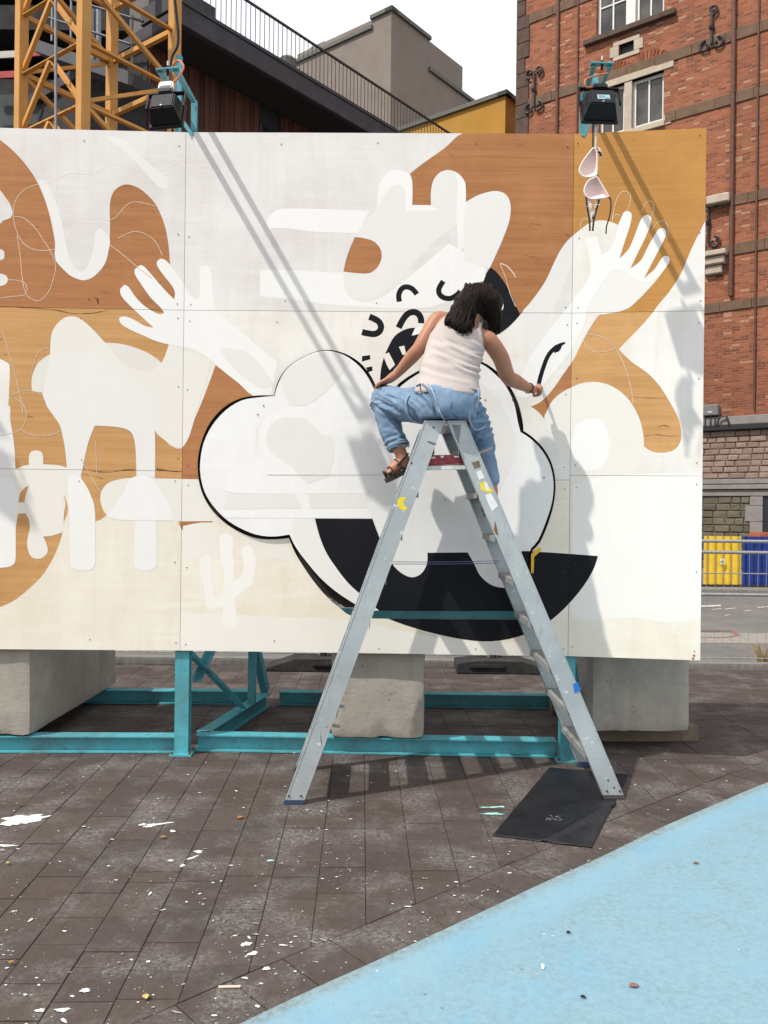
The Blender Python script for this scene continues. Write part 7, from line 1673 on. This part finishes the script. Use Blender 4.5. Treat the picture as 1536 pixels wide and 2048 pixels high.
# surface finder for things sewn on the back
from mathutils.bvhtree import BVHTree
_bt = BM(); _bt.from_mesh(jeans.data); bmesh.ops.translate(_bt, verts=_bt.verts, vec=ORG[jeans]); JB = BVHTree.FromBMesh(_bt); _bt.free()
def on_jeans(px, py, lift=0.004, dflt=4.43):
    a, e = ray(px, py); d = Vector((a, 1, e)).normalized(); h = JB.ray_cast(Vector((0, 0, CAM_H)), d)
    if h[0] is None: return P(px, py, dflt)
    return h[0] - d * lift
flap = [(856, 767), (905, 770), (958, 775), (960, 800), (954, 822), (948, 839), (920, 842), (892, 841), (882, 832), (874, 812), (868, 792), (862, 776)]
fp = round_poly(flap, k=3); 
# fill the flap with an inner grid so that it follows the body
gx = [(x, y) for x in range(858, 960, 7) for y in range(770, 842, 7) if pip((x, y), fp)]
V = [Vector(p) for p in fp + gx]; r_ = delaunay_2d_cdt(V, [(i, (i + 1) % len(fp)) for i in range(len(fp))], [], 1, 1e-4); b = BM()
prevY = 4.58
def flap_pt(x, y):
    p = on_jeans(x, y, 0.013); return p
fv = [b.verts.new(flap_pt(v.x, v.y)) for v in r_[0]]
for f in r_[2]:
    try: b.faces.new([fv[i] for i in f])
    except ValueError: pass
for _ in range(3): bmesh.ops.smooth_vert(b, verts=b.verts, factor=0.5, use_axis_x=True, use_axis_y=True, use_axis_z=True)
M_denim2 = plain('lighter_faded_denim', (0.20, 0.295, 0.415), 0.9, 0.2, 14, dirt=(0.11, 0.18, 0.28), dirt_amt=0.5, dscale=18)
bib = obj('folded_bib', b, M_denim2, jeans, smooth=True); md = bib.modifiers.new('thickness', 'SOLIDIFY'); md.thickness = 0.005; md.offset = 0
def sewn(name, pts, r, mat, lift=0.010, flat=1.0, k=5, parent=jeans):
    q = [on_jeans(x, y, lift) for x, y in pts]; b = BM(); tube(b, smooth_path(q, k), r, 8, flat=flat); return obj(name, b, mat, parent, smooth=True)
sewn('bib_edge', [(857, 768), (864, 780), (870, 795), (876, 815), (884, 833), (893, 841)], 0.0058, M_seam, 0.014, parent=bib)
sewn('bib_edge', [(957, 776), (958, 795), (952, 820), (948, 838)], 0.0048, M_seam, 0.012, parent=bib)
sewn('bib_seam', [(905, 771), (904, 795), (903, 820), (902, 840)], 0.0026, M_dseam, 0.012, parent=bib)
sewn('shoulder_strap', [(845, 768), (856, 778), (866, 796), (872, 815), (880, 830), (888, 836), (884, 841), (870, 841)], 0.0058, M_denim, 0.020)
sewn('shoulder_strap', [(818, 790), (812, 805), (814, 825), (824, 840), (838, 846), (852, 842)], 0.0052, M_seam, 0.010)
sewn('shoulder_strap', [(945, 800), (941, 820), (938, 838), (948, 858), (962, 858), (972, 848), (976, 838)], 0.0045, M_seam, 0.010)
sewn('belt_gap_shade', [(834, 772), (843, 768), (852, 771)], 0.006, M_dseam, 0.004)  # dark strip standing in for the shaded gap at the waist
sewn('side_seam', [(745, 788), (770, 789), (800, 797), (825, 806)], 0.0018, M_dseam, 0.001)
sewn('back_pocket', [(942, 818), (950, 826), (960, 826), (968, 816)], 0.002, M_dseam, 0.002)
sewn('side_button', [(954, 778), (956, 780)], 0.006, M_dseam, 0.006)
sewn('side_button', [(960, 796), (962, 798)], 0.006, M_dseam, 0.004)
sewn('knee_strap', [(742, 800), (752, 806), (766, 806)], 0.002, M_seam, 0.002)
_hc = P(797, 892, 4.78); b = BM(); _ax = (P(797, 897, 4.78) - knL.lerp(anL, 0.55)).normalized(); _, _s, _u = frame_from(_ax); tube(b, [_hc + (_s * math.cos(a) + _u * math.sin(a)) * 0.0645 for a in [2 * math.pi * i / 28 for i in range(29)]], 0.0028, 6, cap=False); obj('cuff_seam', b, M_seam, jeans, smooth=True)
# hem fringe
hc = P(797, 896, 4.78); b = BM(); rr = random.Random(2)
for i in range(60):
    a = 2 * math.pi * i / 60 + rr.uniform(-.05, .05); p = hc + Vector((math.cos(a) * 0.062, math.sin(a) * 0.062, 0.012 + 0.006 * math.cos(a))); tube(b, [p, p + Vector((rr.uniform(-.004, .004), rr.uniform(-.004, .004), -rr.uniform(0.008, 0.02)))], [0.0012, 0.0004], 4)
obj('frayed_hem', b, M_seam, jeans)

# hair ------------------------------------------------------------------------
b = BM()
for px, py, Y, r in ((957, 603, 4.740, 0.106), (950, 600, 4.715, 0.094), (978, 606, 4.735, 0.082), (985, 628, 4.735, 0.058), (988, 645, 4.735, 0.040), (931, 608, 4.690, 0.072), (920, 624, 4.655, 0.060), (912, 636, 4.625, 0.048), (901, 642, 4.605, 0.034), (917, 650, 4.590, 0.042), (926, 658, 4.580, 0.032), (908, 650, 4.585, 0.028), (937, 652, 4.592, 0.030), (938, 630, 4.650, .042), (986, 656, 4.735, 0.034), (980, 666, 4.730, 0.024)):
    ellipsoid(b, P(px, py, Y), r, r, r, None, 16)
hbm = remeshed(b, 0.007, 10, 0.5)
for v in hbm.verts:
    p = v.co; v.co = p + v.normal * (0.005 * noise.noise(Vector((p.x * 30, p.y * 30, p.z * 8))) + 0.002 * noise.noise(Vector((p.x * 80, p.y * 80, p.z * 10))))
hair = obj('hair', hbm, M_hair, person, smooth=True)
_bt = BM(); _bt.from_mesh(hair.data); bmesh.ops.translate(_bt, verts=_bt.verts, vec=ORG[hair]); HB = BVHTree.FromBMesh(_bt); _bt.free()
b = BM(); rr = random.Random(9); crown = (962, 570)
ends = [(rr.uniform(887, 944), rr.uniform(645, 672)) for _ in range(230)] + [(rr.uniform(976, 1003), rr.uniform(640, 668)) for _ in range(130)]
for ex_, ey_ in ends:
    if ex_ > 945: mids = (rr.uniform(972, 1001), rr.uniform(595, 630)); st = (rr.uniform(950, 985), rr.uniform(567, 580))
    else:
        f = (ex_ - 889) / 51; mids = (rr.uniform(908, 935) + f * 28, rr.uniform(592, 622)); st = (rr.uniform(930, 965), rr.uniform(566, 585))
        ey_ = min(ey_, 650 + f * 26)
    pts = []; lift_ = rr.uniform(-0.001, 0.004)
    for t in (0.0, 0.25, 0.5, 0.75, 0.9, 1.0):
        x = (1 - t) ** 2 * st[0] + 2 * t * (1 - t) * mids[0] + t * t * ex_; y = (1 - t) ** 2 * st[1] + 2 * t * (1 - t) * mids[1] + t * t * ey_
        x += 4.2 * math.sin(t * 8.0 + ex_ * 0.14) * t * t; y += 1.5 * math.cos(t * 9 + ex_ * 0.2) * t * t
        a, e = ray(x, y); d = Vector((a, 1, e)).normalized(); h = HB.ray_cast(Vector((0, 0, CAM_H)), d)
        if h[0] is not None: p = h[0] - d * lift_
        else: p = P(x, y, 4.735 - (0.15 * t if ex_ < 945 else 0.02 * t)) if not pts or t < 0.4 else Vector((P(x, y, pts[-1].y + 0.006)))
        pts.append(p)
    if rr.random() < 0.4: pts.append(pts[-1] + Vector((rr.uniform(-0.015, 0.012), rr.uniform(-0.008, 0.01), rr.uniform(-0.006, 0.012))))
    q = smooth_path(pts, 3); r0 = rr.uniform(0.0022, 0.0048); tube(b, q, [r0 * (1 if i < len(q) * 0.6 else max(0.12, 1 - (i - len(q) * 0.6) / (len(q) * 0.42))) for i in range(len(q))], 5)
tag(obj('hair_strands', b, M_hair, hair, smooth=True), kind='stuff')

# sandals, bracelet ----------------------------------------------------------------
def sandal(heel, toe, fd, sd_, an):
    up = sd_.cross(fd).normalized(); up = up if up.z > 0 else -up
    sole = BM(); prof = [(-0.02, -0.028), (0.03, -0.034), (0.10, -0.032), (0.16, -0.042), (0.20, -0.038), (0.222, -0.018), (0.226, 0.0), (0.222, 0.018), (0.20, 0.036), (0.16, 0.042), (0.10, 0.033), (0.03, 0.034), (-0.02, 0.028)]
    Ln = (toe - heel).length / 0.20; pts = round_poly([(x * Ln, y) for x, y in prof], k=3)
    vo, tr = region([pts]); base = heel - up * 0.030; sheet(sole, vo, tr, lambda x, y, o: base + fd * x + sd_ * y + up * o, 0.003, 0.024)
    s = obj('sandal', sole, M_sandal, person)
    for path in ([(0.155 * Ln, -0.045, 0.0), (0.15 * Ln, -0.03, 0.04), (0.145 * Ln, 0.0, 0.052), (0.15 * Ln, 0.03, 0.04), (0.155 * Ln, 0.045, 0.0)], [(0.07 * Ln, -0.038, 0.0), (0.075 * Ln, -0.03, 0.05), (0.08 * Ln, 0.0, 0.074), (0.075 * Ln, 0.03, 0.05), (0.07 * Ln, 0.038, 0.0)],
                 [(0.10 * Ln, -0.03, 0.045), (0.02 * Ln, -0.036, 0.07), (-0.02, 0.0, 0.075), (0.02 * Ln, 0.036, 0.07), (0.10 * Ln, 0.03, 0.045)], [(0.185 * Ln, -0.03, 0.0), (0.2 * Ln, -0.02, 0.034), (0.205 * Ln, 0.0, 0.04), (0.2 * Ln, 0.02, 0.034), (0.19 * Ln, 0.034, 0.0)]):
        bq = BM(); pp = smooth_path([base + fd * x + sd_ * y + up * (z + 0.0) for x, y, z in path], 5)
        tube(bq, pp, 0.0125, 8, flat=0.42); obj('strap', bq, M_sandal, s, smooth=True)
sandal(heelL, toeL, fdL, sdL, anL); sandal(heelR, toeR, fdR, sdR, anR)
ax = (wrR - elR).normalized(); _, s_, u_ = frame_from(ax); cc = wrR + ax * 0.004; b = BM()
tube(b, [cc + (s_ * math.cos(a) + u_ * math.sin(a)) * 0.031 for a in [2 * math.pi * i / 20 for i in range(21)]], 0.0032, 6, cap=False); obj('bracelet', b, plain('dark_hair_tie', (0.03, 0.012, 0.012), 0.7), person, smooth=True)
# ------------------------------------------------------------------ brush in her hand
brush = empty('paintbrush', endB, 'small paintbrush in the painter\'s right hand, its tip at the black stroke', 'paintbrush')
b = BM(); tube(b, [endB, endB.lerp(tipB, 0.1), endB.lerp(tipB, 0.45), endB.lerp(tipB, 0.68)], [0.004, 0.0075, 0.0065, 0.008], 10); obj('handle', b, plain('pale_wood_handle', (0.55, 0.45, 0.35), 0.5), brush, smooth=True)
b = BM(); tube(b, [endB.lerp(tipB, 0.66), endB.lerp(tipB, 0.82)], [0.0088, 0.0095], 12); obj('ferrule', b, M_bolt, brush, smooth=50)
b = BM(); tube(b, [endB.lerp(tipB, 0.81), endB.lerp(tipB, 0.92), endB.lerp(tipB, 1.0)], [0.0092, 0.0098, 0.003], 12); obj('bristles', b, plain('black_wet_bristles', (0.01, 0.01, 0.011), 0.4), brush, smooth=True)
